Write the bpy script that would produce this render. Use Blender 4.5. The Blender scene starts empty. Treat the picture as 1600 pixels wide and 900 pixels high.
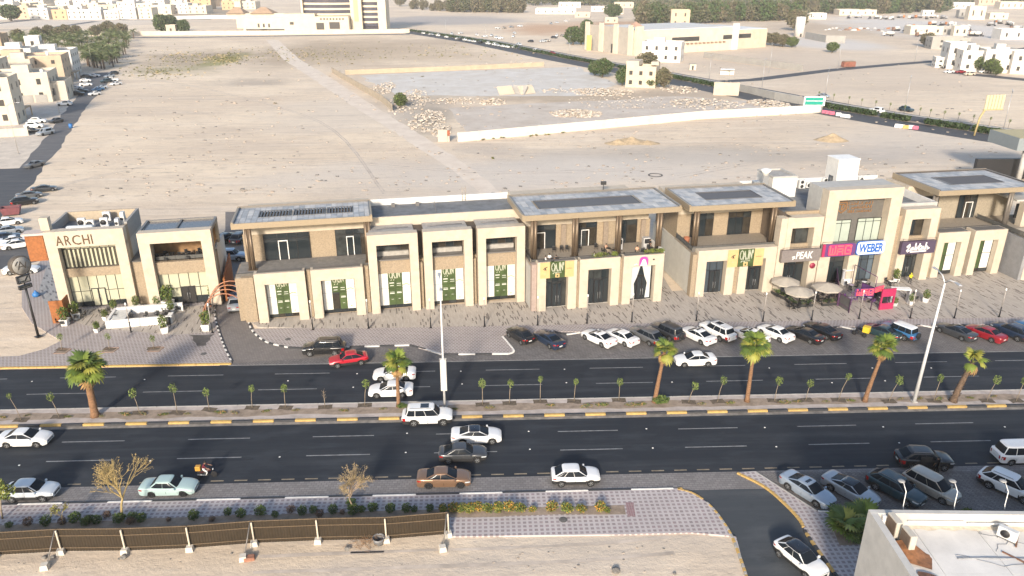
import bpy,bmesh,math,random
from mathutils import Vector,Matrix,noise
S = bpy.context.scene
COL = S.collection
R = math.radians
random.seed(7)
FPX,TILT,CAMH,YAW = 1190.0,R(22.4),42.0,R(2.2)
cd = bpy.data.cameras.new('camera')
cam = bpy.data.objects.new('camera',cd)
COL.objects.link(cam)
cam.location = (0,0,CAMH)
cam.rotation_euler = (R(90) - TILT,0,-YAW)
cd.sensor_width = 36
cd.lens = FPX / 1600 * 36
cd.clip_start = 0.5
cd.clip_end = 9000
S.camera = cam
SUN_EL,SUN_AZ = R(22),R(13)       # the sun stands behind the camera, a little to its left
w = bpy.data.worlds.new('World')
S.world = w
w.use_nodes = True
nt = w.node_tree
bg = nt.nodes['Background']
sky = nt.nodes.new('ShaderNodeTexSky')
sky.sky_type = 'NISHITA'
sky.sun_disc = False
sky.sun_elevation = SUN_EL
sky.sun_rotation = R(180) + SUN_AZ
sky.air_density = 1.0
sky.dust_density = 1.6
sky.ozone_density = 1.0
nt.links.new(sky.outputs[0],bg.inputs[0])
bg.inputs[1].default_value = 0.135
sl = bpy.data.lights.new('sun','SUN')
sl.energy = 3.6
sl.angle = R(7.0)
sl.color = (1.0,0.885,0.745)
sun = bpy.data.objects.new('sun',sl)
COL.objects.link(sun)
_d = Vector((math.sin(SUN_AZ) * math.cos(SUN_EL),math.cos(SUN_AZ) * math.cos(SUN_EL),-math.sin(SUN_EL)))
sun.rotation_euler = _d.to_track_quat('-Z','Y').to_euler()
sun.location = (-30,-80,60)
S.view_settings.view_transform = 'Standard'
S.view_settings.look = 'None'
S.view_settings.exposure = 0.76
S.view_settings.gamma = 1
S.cycles.max_bounces = 5
S.cycles.diffuse_bounces = 3
S.cycles.glossy_bounces = 3
S.cycles.transmission_bounces = 3
S.cycles.volume_bounces = 1
S.cycles.caustics_reflective = False
S.cycles.caustics_refractive = False
def at(px,py,z=0.0):
 a,b = (px - 800) / FPX,(450 - py) / FPX
 c,s = math.cos(TILT),math.sin(TILT)
 d = (a,c + b * s,-s + b * c)
 t = (z - CAMH) / d[2]
 x,y = d[0] * t,d[1] * t
 C_,S_ = math.cos(YAW),math.sin(YAW)
 return Vector((x * C_ + y * S_,-x * S_ + y * C_,z))
def link(o,parent=None):
 COL.objects.link(o)
 if parent is not None:
  o.parent = parent
 return o
def tag(o,label=None,cat=None,group=None,kind=None):
 if label: o['label'] = label
 if cat: o['category'] = cat
 if group: o['group'] = group
 if kind: o['kind'] = kind
 return o
def thing(name,label,cat,loc=(0,0,0),rz=0.0,group=None):
 o = bpy.data.objects.new(name,None)
 link(o)
 o.location = loc
 o.rotation_euler = (0,0,rz)
 return tag(o,label,cat,group)
def kids(o):
 return [c for c in KID.get(o.name,[])]
KID = {}
def note(o,parent):
 if parent is not None:
  KID.setdefault(parent.name,[]).append(o)
def dup(o,loc=None,rz=None,label=None,group=None,parent=None,swap=None,scale=None):
 c = o.copy()
 link(c,parent)
 note(c,parent)
 if loc is not None: c.location = loc
 if rz is not None: c.rotation_euler = (c.rotation_euler[0],c.rotation_euler[1],rz)
 if scale is not None: c.scale = (scale,) * 3 if not hasattr(scale,'__len__') else scale
 if label: c['label'] = label
 if group: c['group'] = group
 if swap and c.type == 'MESH':
  for sl_ in c.material_slots:
   if sl_.material and sl_.material.name in swap:
    sl_.link = 'OBJECT'
    sl_.material = swap[sl_.material.name] if sl_.material is None else swap.get(sl_.material.name,sl_.material)
 for k in kids(o):
  dup(k,parent=c,swap=swap)
 return c
class MB:
 """collects faces and links them as one mesh object"""
 def __init__(self):
  self.v,self.f,self.m,self.s = [],[],[],[]
 def add(self,vs,fs,mi=0,smooth=False):
  b = len(self.v)
  self.v += [tuple(p) for p in vs]
  for f in fs:
   self.f.append(tuple(b + i for i in f)); self.m.append(mi); self.s.append(smooth)
  return self
 def box(self,x0,x1,y0,y1,z0,z1,mi=0):
  vs = [(x0,y0,z0),(x1,y0,z0),(x1,y1,z0),(x0,y1,z0),(x0,y0,z1),(x1,y0,z1),(x1,y1,z1),(x0,y1,z1)]
  return self.add(vs,[(0,3,2,1),(4,5,6,7),(0,1,5,4),(1,2,6,5),(2,3,7,6),(3,0,4,7)],mi)
 def bbox(self,x0,x1,y0,y1,z0,z1,c=0.02,mi=0):
  """box with chamfered vertical and top edges"""
  p = [(x0 + c,y0),(x1 - c,y0),(x1,y0 + c),(x1,y1 - c),(x1 - c,y1),(x0 + c,y1),(x0,y1 - c),(x0,y0 + c)]
  cx,cy = (x0 + x1) / 2,(y0 + y1) / 2
  sx,sy = (x1 - x0 - 2 * c) / (x1 - x0),(y1 - y0 - 2 * c) / (y1 - y0)
  q = [(cx + (a - cx) * sx,cy + (b - cy) * sy) for a,b in p]
  vs = [(a,b,z0) for a,b in p] + [(a,b,z1 - c) for a,b in p] + [(a,b,z1) for a,b in q]
  fs = [tuple(range(7,-1,-1)),tuple(range(16,24))]
  for k in (0,8):
   fs += [(k + i,k + (i + 1) % 8,k + 8 + (i + 1) % 8,k + 8 + i) for i in range(8)]
  return self.add(vs,fs,mi)
 def prism(self,poly,z0,z1,mi=0,smooth=False):
  n = len(poly)
  vs = [(p[0],p[1],z0) for p in poly] + [(p[0],p[1],z1) for p in poly]
  fs = [tuple(range(n - 1,-1,-1)),tuple(range(n,2 * n))]
  self.add(vs,fs,mi)
  b = len(self.v) - 2 * n
  for i in range(n):
   self.f.append((b + i,b + (i + 1) % n,b + n + (i + 1) % n,b + n + i)); self.m.append(mi); self.s.append(smooth)
  return self
 def poly(self,pts,mi=0):
  return self.add(pts,[tuple(range(len(pts)))],mi)
 def tube(self,path,rad,n=8,mi=0,smooth=True,cap=True):
  path = [Vector(p) for p in path]
  if not hasattr(rad,'__len__'): rad = [rad] * len(path)
  vs,fs = [],[]
  ref = None
  for i,p in enumerate(path):
   d = (path[min(i + 1,len(path) - 1)] - path[max(i - 1,0)])
   if d.length < 1e-6: d = Vector((0,0,1))
   d.normalize()
   if ref is None:
    ref = Vector((1,0,0)) if abs(d.x) < 0.8 else Vector((0,1,0))
   a = (ref - d * ref.dot(d)).normalized(); b = d.cross(a); ref = a
   for k in range(n):
    t = 2 * math.pi * k / n
    vs.append(p + (a * math.cos(t) + b * math.sin(t)) * rad[i])
  for i in range(len(path) - 1):
   for k in range(n):
    fs.append((i * n + k,i * n + (k + 1) % n,(i + 1) * n + (k + 1) % n,(i + 1) * n + k))
  self.add(vs,fs,mi,smooth)
  if cap:
   L = (len(path) - 1) * n
   b = len(self.v) - len(vs)
   self.f.append(tuple(b + k for k in range(n - 1,-1,-1))); self.m.append(mi); self.s.append(False)
   self.f.append(tuple(b + L + k for k in range(n))); self.m.append(mi); self.s.append(False)
  return self
 def lathe(self,prof,n=16,c=(0,0,0),axis='z',mi=0,smooth=True):
  vs,fs = [],[]
  for r,h in prof:
   for k in range(n):
    t = 2 * math.pi * k / n
    if axis == 'z': vs.append((c[0] + r * math.cos(t),c[1] + r * math.sin(t),c[2] + h))
    elif axis == 'y': vs.append((c[0] + r * math.cos(t),c[1] + h,c[2] + r * math.sin(t)))
    else: vs.append((c[0] + h,c[1] + r * math.cos(t),c[2] + r * math.sin(t)))
  for i in range(len(prof) - 1):
   for k in range(n):
    fs.append((i * n + k,i * n + (k + 1) % n,(i + 1) * n + (k + 1) % n,(i + 1) * n + k))
  return self.add(vs,fs,mi,smooth)
 def grid(self,P,mi=0,smooth=True):
  """P[i][j] -> points"""
  a,b = len(P),len(P[0])
  vs = [p for row in P for p in row]
  fs = [(i * b + j,i * b + j + 1,(i + 1) * b + j + 1,(i + 1) * b + j) for i in range(a - 1) for j in range(b - 1)]
  return self.add(vs,fs,mi,smooth)
 def mesh(self,name,mats,fix=False):
  me = bpy.data.meshes.new(name)
  me.from_pydata(self.v,[],self.f)
  for m_ in (mats if isinstance(mats,(list,tuple)) else [mats]):
   me.materials.append(m_)
  me.polygons.foreach_set('material_index',self.m)
  me.polygons.foreach_set('use_smooth',self.s)
  if fix:
   bm = bmesh.new(); bm.from_mesh(me)
   bmesh.ops.recalc_face_normals(bm,faces=bm.faces)
   bm.to_mesh(me); bm.free()
  me.update()
  return me
 def build(self,name,mats,parent=None,loc=None,rz=None,fix=False):
  return put(name,self.mesh(name,mats,fix),parent,loc,rz)
def put(name,me,parent=None,loc=None,rz=None,rot=None,scale=None):
 o = bpy.data.objects.new(name,me)
 link(o,parent)
 note(o,parent)
 if loc is not None: o.location = loc
 if rz is not None: o.rotation_euler = (0,0,rz)
 if rot is not None: o.rotation_euler = rot
 if scale is not None: o.scale = scale if hasattr(scale,'__len__') else (scale,) * 3
 return o
def Box(name,x0,x1,y0,y1,z0,z1,mat,parent=None,c=0.0):
 m = MB()
 if c: m.bbox(x0,x1,y0,y1,z0,z1,c)
 else: m.box(x0,x1,y0,y1,z0,z1)
 return m.build(name,mat,parent)
def text_mesh(s,size,depth=0.02,bold=0.0,spacing=1.0,shear=0.0):
 cu = bpy.data.curves.new('lettering','FONT')
 cu.body = s; cu.size = size; cu.extrude = depth; cu.offset = bold; cu.space_character = spacing; cu.shear = shear
 cu.align_x = 'CENTER'; cu.align_y = 'CENTER'; cu.resolution_u = 3
 o = bpy.data.objects.new('lettering',cu); COL.objects.link(o)
 dg = bpy.context.evaluated_depsgraph_get()
 me = bpy.data.meshes.new_from_object(o.evaluated_get(dg))
 bpy.data.objects.remove(o); bpy.data.curves.remove(cu)
 me.name = 'lettering'
 return me
def lettering(s,size,loc,mat,parent,rz=0.0,tilt=90,depth=0.02,bold=0.0,spacing=1.0,shear=0.0,width=None,height=None):
 """letters standing upright, read from -Y"""
 me = text_mesh(s,size,depth,bold,spacing,shear)
 me.materials.clear(); me.materials.append(mat)
 xs = [v.co.x for v in me.vertices]; ys = [v.co.y for v in me.vertices]
 cx,cy = (max(xs) + min(xs)) / 2,(max(ys) + min(ys)) / 2
 sx = width / (max(xs) - min(xs)) if width else 1
 sy = height / (max(ys) - min(ys)) if height else (sx if width else 1)
 for v in me.vertices:
  v.co.x = (v.co.x - cx) * sx; v.co.y = (v.co.y - cy) * sy
 return put('lettering',me,parent,loc,rot=(R(tilt),0,rz))
def stroke_mesh(lines,wd,depth):
 """flat pen strokes in the XZ plane, for scripts no font carries"""
 m = MB()
 for ln in lines:
  for (a,b),(c,d) in zip(ln[:-1],ln[1:]):
   L = math.hypot(c - a,d - b) or 1e-6
   nx,nz = -(d - b) / L * wd / 2,(c - a) / L * wd / 2
   ex,ez = (c - a) / L * wd / 2,(d - b) / L * wd / 2
   q = [(a - ex + nx,b - ez + nz),(c + ex + nx,d + ez + nz),(c + ex - nx,d + ez - nz),(a - ex - nx,b - ez - nz)]
   vs = [(x,0,z) for x,z in q] + [(x,-depth,z) for x,z in q]
   m.add(vs,[(0,1,2,3),(7,6,5,4),(0,4,5,1),(1,5,6,2),(2,6,7,3),(3,7,4,0)])
 return m
MATS = {}
def nodes_of(m):
 m.use_nodes = True
 t = m.node_tree
 return t,t.nodes['Principled BSDF']
def N(t,typ,**kw):
 n = t.nodes.new(typ)
 for k,v in kw.items():
  if k.startswith('i_'):
   n.inputs[int(k[2:])].default_value = v
  else:
   setattr(n,k,v)
 return n
def col4(c): return (c[0],c[1],c[2],1.0)
def mk(name,c,rough=0.7,var=0.18,scale=3.0,bump=0.0,bscale=20.0,metal=0.0,spec=0.5,c2=None,coat=0.0,stretch=None,dirt=0.0):
 """plain surface: colour broken up by two octaves of noise in world space, optional bump and blotchy dirt"""
 if name in MATS: return MATS[name]
 m = bpy.data.materials.new(name)
 t,p = nodes_of(m)
 p.inputs['Roughness'].default_value = rough
 p.inputs['Metallic'].default_value = metal
 p.inputs['Specular IOR Level'].default_value = spec
 p.inputs['Coat Weight'].default_value = coat
 p.inputs['Coat Roughness'].default_value = 0.05
 p.inputs['Base Color'].default_value = col4(c)
 if var or bump:
  g = N(t,'ShaderNodeNewGeometry')
  src = g.outputs['Position']
  if stretch:
   mp = N(t,'ShaderNodeMapping'); mp.inputs['Scale'].default_value = stretch
   t.links.new(src,mp.inputs[0]); src = mp.outputs[0]
 if var:
  n = N(t,'ShaderNodeTexNoise',i_2=scale,i_3=5.0,i_4=0.62)
  t.links.new(src,n.inputs['Vector'])
  mr = N(t,'ShaderNodeMapRange')
  mr.inputs[1].default_value = 0.3; mr.inputs[2].default_value = 0.7
  t.links.new(n.outputs[0],mr.inputs[0])
  mx = N(t,'ShaderNodeMix',data_type='RGBA')
  d = c2 or tuple(max(0,x * (1 - 1.6 * var)) for x in c)
  l = c if c2 else tuple(min(1,x * (1 + var)) for x in c)
  mx.inputs[6].default_value = col4(l); mx.inputs[7].default_value = col4(d)
  t.links.new(mr.outputs[0],mx.inputs[0])
  out = mx.outputs[2]
  if dirt:
   n2 = N(t,'ShaderNodeTexNoise',i_2=0.35,i_3=6.0,i_4=0.7)
   t.links.new(g.outputs['Position'],n2.inputs['Vector'])
   m2 = N(t,'ShaderNodeMapRange'); m2.inputs[1].default_value = 0.48; m2.inputs[2].default_value = 0.75; m2.inputs[4].default_value = dirt
   t.links.new(n2.outputs[0],m2.inputs[0])
   x2 = N(t,'ShaderNodeMix',data_type='RGBA')
   x2.inputs[7].default_value = col4(tuple(v * 0.45 for v in c))
   t.links.new(m2.outputs[0],x2.inputs[0]); t.links.new(out,x2.inputs[6])
   out = x2.outputs[2]
  t.links.new(out,p.inputs['Base Color'])
 if bump:
  b = N(t,'ShaderNodeBump'); b.inputs['Strength'].default_value = bump; b.inputs['Distance'].default_value = 0.05
  n3 = N(t,'ShaderNodeTexNoise',i_2=bscale,i_3=4.0)
  t.links.new(src,n3.inputs['Vector'])
  t.links.new(n3.outputs[0],b.inputs['Height'])
  t.links.new(b.outputs[0],p.inputs['Normal'])
 MATS[name] = m
 return m
def glow(name,c,e):
 m = mk(name,c,0.4,0)
 p = m.node_tree.nodes['Principled BSDF']
 p.inputs['Emission Color'].default_value = col4(c); p.inputs['Emission Strength'].default_value = e
 return m
cream = mk('cream_stone',(0.50,0.432,0.34),0.75,0.08,1.2,0.15,6,dirt=0.16)
tan = mk('tan_stone',(0.31,0.245,0.17),0.8,0.16,5,0.25,14)
greywall = mk('grey_render',(0.42,0.41,0.385),0.85,0.08,1.5,0.1,8,dirt=0.12)
darkgrey = mk('dark_grey_panel',(0.115,0.108,0.098),0.7,0.12,2)
roofgrey = mk('grey_roof_felt',(0.17,0.18,0.19),0.9,0.2,0.8,0.2,10,dirt=0.25)
concrete = mk('concrete',(0.36,0.345,0.32),0.85,0.14,2.0,0.2,12,dirt=0.2)
bronze = mk('bronze_metal',(0.17,0.125,0.085),0.45,0.1,6,metal=0.5)
fascia = mk('champagne_metal',(0.36,0.29,0.20),0.45,0.05,4,metal=0.3)
trimgrey = mk('grey_metal_trim',(0.2,0.19,0.18),0.5,0.06,4,metal=0.4)
black = mk('black_metal',(0.018,0.018,0.02),0.45,0.1,8)
steel = mk('galvanised_steel',(0.45,0.46,0.47),0.4,0.08,3,metal=0.6)
whitep = mk('white_paint',(0.78,0.77,0.74),0.5,0.05,2)
whitewash = mk('white_render',(0.66,0.635,0.59),0.85,0.06,1.2,0.1,8,dirt=0.12)
glass = mk('dark_glass',(0.02,0.026,0.03),0.06,0,spec=0.7)
glass2 = mk('dark_glass_over_grey_room',(0.045,0.05,0.05),0.08,0.3,0.8,spec=0.6)
glass3 = mk('dark_glass_over_brown_room',(0.042,0.036,0.028),0.08,0.3,1.1,spec=0.6)
glassblue = mk('blue_grey_glass',(0.045,0.06,0.075),0.06,0,spec=0.8)
blind = mk('glass_over_cream_blinds',(0.47,0.46,0.34),0.12,0.06,0.7,spec=0.6)
blind2 = mk('glass_over_pale_green_blinds',(0.38,0.43,0.37),0.12,0.05,0.7,spec=0.6)
rust = mk('corten_steel',(0.30,0.105,0.028),0.7,0.2,4,0.1,20)
skyroof = mk('pale_blue_roof_glazing',(0.41,0.425,0.44),0.75,0.14,0.9,spec=0.15)
slatm = mk('louvre_metal',(0.13,0.13,0.135),0.5,0.05,3,metal=0.3)
pit = mk('unlit_interior',(0.03,0.028,0.026),0.9,0.1)
yellowp = mk('yellow_kerb_paint',(0.50,0.33,0.11),0.75,0.14,3,dirt=0.35)
blackp = mk('black_kerb_paint',(0.045,0.046,0.05),0.75,0.2,3,dirt=0.2)
whitek = mk('white_kerb_paint',(0.66,0.64,0.60),0.75,0.1,3,dirt=0.3)
floort = mk('terrace_tile',(0.30,0.26,0.21),0.7,0.1,3)
# ================================================================== GROUND
GZ,RZ,BAYZ,MZ,PZ = -0.13,-0.122,-0.116,-0.108,0.0
def patch_mask(t,pos,cx,cy,rx,ry,rot=0.0,soft=0.35,wob=0.6,ns=0.05,seed=0.0):
 mp = N(t,'ShaderNodeMapping',vector_type='TEXTURE')
 mp.inputs['Location'].default_value = (cx,cy,0); mp.inputs['Rotation'].default_value = (0,0,rot); mp.inputs['Scale'].default_value = (rx,ry,1)
 t.links.new(pos,mp.inputs[0])
 ln = N(t,'ShaderNodeVectorMath',operation='LENGTH'); t.links.new(mp.outputs[0],ln.inputs[0])
 nz = N(t,'ShaderNodeTexNoise',i_2=ns,i_3=4.0,i_4=0.65)
 ad = N(t,'ShaderNodeVectorMath',operation='ADD'); ad.inputs[1].default_value = (seed * 37,seed * 11,0)
 t.links.new(pos,ad.inputs[0]); t.links.new(ad.outputs[0],nz.inputs['Vector'])
 k = N(t,'ShaderNodeMath',operation='MULTIPLY_ADD'); k.inputs[1].default_value = wob * 2; k.inputs[2].default_value = -wob
 t.links.new(nz.outputs[0],k.inputs[0])
 s = N(t,'ShaderNodeMath',operation='ADD'); t.links.new(ln.outputs['Value'],s.inputs[0]); t.links.new(k.outputs[0],s.inputs[1])
 mr = N(t,'ShaderNodeMapRange',interpolation_type='SMOOTHSTEP')
 mr.inputs[1].default_value = 1 - soft; mr.inputs[2].default_value = 1 + soft; mr.inputs[3].default_value = 1; mr.inputs[4].default_value = 0
 t.links.new(s.outputs[0],mr.inputs[0])
 return mr.outputs[0]
def ground_mat():
 m = bpy.data.materials.new('desert_sand')
 t,p = nodes_of(m)
 p.inputs['Roughness'].default_value = 0.95
 p.inputs['Specular IOR Level'].default_value = 0.15
 g = N(t,'ShaderNodeNewGeometry'); pos = g.outputs['Position']
 def noise_(scale,st=None,det=6.0,ro=0.65,rot=0.0):
  src = pos
  if st:
   mp = N(t,'ShaderNodeMapping'); mp.inputs['Scale'].default_value = st; mp.inputs['Rotation'].default_value = (0,0,rot)
   t.links.new(pos,mp.inputs[0]); src = mp.outputs[0]
  n = N(t,'ShaderNodeTexNoise',i_2=scale,i_3=det,i_4=ro); t.links.new(src,n.inputs['Vector'])
  return n.outputs[0]
 def ramp(v,a,b,lo=0.0,hi=1.0):
  mr = N(t,'ShaderNodeMapRange'); mr.inputs[1].default_value = a; mr.inputs[2].default_value = b; mr.inputs[3].default_value = lo; mr.inputs[4].default_value = hi
  t.links.new(v,mr.inputs[0]); return mr.outputs[0]
 def mix(fac,a,b):
  x = N(t,'ShaderNodeMix',data_type='RGBA')
  if isinstance(fac,float): x.inputs[0].default_value = fac
  else: t.links.new(fac,x.inputs[0])
  for i,v in ((6,a),(7,b)):
   if isinstance(v,tuple): x.inputs[i].default_value = col4(v)
   else: t.links.new(v,x.inputs[i])
  return x.outputs[2]
 def mul(a,b):
  x = N(t,'ShaderNodeMath',operation='MULTIPLY')
  for i,v in ((0,a),(1,b)):
   if isinstance(v,float): x.inputs[i].default_value = v
   else: t.links.new(v,x.inputs[i])
  return x.outputs[0]
 c = mix(ramp(noise_(0.016,(0.6,1,1),7,0.68),0.38,0.62),(0.61,0.50,0.385),(0.77,0.645,0.49))
 c = mix(ramp(noise_(0.06,(0.35,1,1)),0.5,0.72,0,0.5),c,(0.48,0.405,0.335))           # windrows and scraped bands
 c = mix(ramp(noise_(0.10,(0.22,1.6,1),rot=0.12),0.54,0.72,0,0.7),c,(0.77,0.67,0.55))
 c = mix(ramp(noise_(0.5,(0.5,1,1),8,0.75),0.52,0.72,0,0.7),c,(0.34,0.285,0.225))       # clods
 c = mix(ramp(noise_(1.0,(0.035,0.55,1),5,0.6,0.03),0.55,0.68,0,0.5),c,(0.41,0.34,0.275))
 c = mix(ramp(noise_(1.0,(0.03,0.4,1),5,0.6,-0.05),0.56,0.7,0,0.55),c,(0.79,0.69,0.575))
 c = mix(ramp(noise_(0.025,None,7,0.7),0.5,0.72,0,0.5),c,(0.51,0.425,0.345))
 c = mix(ramp(noise_(2.6,None,6,0.7),0.56,0.75,0,0.32),c,(0.29,0.25,0.20))
 def zone(px,py,rpx,rpy,colr,k=1.0,soft=0.5,wob=0.7,ns=0.03,rot=0.0,seed=0.0):
  nonlocal c
  a = at(px,py); b = at(px + rpx,py); d = at(px,py - rpy)
  msk = patch_mask(t,pos,a.x,a.y,(b - a).length,(d - a).length,rot,soft,wob,ns,seed)
  c = mix(mul(msk,k),c,colr)
 olive,scrub = (0.24,0.23,0.12),(0.27,0.215,0.155)
 zone(352,92,26,9,(0.25,0.26,0.07),0.85,0.5,0.8,0.05,seed=1)
 zone(300,90,70,10,scrub,0.6,0.6,1.3,0.05,seed=2)
 zone(280,108,60,6,olive,0.5,0.6,1.3,0.05,seed=3)
 zone(500,80,90,14,scrub,0.55,0.7,1.3,0.035,seed=4)
 zone(590,78,160,18,(0.42,0.33,0.235),0.6,0.6,1.2,0.02,seed=5)
 zone(860,45,70,7,(0.47,0.27,0.15),0.7,0.5,0.8,0.02,seed=6)
 zone(960,38,70,5,(0.47,0.28,0.17),0.7,0.5,0.8,0.02,seed=7)
 zone(700,31,110,6,(0.36,0.34,0.33),0.8,0.3,0.5,0.01,seed=8)
 zone(1300,45,120,10,(0.42,0.33,0.24),0.6,0.6,1.0,0.02,seed=9)
 zone(1480,45,130,16,(0.60,0.575,0.55),0.8,0.4,0.8,0.02,seed=10)
 zone(1300,68,70,8,(0.58,0.555,0.53),0.8,0.4,0.6,0.02,seed=11)
 zone(640,150,60,22,(0.33,0.285,0.23),0.6,0.6,1.3,0.06,seed=12)
 zone(670,185,40,20,(0.30,0.26,0.21),0.7,0.6,1.3,0.07,seed=13)
 zone(900,150,150,9,(0.36,0.29,0.215),0.7,0.6,1.4,0.06,seed=14)
 zone(1080,150,90,12,(0.40,0.33,0.26),0.7,0.6,1.2,0.06,seed=15)
 zone(1130,245,330,13,(0.40,0.36,0.315),0.75,0.7,1.3,0.05,seed=16)
 zone(1440,225,140,25,(0.52,0.475,0.43),0.5,0.7,1.1,0.05,seed=17)
 zone(560,862,420,26,(0.58,0.47,0.34),0.45,0.7,1.5,0.10,seed=18)
 zone(930,850,190,30,(0.50,0.44,0.38),0.5,0.7,1.2,0.12,seed=19)
 zone(700,885,240,20,(0.48,0.42,0.36),0.5,0.7,1.4,0.15,seed=20)
 zone(110,33,160,6,(0.60,0.55,0.49),0.7,0.5,0.6,0.01,seed=21)
 zone(1300,105,220,24,(0.54,0.455,0.37),0.6,0.6,0.8,0.02,seed=22)
 zone(1000,262,240,22,(0.60,0.54,0.475),0.5,0.7,1.0,0.05,seed=23)
 zone(770,272,330,22,(0.57,0.525,0.475),0.6,0.6,0.9,0.04,seed=24)
 zone(560,175,120,20,(0.58,0.52,0.45),0.5,0.7,1.0,0.04,seed=25)
 zone(760,232,60,8,(0.46,0.40,0.34),0.6,0.7,1.2,0.08,seed=26)
 zone(400,128,60,5,(0.36,0.31,0.26),0.6,0.7,1.2,0.07,seed=27)
 t.links.new(c,p.inputs['Base Color'])
 b = N(t,'ShaderNodeBump'); b.inputs['Strength'].default_value = 0.55; b.inputs['Distance'].default_value = 0.25
 ad = N(t,'ShaderNodeMath',operation='ADD')
 t.links.new(noise_(0.5,(0.6,1,1),8,0.7),ad.inputs[0]); t.links.new(mul(noise_(3.5,None,5,0.7),0.35),ad.inputs[1])
 t.links.new(ad.outputs[0],b.inputs['Height']); t.links.new(b.outputs[0],p.inputs['Normal'])
 return m
def brick_mat(name,base,dark,gap,bw,bh,mortar,offset=0.5,rot=0.0,thr=0.8,rough=0.85,bumpy=0.25,stain=0.3,var=0.12,squash=1.0):
 """blocks laid in a grid; a share (1 - thr) of them in the dark colour; gap is the joint colour"""
 m = bpy.data.materials.new(name)
 t,p = nodes_of(m)
 p.inputs['Roughness'].default_value = rough
 p.inputs['Specular IOR Level'].default_value = 0.25
 g = N(t,'ShaderNodeNewGeometry')
 mp = N(t,'ShaderNodeMapping'); mp.inputs['Rotation'].default_value = (0,0,rot)
 t.links.new(g.outputs['Position'],mp.inputs[0])
 bt = N(t,'ShaderNodeTexBrick',offset=offset,squash=squash)
 bt.inputs['Color1'].default_value = (0,0,0,1); bt.inputs['Color2'].default_value = (1,1,1,1); bt.inputs['Mortar'].default_value = (0,0,0,1)
 bt.inputs['Scale'].default_value = 1.0; bt.inputs['Mortar Size'].default_value = mortar; bt.inputs['Brick Width'].default_value = bw; bt.inputs['Row Height'].default_value = bh
 bt.inputs['Mortar Smooth'].default_value = 0.1
 t.links.new(mp.outputs[0],bt.inputs['Vector'])
 gt = N(t,'ShaderNodeMath',operation='GREATER_THAN'); gt.inputs[1].default_value = thr
 t.links.new(bt.outputs['Color'],gt.inputs[0])
 mx = N(t,'ShaderNodeMix',data_type='RGBA'); mx.inputs[6].default_value = col4(base); mx.inputs[7].default_value = col4(dark)
 t.links.new(gt.outputs[0],mx.inputs[0])
 br = N(t,'ShaderNodeMix',data_type='RGBA',blend_type='MULTIPLY'); br.inputs[0].default_value = 1
 vr = N(t,'ShaderNodeMapRange'); vr.inputs[3].default_value = 1 - var; vr.inputs[4].default_value = 1 + var
 t.links.new(bt.outputs['Color'],vr.inputs[0])
 cb = N(t,'ShaderNodeCombineColor')
 for i in range(3): t.links.new(vr.outputs[0],cb.inputs[i])
 t.links.new(mx.outputs[2],br.inputs[6]); t.links.new(cb.outputs[0],br.inputs[7])
 mo = N(t,'ShaderNodeMix',data_type='RGBA'); mo.inputs[7].default_value = col4(gap)
 t.links.new(bt.outputs['Fac'],mo.inputs[0]); t.links.new(br.outputs[2],mo.inputs[6])
 n = N(t,'ShaderNodeTexNoise',i_2=0.25,i_3=6.0,i_4=0.68); t.links.new(g.outputs['Position'],n.inputs['Vector'])
 mr = N(t,'ShaderNodeMapRange'); mr.inputs[1].default_value = 0.42; mr.inputs[2].default_value = 0.75; mr.inputs[4].default_value = stain
 t.links.new(n.outputs[0],mr.inputs[0])
 st = N(t,'ShaderNodeMix',data_type='RGBA'); st.inputs[7].default_value = col4(tuple(v * 0.5 for v in base))
 t.links.new(mr.outputs[0],st.inputs[0]); t.links.new(mo.outputs[2],st.inputs[6])
 t.links.new(st.outputs[2],p.inputs['Base Color'])
 b = N(t,'ShaderNodeBump'); b.inputs['Strength'].default_value = bumpy; b.inputs['Distance'].default_value = 0.02; b.invert = True
 t.links.new(bt.outputs['Fac'],b.inputs['Height']); t.links.new(b.outputs[0],p.inputs['Normal'])
 MATS[name] = m
 return m
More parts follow.
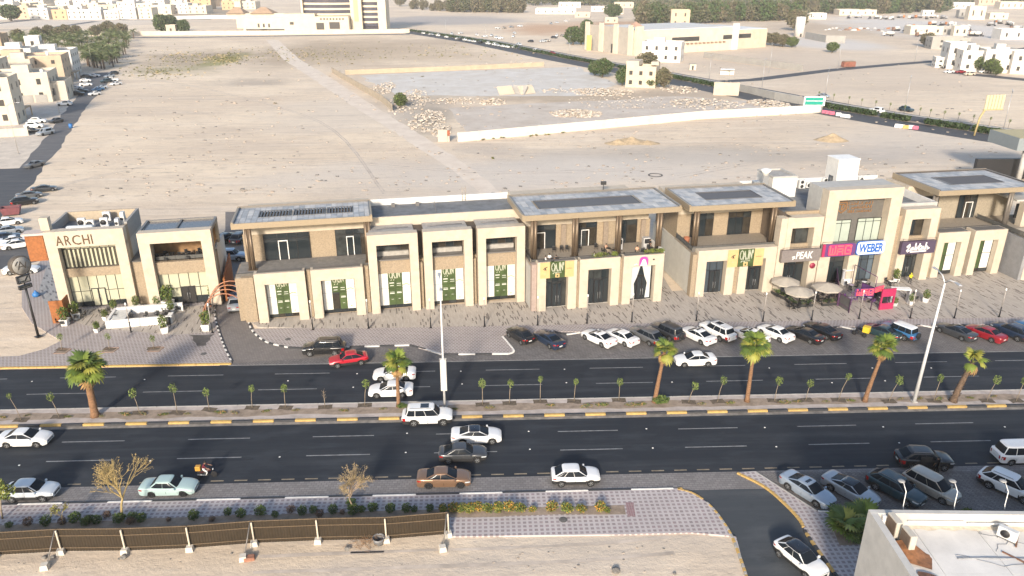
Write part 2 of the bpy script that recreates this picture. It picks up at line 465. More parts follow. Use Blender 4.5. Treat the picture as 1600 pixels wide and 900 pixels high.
def asphalt(name,c,worn,rot=0.0,rough=0.78):
 m = bpy.data.materials.new(name)
 t,p = nodes_of(m)
 p.inputs['Roughness'].default_value = rough; p.inputs['Specular IOR Level'].default_value = 0.3
 g = N(t,'ShaderNodeNewGeometry')
 mp = N(t,'ShaderNodeMapping'); mp.inputs['Rotation'].default_value = (0,0,-rot); mp.inputs['Scale'].default_value = (0.03,0.9,1)
 mp2 = N(t,'ShaderNodeMapping'); mp2.inputs['Rotation'].default_value = (0,0,-rot); mp2.inputs['Scale'].default_value = (0.18,0.5,1)
 t.links.new(g.outputs['Position'],mp.inputs[0]); t.links.new(g.outputs['Position'],mp2.inputs[0])
 out = None
 prev = col4(c)
 for src,sc_,a,b,k,cc in ((mp,1.0,0.48,0.72,0.7,worn),(mp2,1.0,0.5,0.8,0.5,tuple(v * 1.5 for v in worn)),(g,18.0,0.4,0.75,0.3,tuple(v * 0.5 for v in c)),(mp2,3.0,0.6,0.72,0.45,tuple(v * 0.55 for v in c))):
  n = N(t,'ShaderNodeTexNoise',i_2=sc_,i_3=6.0,i_4=0.65)
  t.links.new(src.outputs['Position'] if src is g else src.outputs[0],n.inputs['Vector'])
  mr = N(t,'ShaderNodeMapRange'); mr.inputs[1].default_value = a; mr.inputs[2].default_value = b; mr.inputs[4].default_value = k
  t.links.new(n.outputs[0],mr.inputs[0])
  x = N(t,'ShaderNodeMix',data_type='RGBA'); x.inputs[7].default_value = col4(cc)
  t.links.new(mr.outputs[0],x.inputs[0])
  if out is None: x.inputs[6].default_value = prev
  else: t.links.new(out,x.inputs[6])
  out = x.outputs[2]
 t.links.new(out,p.inputs['Base Color'])
 n = N(t,'ShaderNodeTexNoise',i_2=30.0,i_3=3.0); t.links.new(g.outputs['Position'],n.inputs['Vector'])
 b = N(t,'ShaderNodeBump'); b.inputs['Strength'].default_value = 0.2; b.inputs['Distance'].default_value = 0.02
 t.links.new(n.outputs[0],b.inputs['Height']); t.links.new(b.outputs[0],p.inputs['Normal'])
 MATS[name] = m
 return m
def sheet(name,pts,z,mat,side=0.0,label=None):
 """a flat polygon lying at height z; with side > 0 it gets an edge that deep"""
 bm = bmesh.new()
 vs = [bm.verts.new((p[0],p[1],z)) for p in pts]
 f = bm.faces.new(vs)
 if f.normal.z < 0 or sum(a.co.x * b.co.y - b.co.x * a.co.y for a,b in zip(vs,vs[1:] + vs[:1])) < 0:
  f.normal_flip()
 if side:
  r = bmesh.ops.extrude_face_region(bm,geom=[f])
  for e in r['geom']:
   if isinstance(e,bmesh.types.BMVert): pass
  for v in vs: v.co.z = z - side
 bmesh.ops.triangulate(bm,faces=bm.faces[:])
 bmesh.ops.recalc_face_normals(bm,faces=bm.faces[:]) if side else None
 me = bpy.data.meshes.new(name); bm.to_mesh(me); bm.free()
 me.materials.append(mat)
 o = put(name,me)
 return tag(o,label,None,None,'structure')
def ragged(pts,amp=0.6,step=2.5,seed=0):
 rnd = random.Random(seed)
 out = []
 n = len(pts)
 for i in range(n):
  a,b = Vector(pts[i][:2]),Vector(pts[(i + 1) % n][:2])
  L = (b - a).length; k = max(1,int(L / step))
  nn = Vector((-(b - a).y,(b - a).x)).normalized()
  for j in range(k):
   p = a + (b - a) * (j / k)
   if j: p = p + nn * (noise.noise(Vector((p.x * 0.13,p.y * 0.13,seed))) * amp * 2 + rnd.uniform(-amp,amp) * 0.5)
   out.append((p.x,p.y))
 return out
def pix(*pp): return [at(x,y) for x,y in pp]
def ribbon(pts,wd,z,name,mat,rag=0.0):
 """a strip laid along a path, built of quads; rag frays its edges"""
 P0_ = [Vector(p[:2]) for p in pts]
 W0_ = list(wd) if hasattr(wd,'__len__') else [wd] * len(P0_)
 P_,W_ = [],[]
 for i in range(len(P0_) - 1):
  n = max(1,int((P0_[i + 1] - P0_[i]).length / 4)) if rag else 1
  for k in range(n):
   P_.append(P0_[i].lerp(P0_[i + 1],k / n)); W_.append(W0_[i] + (W0_[i + 1] - W0_[i]) * k / n)
 P_.append(P0_[-1]); W_.append(W0_[-1])
 rows = [[],[]]
 for i,p in enumerate(P_):
  d = (P_[min(i + 1,len(P_) - 1)] - P_[max(i - 1,0)]).normalized(); n = Vector((-d.y,d.x))
  for r_,s_ in ((0,-1),(1,1)):
   q = p + n * s_ * (W_[i] / 2 + (noise.noise(Vector((p.x * .3,p.y * .3,s_))) * rag if rag else 0))
   rows[r_].append((q.x,q.y,z))
 return tag(MB().grid(rows,smooth=False).build(name,mat),kind='structure')
sand = ground_mat()
road_m = asphalt('asphalt',(0.021,0.026,0.034),(0.046,0.052,0.06))
road_pale = asphalt('worn_grey_asphalt',(0.12,0.12,0.125),(0.19,0.18,0.17),R(60))
road_far = asphalt('far_asphalt',(0.07,0.073,0.08),(0.10,0.10,0.10),R(-40))
road_acc = asphalt('access_asphalt',(0.055,0.063,0.072),(0.085,0.09,0.095),R(60))
pave_pink = brick_mat('pinkish_grid_paving',(0.285,0.245,0.23),(0.245,0.205,0.195),(0.42,0.38,0.36),0.44,0.40,0.075,0.5,stain=0.28)
pave_low = brick_mat('square_patterned_paving',(0.30,0.255,0.255),(0.275,0.22,0.225),(0.47,0.43,0.42),0.46,0.46,0.10,0.0,stain=0.22)
pave_bay = brick_mat('grey_bay_paving',(0.185,0.172,0.165),(0.15,0.14,0.135),(0.115,0.108,0.103),0.5,0.25,0.03,0.5,R(45),stain=0.5,var=0.25)
pave_bay2 = brick_mat('grey_layby_paving',(0.23,0.215,0.21),(0.195,0.185,0.18),(0.155,0.148,0.145),0.45,0.3,0.03,0.5,0,stain=0.5,var=0.2)
plaza_m = brick_mat('plaza_tiles_with_dark_dashes',(0.42,0.375,0.325),(0.15,0.13,0.115),(0.37,0.33,0.285),0.95,0.17,0.012,0.37,R(-98.5),thr=0.88,stain=0.15)
plaza_l = brick_mat('side_paving_with_dark_dashes',(0.31,0.31,0.31),(0.12,0.12,0.13),(0.27,0.27,0.27),0.9,0.24,0.012,0.37,R(-125),thr=0.84,stain=0.2)
drive_m = brick_mat('drive_paving',(0.22,0.20,0.185),(0.185,0.165,0.155),(0.15,0.135,0.125),0.4,0.22,0.025,0.5,R(20),stain=0.5)
slabm = mk('pale_broken_slab',(0.64,0.615,0.58),0.9,0.12,0.12,0.2,3,c2=(0.52,0.475,0.415),dirt=0.3)
soil = mk('planting_soil',(0.36,0.285,0.22),0.95,0.3,1.2,0.5,6,c2=(0.20,0.155,0.115))
linep = mk('worn_white_line',(0.23,0.235,0.24),0.7,0.25,2)
lineb = mk('bright_white_line',(0.62,0.62,0.61),0.7,0.12,2)
liney = mk('worn_yellow_line',(0.25,0.205,0.145),0.75,0.25,2)
big = MB(); big.add([(-3500,-300,GZ),(3500,-300,GZ),(3500,6000,GZ),(-3500,6000,GZ)],[(0,1,2,3)])
tag(big.build('ground',sand),kind='structure')
X0,X1 = -170,170
Y_LK,Y_YL,Y_MK0,Y_MK1,Y_UB,Y_BAY = 54.85,57.5,67.3,70.6,79.6,79.6
road_lo = sheet('lower_carriageway',[(X0,57.2),(X1,57.2),(X1,67.4),(X0,67.4)],RZ,road_m)
road_up = sheet('upper_carriageway',[(X0,70.5),(X1,70.5),(X1,79.75),(X0,79.75)],RZ,road_m)
sheet('layby_paving',[(X0,54.7),(X1,54.7),(X1,57.25),(X0,57.25)],BAYZ,pave_bay2)
sheet('gutter_strip',[(X0,66.75),(X1,66.75),(X1,67.5),(X0,67.5)],BAYZ,mk('dusty_gutter',(0.25,0.225,0.195),0.9,0.25,1.5))
def dashes(y,xs,L,wd,mat,name):
 me = MB().box(-L / 2,L / 2,-wd / 2,wd / 2,-0.004,0.0).mesh(name,mat)
 for x in xs: tag(put(name,me,loc=(x,y,MZ)),kind='structure')
def lane_xs(px,py,pitch,span=130):
 x = at(px,py,MZ).x
 k0 = int((-75 - x) / pitch) - 1
 return [x + k * pitch for k in range(k0,k0 + 14) if -75 < x + k * pitch < 85]
p1 = (at(1055,697).x - at(749 - 1,702).x)
dashes(64.45,lane_xs(918,671,12.1),6.0,0.13,linep,'lane_line')
dashes(61.25,lane_xs(924,701,12.05),6.0,0.13,linep,'lane_line')
dashes(77.45,lane_xs(801,577,12.0),6.2,0.12,linep,'lane_line')
dashes(73.9,lane_xs(802,600,12.4),6.4,0.12,linep,'lane_line')
dashes(57.65,[-60 + k * 2.1 for k in range(70)],1.15,0.16,liney,'edge_line')
tag(Box('edge_line',-30,X1,79.62,79.78,MZ - 0.004,MZ,mk('pale_edge_strip',(0.26,0.255,0.245),0.85,0.2,2)),kind='structure')
stud = MB().bbox(-0.08,0.08,-0.07,0.07,0,0.03,0.02).mesh('road_stud',whitep)
for px,py in [(50,596),(226,593),(30,727),(235,720),(450,595),(437,714),(558,584),(552,605),(636,677),(634,707),(720,580),(722,600),(826,674),(828,702),(882,577),(885,598),(1010,670),(1020,700),(1050,597),(1195,668),(1213,698),(1202,575),(1300,598),(1380,667),(1405,692),(1383,595),(1363,575),(1455,575),(1570,667)]:
 p = at(px,py,RZ); tag(put('road_stud',stud,loc=(p.x,p.y,RZ)),kind='structure')
med = sheet('median',[(X0,67.55),(X1,67.55),(X1,70.45),(X0,70.45)],0.02,mk('median_paving',(0.45,0.39,0.35),0.9,0.16,0.8,dirt=0.35),0.14)
sheet('median_soil_strip',ragged([(X0,68.35),(X1,68.35),(X1,69.65),(X0,69.65)],0.28,1.2,5),0.026,soil)
kst = {}
def kerb_stone(parent,x0,y0,x1,y1,mat,wd=0.28,z0=-0.13,z1=0.05):
 L = math.hypot(x1 - x0,y1 - y0)
 key = (round(L,2),mat.name,wd,z1)
 if key not in kst:
  kst[key] = MB().bbox(-L / 2 + 0.012,L / 2 - 0.012,-wd / 2,wd / 2,z0,z1,0.03).mesh('kerb_stone',mat)
 return put('kerb_stone',kst[key],parent,((x0 + x1) / 2,(y0 + y1) / 2,0),math.atan2(y1 - y0,x1 - x0))
sx = at(65,662).x
KL = 2.12
k0 = int((-62 - sx) / KL)
for k in range(k0,k0 + 62):
 a = sx + k * KL
 kerb_stone(med,a,67.42,a + KL,67.42,yellowp if k % 2 == 0 else blackp,0.34,-0.13,0.08)
for k in range(32):
 a = -64 + k * 4.2
 kerb_stone(med,a,70.52,a + 4.2,70.52,concrete,0.2,-0.13,0.05)
A = at
left_pave = sheet('cafe_corner_pavement',pix((-60,578),(0,574),(362,566),(357,556),(345,527),(338,505),(333,478),(350,420),(110,420),(72,394),(60,412),(44,425),(34,455),(34,480),(50,505),(78,522),(96,532),(70,545),(30,556),(-60,560)),0.0,pave_pink,0.13)
def kerb_line(parent,pts,mats,L=1.0,wd=0.2,z1=0.03):
 """stones laid along a polyline, colours in turn"""
 k = 0
 for a,b in zip(pts[:-1],pts[1:]):
  d = Vector((b[0] - a[0],b[1] - a[1])); n = max(1,round(d.length / L))
  for i in range(n):
   s0,s1 = i / n,(i + 1) / n
   kerb_stone(parent,a[0] + d.x * s0,a[1] + d.y * s0,a[0] + d.x * s1,a[1] + d.y * s1,mats[k % len(mats)],wd,-0.13,z1); k += 1
kerb_line(left_pave,[(-64,80.02),(-29.7,80.02)],[yellowp],2.0,0.3)
def arc(pp,n=6):
 """smooth polyline through ground points (Catmull-Rom)"""
 P_ = [Vector(p[:2]) for p in pp]
 out = []
 for i in range(len(P_) - 1):
  p0,p1_,p2,p3 = P_[max(i - 1,0)],P_[i],P_[i + 1],P_[min(i + 2,len(P_) - 1)]
  for k in range(n):
   t_ = k / n
   out.append(0.5 * ((2 * p1_) + (p2 - p0) * t_ + (2 * p0 - 5 * p1_ + 4 * p2 - p3) * t_ ** 2 + (3 * p1_ - p0 - 3 * p2 + p3) * t_ ** 3))
 out.append(P_[-1])
 return out
bw = [blackp,whitek]
kerb_line(left_pave,arc(pix((362,565),(352,545),(345,527),(339,508),(336,490),(338,470))),bw,0.62,0.22)
plaza = sheet('plaza',pix((392,503),(404,511),(520,513.5),(1000,505),(1700,494),(1700,420),(1590,420),(1050,455),(1035,430),(1010,440),(840,470),(400,490)),0.006,plaza_m,0.13)
foot = sheet('shop_footway',[tuple(p[:2]) for p in arc(pix((388,500),(392,512),(402,524),(420,535),(450,542)),5)] + [tuple(p[:2]) for p in pix((475,544),(640,539),(690,553.5),(795,552),(803,547),(785,524),(800,518))] + [(6.6,85.9),(6.6,87.1),(90,87.1),(90,89.6),(-30,89.4)],0.0,pave_pink,0.13)
fk = arc(pix((388,500),(392,512),(402,524),(420,535),(450,542)),4)
kerb_line(foot,fk,bw,0.6,0.22)
kerb_line(foot,pix((450,542),(475,543.5),(640,538.5),(665,545),(690,553),(795,552)),bw,1.9,0.26)
kerb_line(foot,arc(pix((795,552),(803,548),(796,538),(785,525)),4),[whitek],1.2,0.26)
zig = [(6.6,86.2)]
for k in range(16):
 zig += [(8.6 + k * 5.3,87.35),(9.1 + k * 5.3 + 1.1,86.3)]
kerb_line(foot,[(x,y) for x,y in zig if x < 78],[whitek,blackp],1.6,0.2)
sheet('parking_bay',[(-31,79.7),(X1,79.7),(X1,88),(-31,88)],BAYZ,pave_bay)
drive = sheet('drive_lane',pix((362,566),(352,545),(345,527),(336,495),(340,440),(352,400),(352,330),(395,330),(400,420),(392,500),(402,524),(450,543),(520,548),(520,556)),BAYZ + 0.005,drive_m)
low_kerb = [(-75,54.75),(17.5,54.75)]
cv = [tuple(p[:2]) for p in arc(pix((1055,763),(1082,770),(1108,788),(1128,812),(1145,840),(1160,880),(1168,905)),5)]
lower_pave = sheet('lower_footway',[(-75,54.85),(17.0,54.85)] + cv[1:-1] + [tuple(p[:2]) for p in pix((1150,838),(1080,832),(960,835),(702,838),(702,805),(-60,833),(-60,800))] + [(-75,51.5)],0.0,pave_low,0.13)
lk = -40.3
for k in range(-8,16):
 a = -40.3 + 0.0 + k * 3.78
 if a + 3.78 > 17.6: break
 kerb_stone(lower_pave,a,54.88,a + 3.78,54.88,whitek if k % 2 == 0 else blackp,0.2,-0.13,0.03)
kerb_line(lower_pave,[(17.2,54.9)] + cv[1:9],[yellowp],1.6,0.24)
kerb_line(lower_pave,cv[9:],[concrete,yellowp],1.8,0.22)
access = sheet('access_road',[tuple(p[:2]) for p in pix((1055,763),(1082,770),(1108,788),(1128,812),(1145,840),(1168,905),(1230,1010),(1480,1010),(1330,905),(1290,860),(1250,805),(1210,770),(1152,738),(1060,738))],RZ + 0.004,road_acc)
sheet('crossing_paving',pix((1045,738),(1152,738),(1200,762),(1055,763)),BAYZ + 0.004,pave_bay2)
isl_a = [tuple(p[:2]) for p in arc(pix((1152,738),(1195,760),(1228,788),(1250,812),(1260,832),(1285,868),(1330,930)),5)]
island = sheet('corner_footway',isl_a + [tuple(p[:2]) for p in pix((1500,930),(1500,800),(1290,799),(1276,798),(1181,736))],0.0,pave_low,0.13)
kerb_line(island,isl_a[:19],[yellowp],1.7,0.26)
kerb_line(island,isl_a[19:],[blackp,yellowp],1.5,0.26)
kerb_line(island,pix((1181,737),(1276,798)),[concrete],2.0,0.16)
kerb_line(island,pix((1278,798.5),(1310,799)),[whitek],1.5,0.2)
sheet('lower_parking_bay',pix((1100,738),(1750,733),(1750,830),(1276,830),(1276,799),(1181,737)),BAYZ + 0.003,pave_bay)
sheet('planting_strip',ragged([tuple(p[:2]) for p in pix((-40,822),(300,808),(700,795),(975,789),(978,804),(700,808),(700,812),(-40,835))],0.12,1.0,8),0.012,soil)
sheet('red_paving_patch',pix((977,785),(990,785),(993,807),(981,807)),0.016,brick_mat('red_paving',(0.27,0.16,0.165),(0.23,0.13,0.14),(0.33,0.27,0.27),0.2,0.2,0.02,0,stain=0.2))
for k,(px,py) in enumerate([(97,549),(172,547),(243,546)]):
 p = at(px,py)
 o = sheet('tree_pit',[(p.x - 0.75,p.y - 0.6),(p.x + 0.65,p.y - 0.6),(p.x + 0.85,p.y + 0.6),(p.x - 0.55,p.y + 0.6)],0.006,soil)
 kerb_line(o,[(p.x - 0.75,p.y - 0.6),(p.x + 0.65,p.y - 0.6),(p.x + 0.85,p.y + 0.6),(p.x - 0.55,p.y + 0.6),(p.x - 0.75,p.y - 0.6)],[mk('pit_edging',(0.27,0.17,0.12),0.85)],1.5,0.08,0.05)
sheet('cafe_forecourt',pix((96,497),(150,513),(270,523),(335,519),(333,478),(210,478),(100,485)),0.006,plaza_m)
sheet('side_paving',pix((68,432),(78,400),(104,410),(118,480),(92,500),(72,478),(60,455)),0.006,plaza_l)
sheet('dark_stain',ragged([tuple(p[:2]) for p in pix((295,523),(335,522),(322,540),(308,541))],0.3,0.8,9),0.010,mk('damp_paving',(0.10,0.092,0.088),0.6,0.2,2))
sheet('side_road',pix((-120,445),(70,405),(110,396),(110,372),(60,380),(-120,405)),RZ,asphalt('side_asphalt',(0.085,0.088,0.095),(0.14,0.135,0.13),R(20)))
sheet('street_junction',ragged([tuple(p[:2]) for p in pix((-120,400),(-120,262),(0,263),(30,262),(66,262),(56,280),(36,300),(20,325),(0,340))],0.5,3,4),RZ,asphalt('junction_asphalt',(0.075,0.08,0.09),(0.12,0.12,0.12),R(50)))
sheet('back_street',ragged([tuple(p[:2]) for p in pix((30,262),(66,262),(90,235),(112,200),(140,160),(165,135),(178,113),(148,113),(128,140),(100,175),(70,215))],0.4,4,6),RZ + 0.003,road_pale)
sheet('back_street_verge',ragged([tuple(p[:2]) for p in pix((-30,262),(30,262),(70,215),(100,175),(128,140),(148,113),(120,112),(100,150),(-30,160))],0.5,5,7),RZ - 0.003,mk('pale_verge',(0.58,0.51,0.43),0.95,0.12,0.4,0.3,4,dirt=0.2))
sheet('rear_car_park',pix((338,440),(340,372),(360,350),(400,350),(400,440)),RZ + 0.003,asphalt('rear_asphalt',(0.085,0.09,0.10),(0.13,0.13,0.13),0))
FR = [tuple(p[:2]) for p in pix((640,48),(760,66),(880,90),(1000,112),(1100,131),(1200,150),(1300,169),(1400,186),(1500,201),(1640,222))]
ribbon(FR,26,RZ,'far_road',road_far)
ribbon([(p[0] + 7.5,p[1] + 9.5) for p in FR],1.6,RZ + 0.01,'far_kerb_strip',mk('pale_kerb',(0.5,0.47,0.42),0.9,0.1))
ribbon(pix((1110,128),(1180,124),(1300,109),(1400,100),(1480,94),(1640,70)),7,RZ + 0.003,'branch_road',road_far)
ribbon(pix((1480,112),(1540,118),(1640,128)),9,RZ + 0.005,'villa_road',road_far)
ribbon(pix((-40,40),(60,30),(100,22),(200,31),(330,30)),10,RZ,'distant_road',road_pale)
ribbon(pix((-40,47),(60,46),(150,33)),9,RZ + 0.006,'distant_road',road_pale)
ribbon(pix((150,59),(300,58),(640,53)),9,RZ + 0.009,'distant_road',road_pale)
sheet('concrete_slab',ragged([tuple(p[:2]) for p in pix((560,118),(660,112),(905,104),(965,132),(930,148),(740,150),(620,148))],1.6,9,11),GZ + 0.01,slabm)
sheet('concrete_slab',ragged([tuple(p[:2]) for p in pix((700,168),(860,160),(1060,150),(1200,160),(1240,168),(1000,190),(730,208),(715,190))],1.2,8,12),GZ + 0.01,mk('pale_broken_ground',(0.60,0.54,0.475),0.9,0.14,0.12,0.3,3,c2=(0.46,0.39,0.32),dirt=0.35))
ribbon(pix((425,62),(455,92),(500,120),(560,160),(640,210),(720,262),(790,320)),[8,8,8,7,6,5,4],GZ + 0.005,'dirt_track',mk('pale_track',(0.72,0.63,0.53),0.95,0.12,0.2,0.3,3,c2=(0.58,0.49,0.40)),0.8)
trk_m = mk('tyre_track',(0.52,0.445,0.37),0.95,0.2,0.4,0.3,4)
for k,tp in enumerate([((90,290),(260,255),(480,250),(760,268),(1050,262)),((240,170),(420,182),(640,176)),((210,120),(330,140),(500,190),(600,300)),((740,240),(960,238),(1200,222),(1420,232)),((1060,275),(1250,245),(1500,236)),((400,880),(620,872),(860,864),(1050,850))]):
 for o_ in (-.9,.9):
  q_ = arc(pix(*tp),6)
  ribbon([(p_.x,p_.y + o_) for p_ in q_],.35,GZ + 0.006 + .001 * k + .0004 * (o_ > 0),'tyre_track',trk_m,0.15)
for px,py in ((318,553),(450,530),(1130,505),(880,812)):
 p = at(px,py); tag(MB().lathe([(0,.012),(.34,.012),(.36,.007),(.36,0)],16,(p.x,p.y,0.006)).build('manhole_cover',mk('cast_iron',(0.12,0.115,0.11),0.7,0.2,8)),kind='structure')
# ================================================================== BUILDINGS OF THE SHOPPING ROW
def frame_root(name,label,cat,u0,v0,B,z=0.0,group=None):
 b = R(B)
 return thing(name,label,cat,(u0 * math.cos(b) - v0 * math.sin(b),u0 * math.sin(b) + v0 * math.cos(b),z),b,group)
def W2(u,v,B,z=0.0):
 b = R(B); return Vector((u * math.cos(b) - v * math.sin(b),u * math.sin(b) + v * math.cos(b),z))
GR = random.Random(5)
def window(parent,x0,x1,y,z0,z1,cols,rows,gm,name='window',fm=None,fr=0.07,depth=0.10,door=None,gmap=None):
 """glazing in the XZ plane facing -Y: frame with bars, each pane a mesh of its own. cols / rows are fractions"""
 fm = fm or black
 xs = [x0 + (x1 - x0) * c for c in ([i / cols for i in range(cols + 1)] if isinstance(cols,int) else cols)]
 zs = [z0 + (z1 - z0) * c for c in ([i / rows for i in range(rows + 1)] if isinstance(rows,int) else rows)]
 m = MB()
 for i,x in enumerate(xs):
  a = x if i == 0 else x - fr / 2; b = x if i == len(xs) - 1 else x + fr / 2
  if i == 0: b = x + fr
  if i == len(xs) - 1: a = x - fr
  m.box(a,b,y,y + depth,z0,z1)
 for j,z in enumerate(zs):
  a = z - fr / 2; b = z + fr / 2
  if j == 0: a,b = z,z + fr
  if j == len(zs) - 1: a,b = z - fr,z
  for i in range(len(xs) - 1):
   m.box(xs[i] + fr * (0.5 if i else 1),xs[i + 1] - fr * (0.5 if i < len(xs) - 2 else 1),y + 0.004,y + depth - 0.004,a,b)
 o = m.build(name,fm,parent)
 for i in range(len(xs) - 1):
  for j in range(len(zs) - 1):
   g_ = gmap[(i,j)] if gmap and (i,j) in gmap else (GR.choice((glass,glass,glass2,glass3)) if gm is glass else gm)
   Box('pane',xs[i] + 0.02,xs[i + 1] - 0.02,y + depth * 0.5,y + depth * 0.5 + 0.02,zs[j] + 0.02,zs[j + 1] - 0.02,g_,o)
 return o
def portal(parent,x0,x1,y,h,pw,lint,depth,oz=None,mat=None,name='portal_frame',piers=None):
 """stone frame: piers of width pw, lintel of height lint"""
 m = MB()
 mat = mat or cream
 ps = piers or [(x0,x0 + pw),(x1 - pw,x1)]
 for a,b in ps:
  m.bbox(a,b,y,y + depth,0,h - lint,0.015)
 m.bbox(x0,x1,y - 0.003,y + depth,h - lint,h,0.02)
 return m.build(name,mat,parent)
def handle(parent,x,y,z0,z1):
 m = MB().tube([(x,y,z0),(x,y - 0.07,z0 + 0.02),(x,y - 0.07,z1 - 0.02),(x,y,z1)],0.02,6)
 return m.build('handle',steel,parent)
def double_door(parent,x0,x1,y,z0,z1,gm=None,fm=None):
 d = MB()
 fm = fm or black
 xm = (x0 + x1) / 2
 for a,b in ((x0,xm - 0.01),(xm + 0.01,x1)):
  for q in ((a,a + 0.09,z0,z1),(b - 0.09,b,z0,z1)): d.box(q[0],q[1],y - 0.05,y + 0.06,q[2],q[3])
  for q in ((z0,z0 + 0.12),(z1 - 0.1,z1)): d.box(a + 0.09,b - 0.09,y - 0.045,y + 0.055,q[0],q[1])
 o = d.build('door',fm,parent)
 for a,b in ((x0,xm),(xm,x1)):
  Box('pane',a + 0.06,b - 0.06,y - 0.01,y + 0.01,z0 + 0.05,z1 - 0.05,gm or glass,o)
 handle(o,xm - 0.16,y - 0.06,z0 + 0.7,z0 + 1.6); handle(o,xm + 0.16,y - 0.06,z0 + 0.7,z0 + 1.6)
 return o
def railing(parent,pts,h=0.95,step=1.3,z=0.0,mat=None,glazed=True):
 mat = mat or black
 m = MB()
 for a,b in zip(pts[:-1],pts[1:]):
  L = math.hypot(b[0] - a[0],b[1] - a[1]); n = max(1,round(L / step))
  for i in range(n + 1):
   x,y = a[0] + (b[0] - a[0]) * i / n,a[1] + (b[1] - a[1]) * i / n
   m.tube([(x,y,z),(x,y,z + h)],0.025,6)
  m.tube([(a[0],a[1],z + h),(b[0],b[1],z + h)],0.03,6)
  m.tube([(a[0],a[1],z + 0.12),(b[0],b[1],z + 0.12)],0.018,6)
 o = m.build('railing',mat,parent)
 if glazed:
  for a,b in zip(pts[:-1],pts[1:]):
   d = Vector((b[0] - a[0],b[1] - a[1])).normalized() * 0.08
   g = MB().add([(a[0] + d.x,a[1] + d.y,z + 0.16),(b[0] - d.x,b[1] - d.y,z + 0.16),(b[0] - d.x,b[1] - d.y,z + h - 0.05),(a[0] + d.x,a[1] + d.y,z + h - 0.05)],[(0,1,2,3)])
   g.build('pane',mk('railing_glass',(0.10,0.10,0.095),0.1,0),o)
 return o
tile_cache = {}
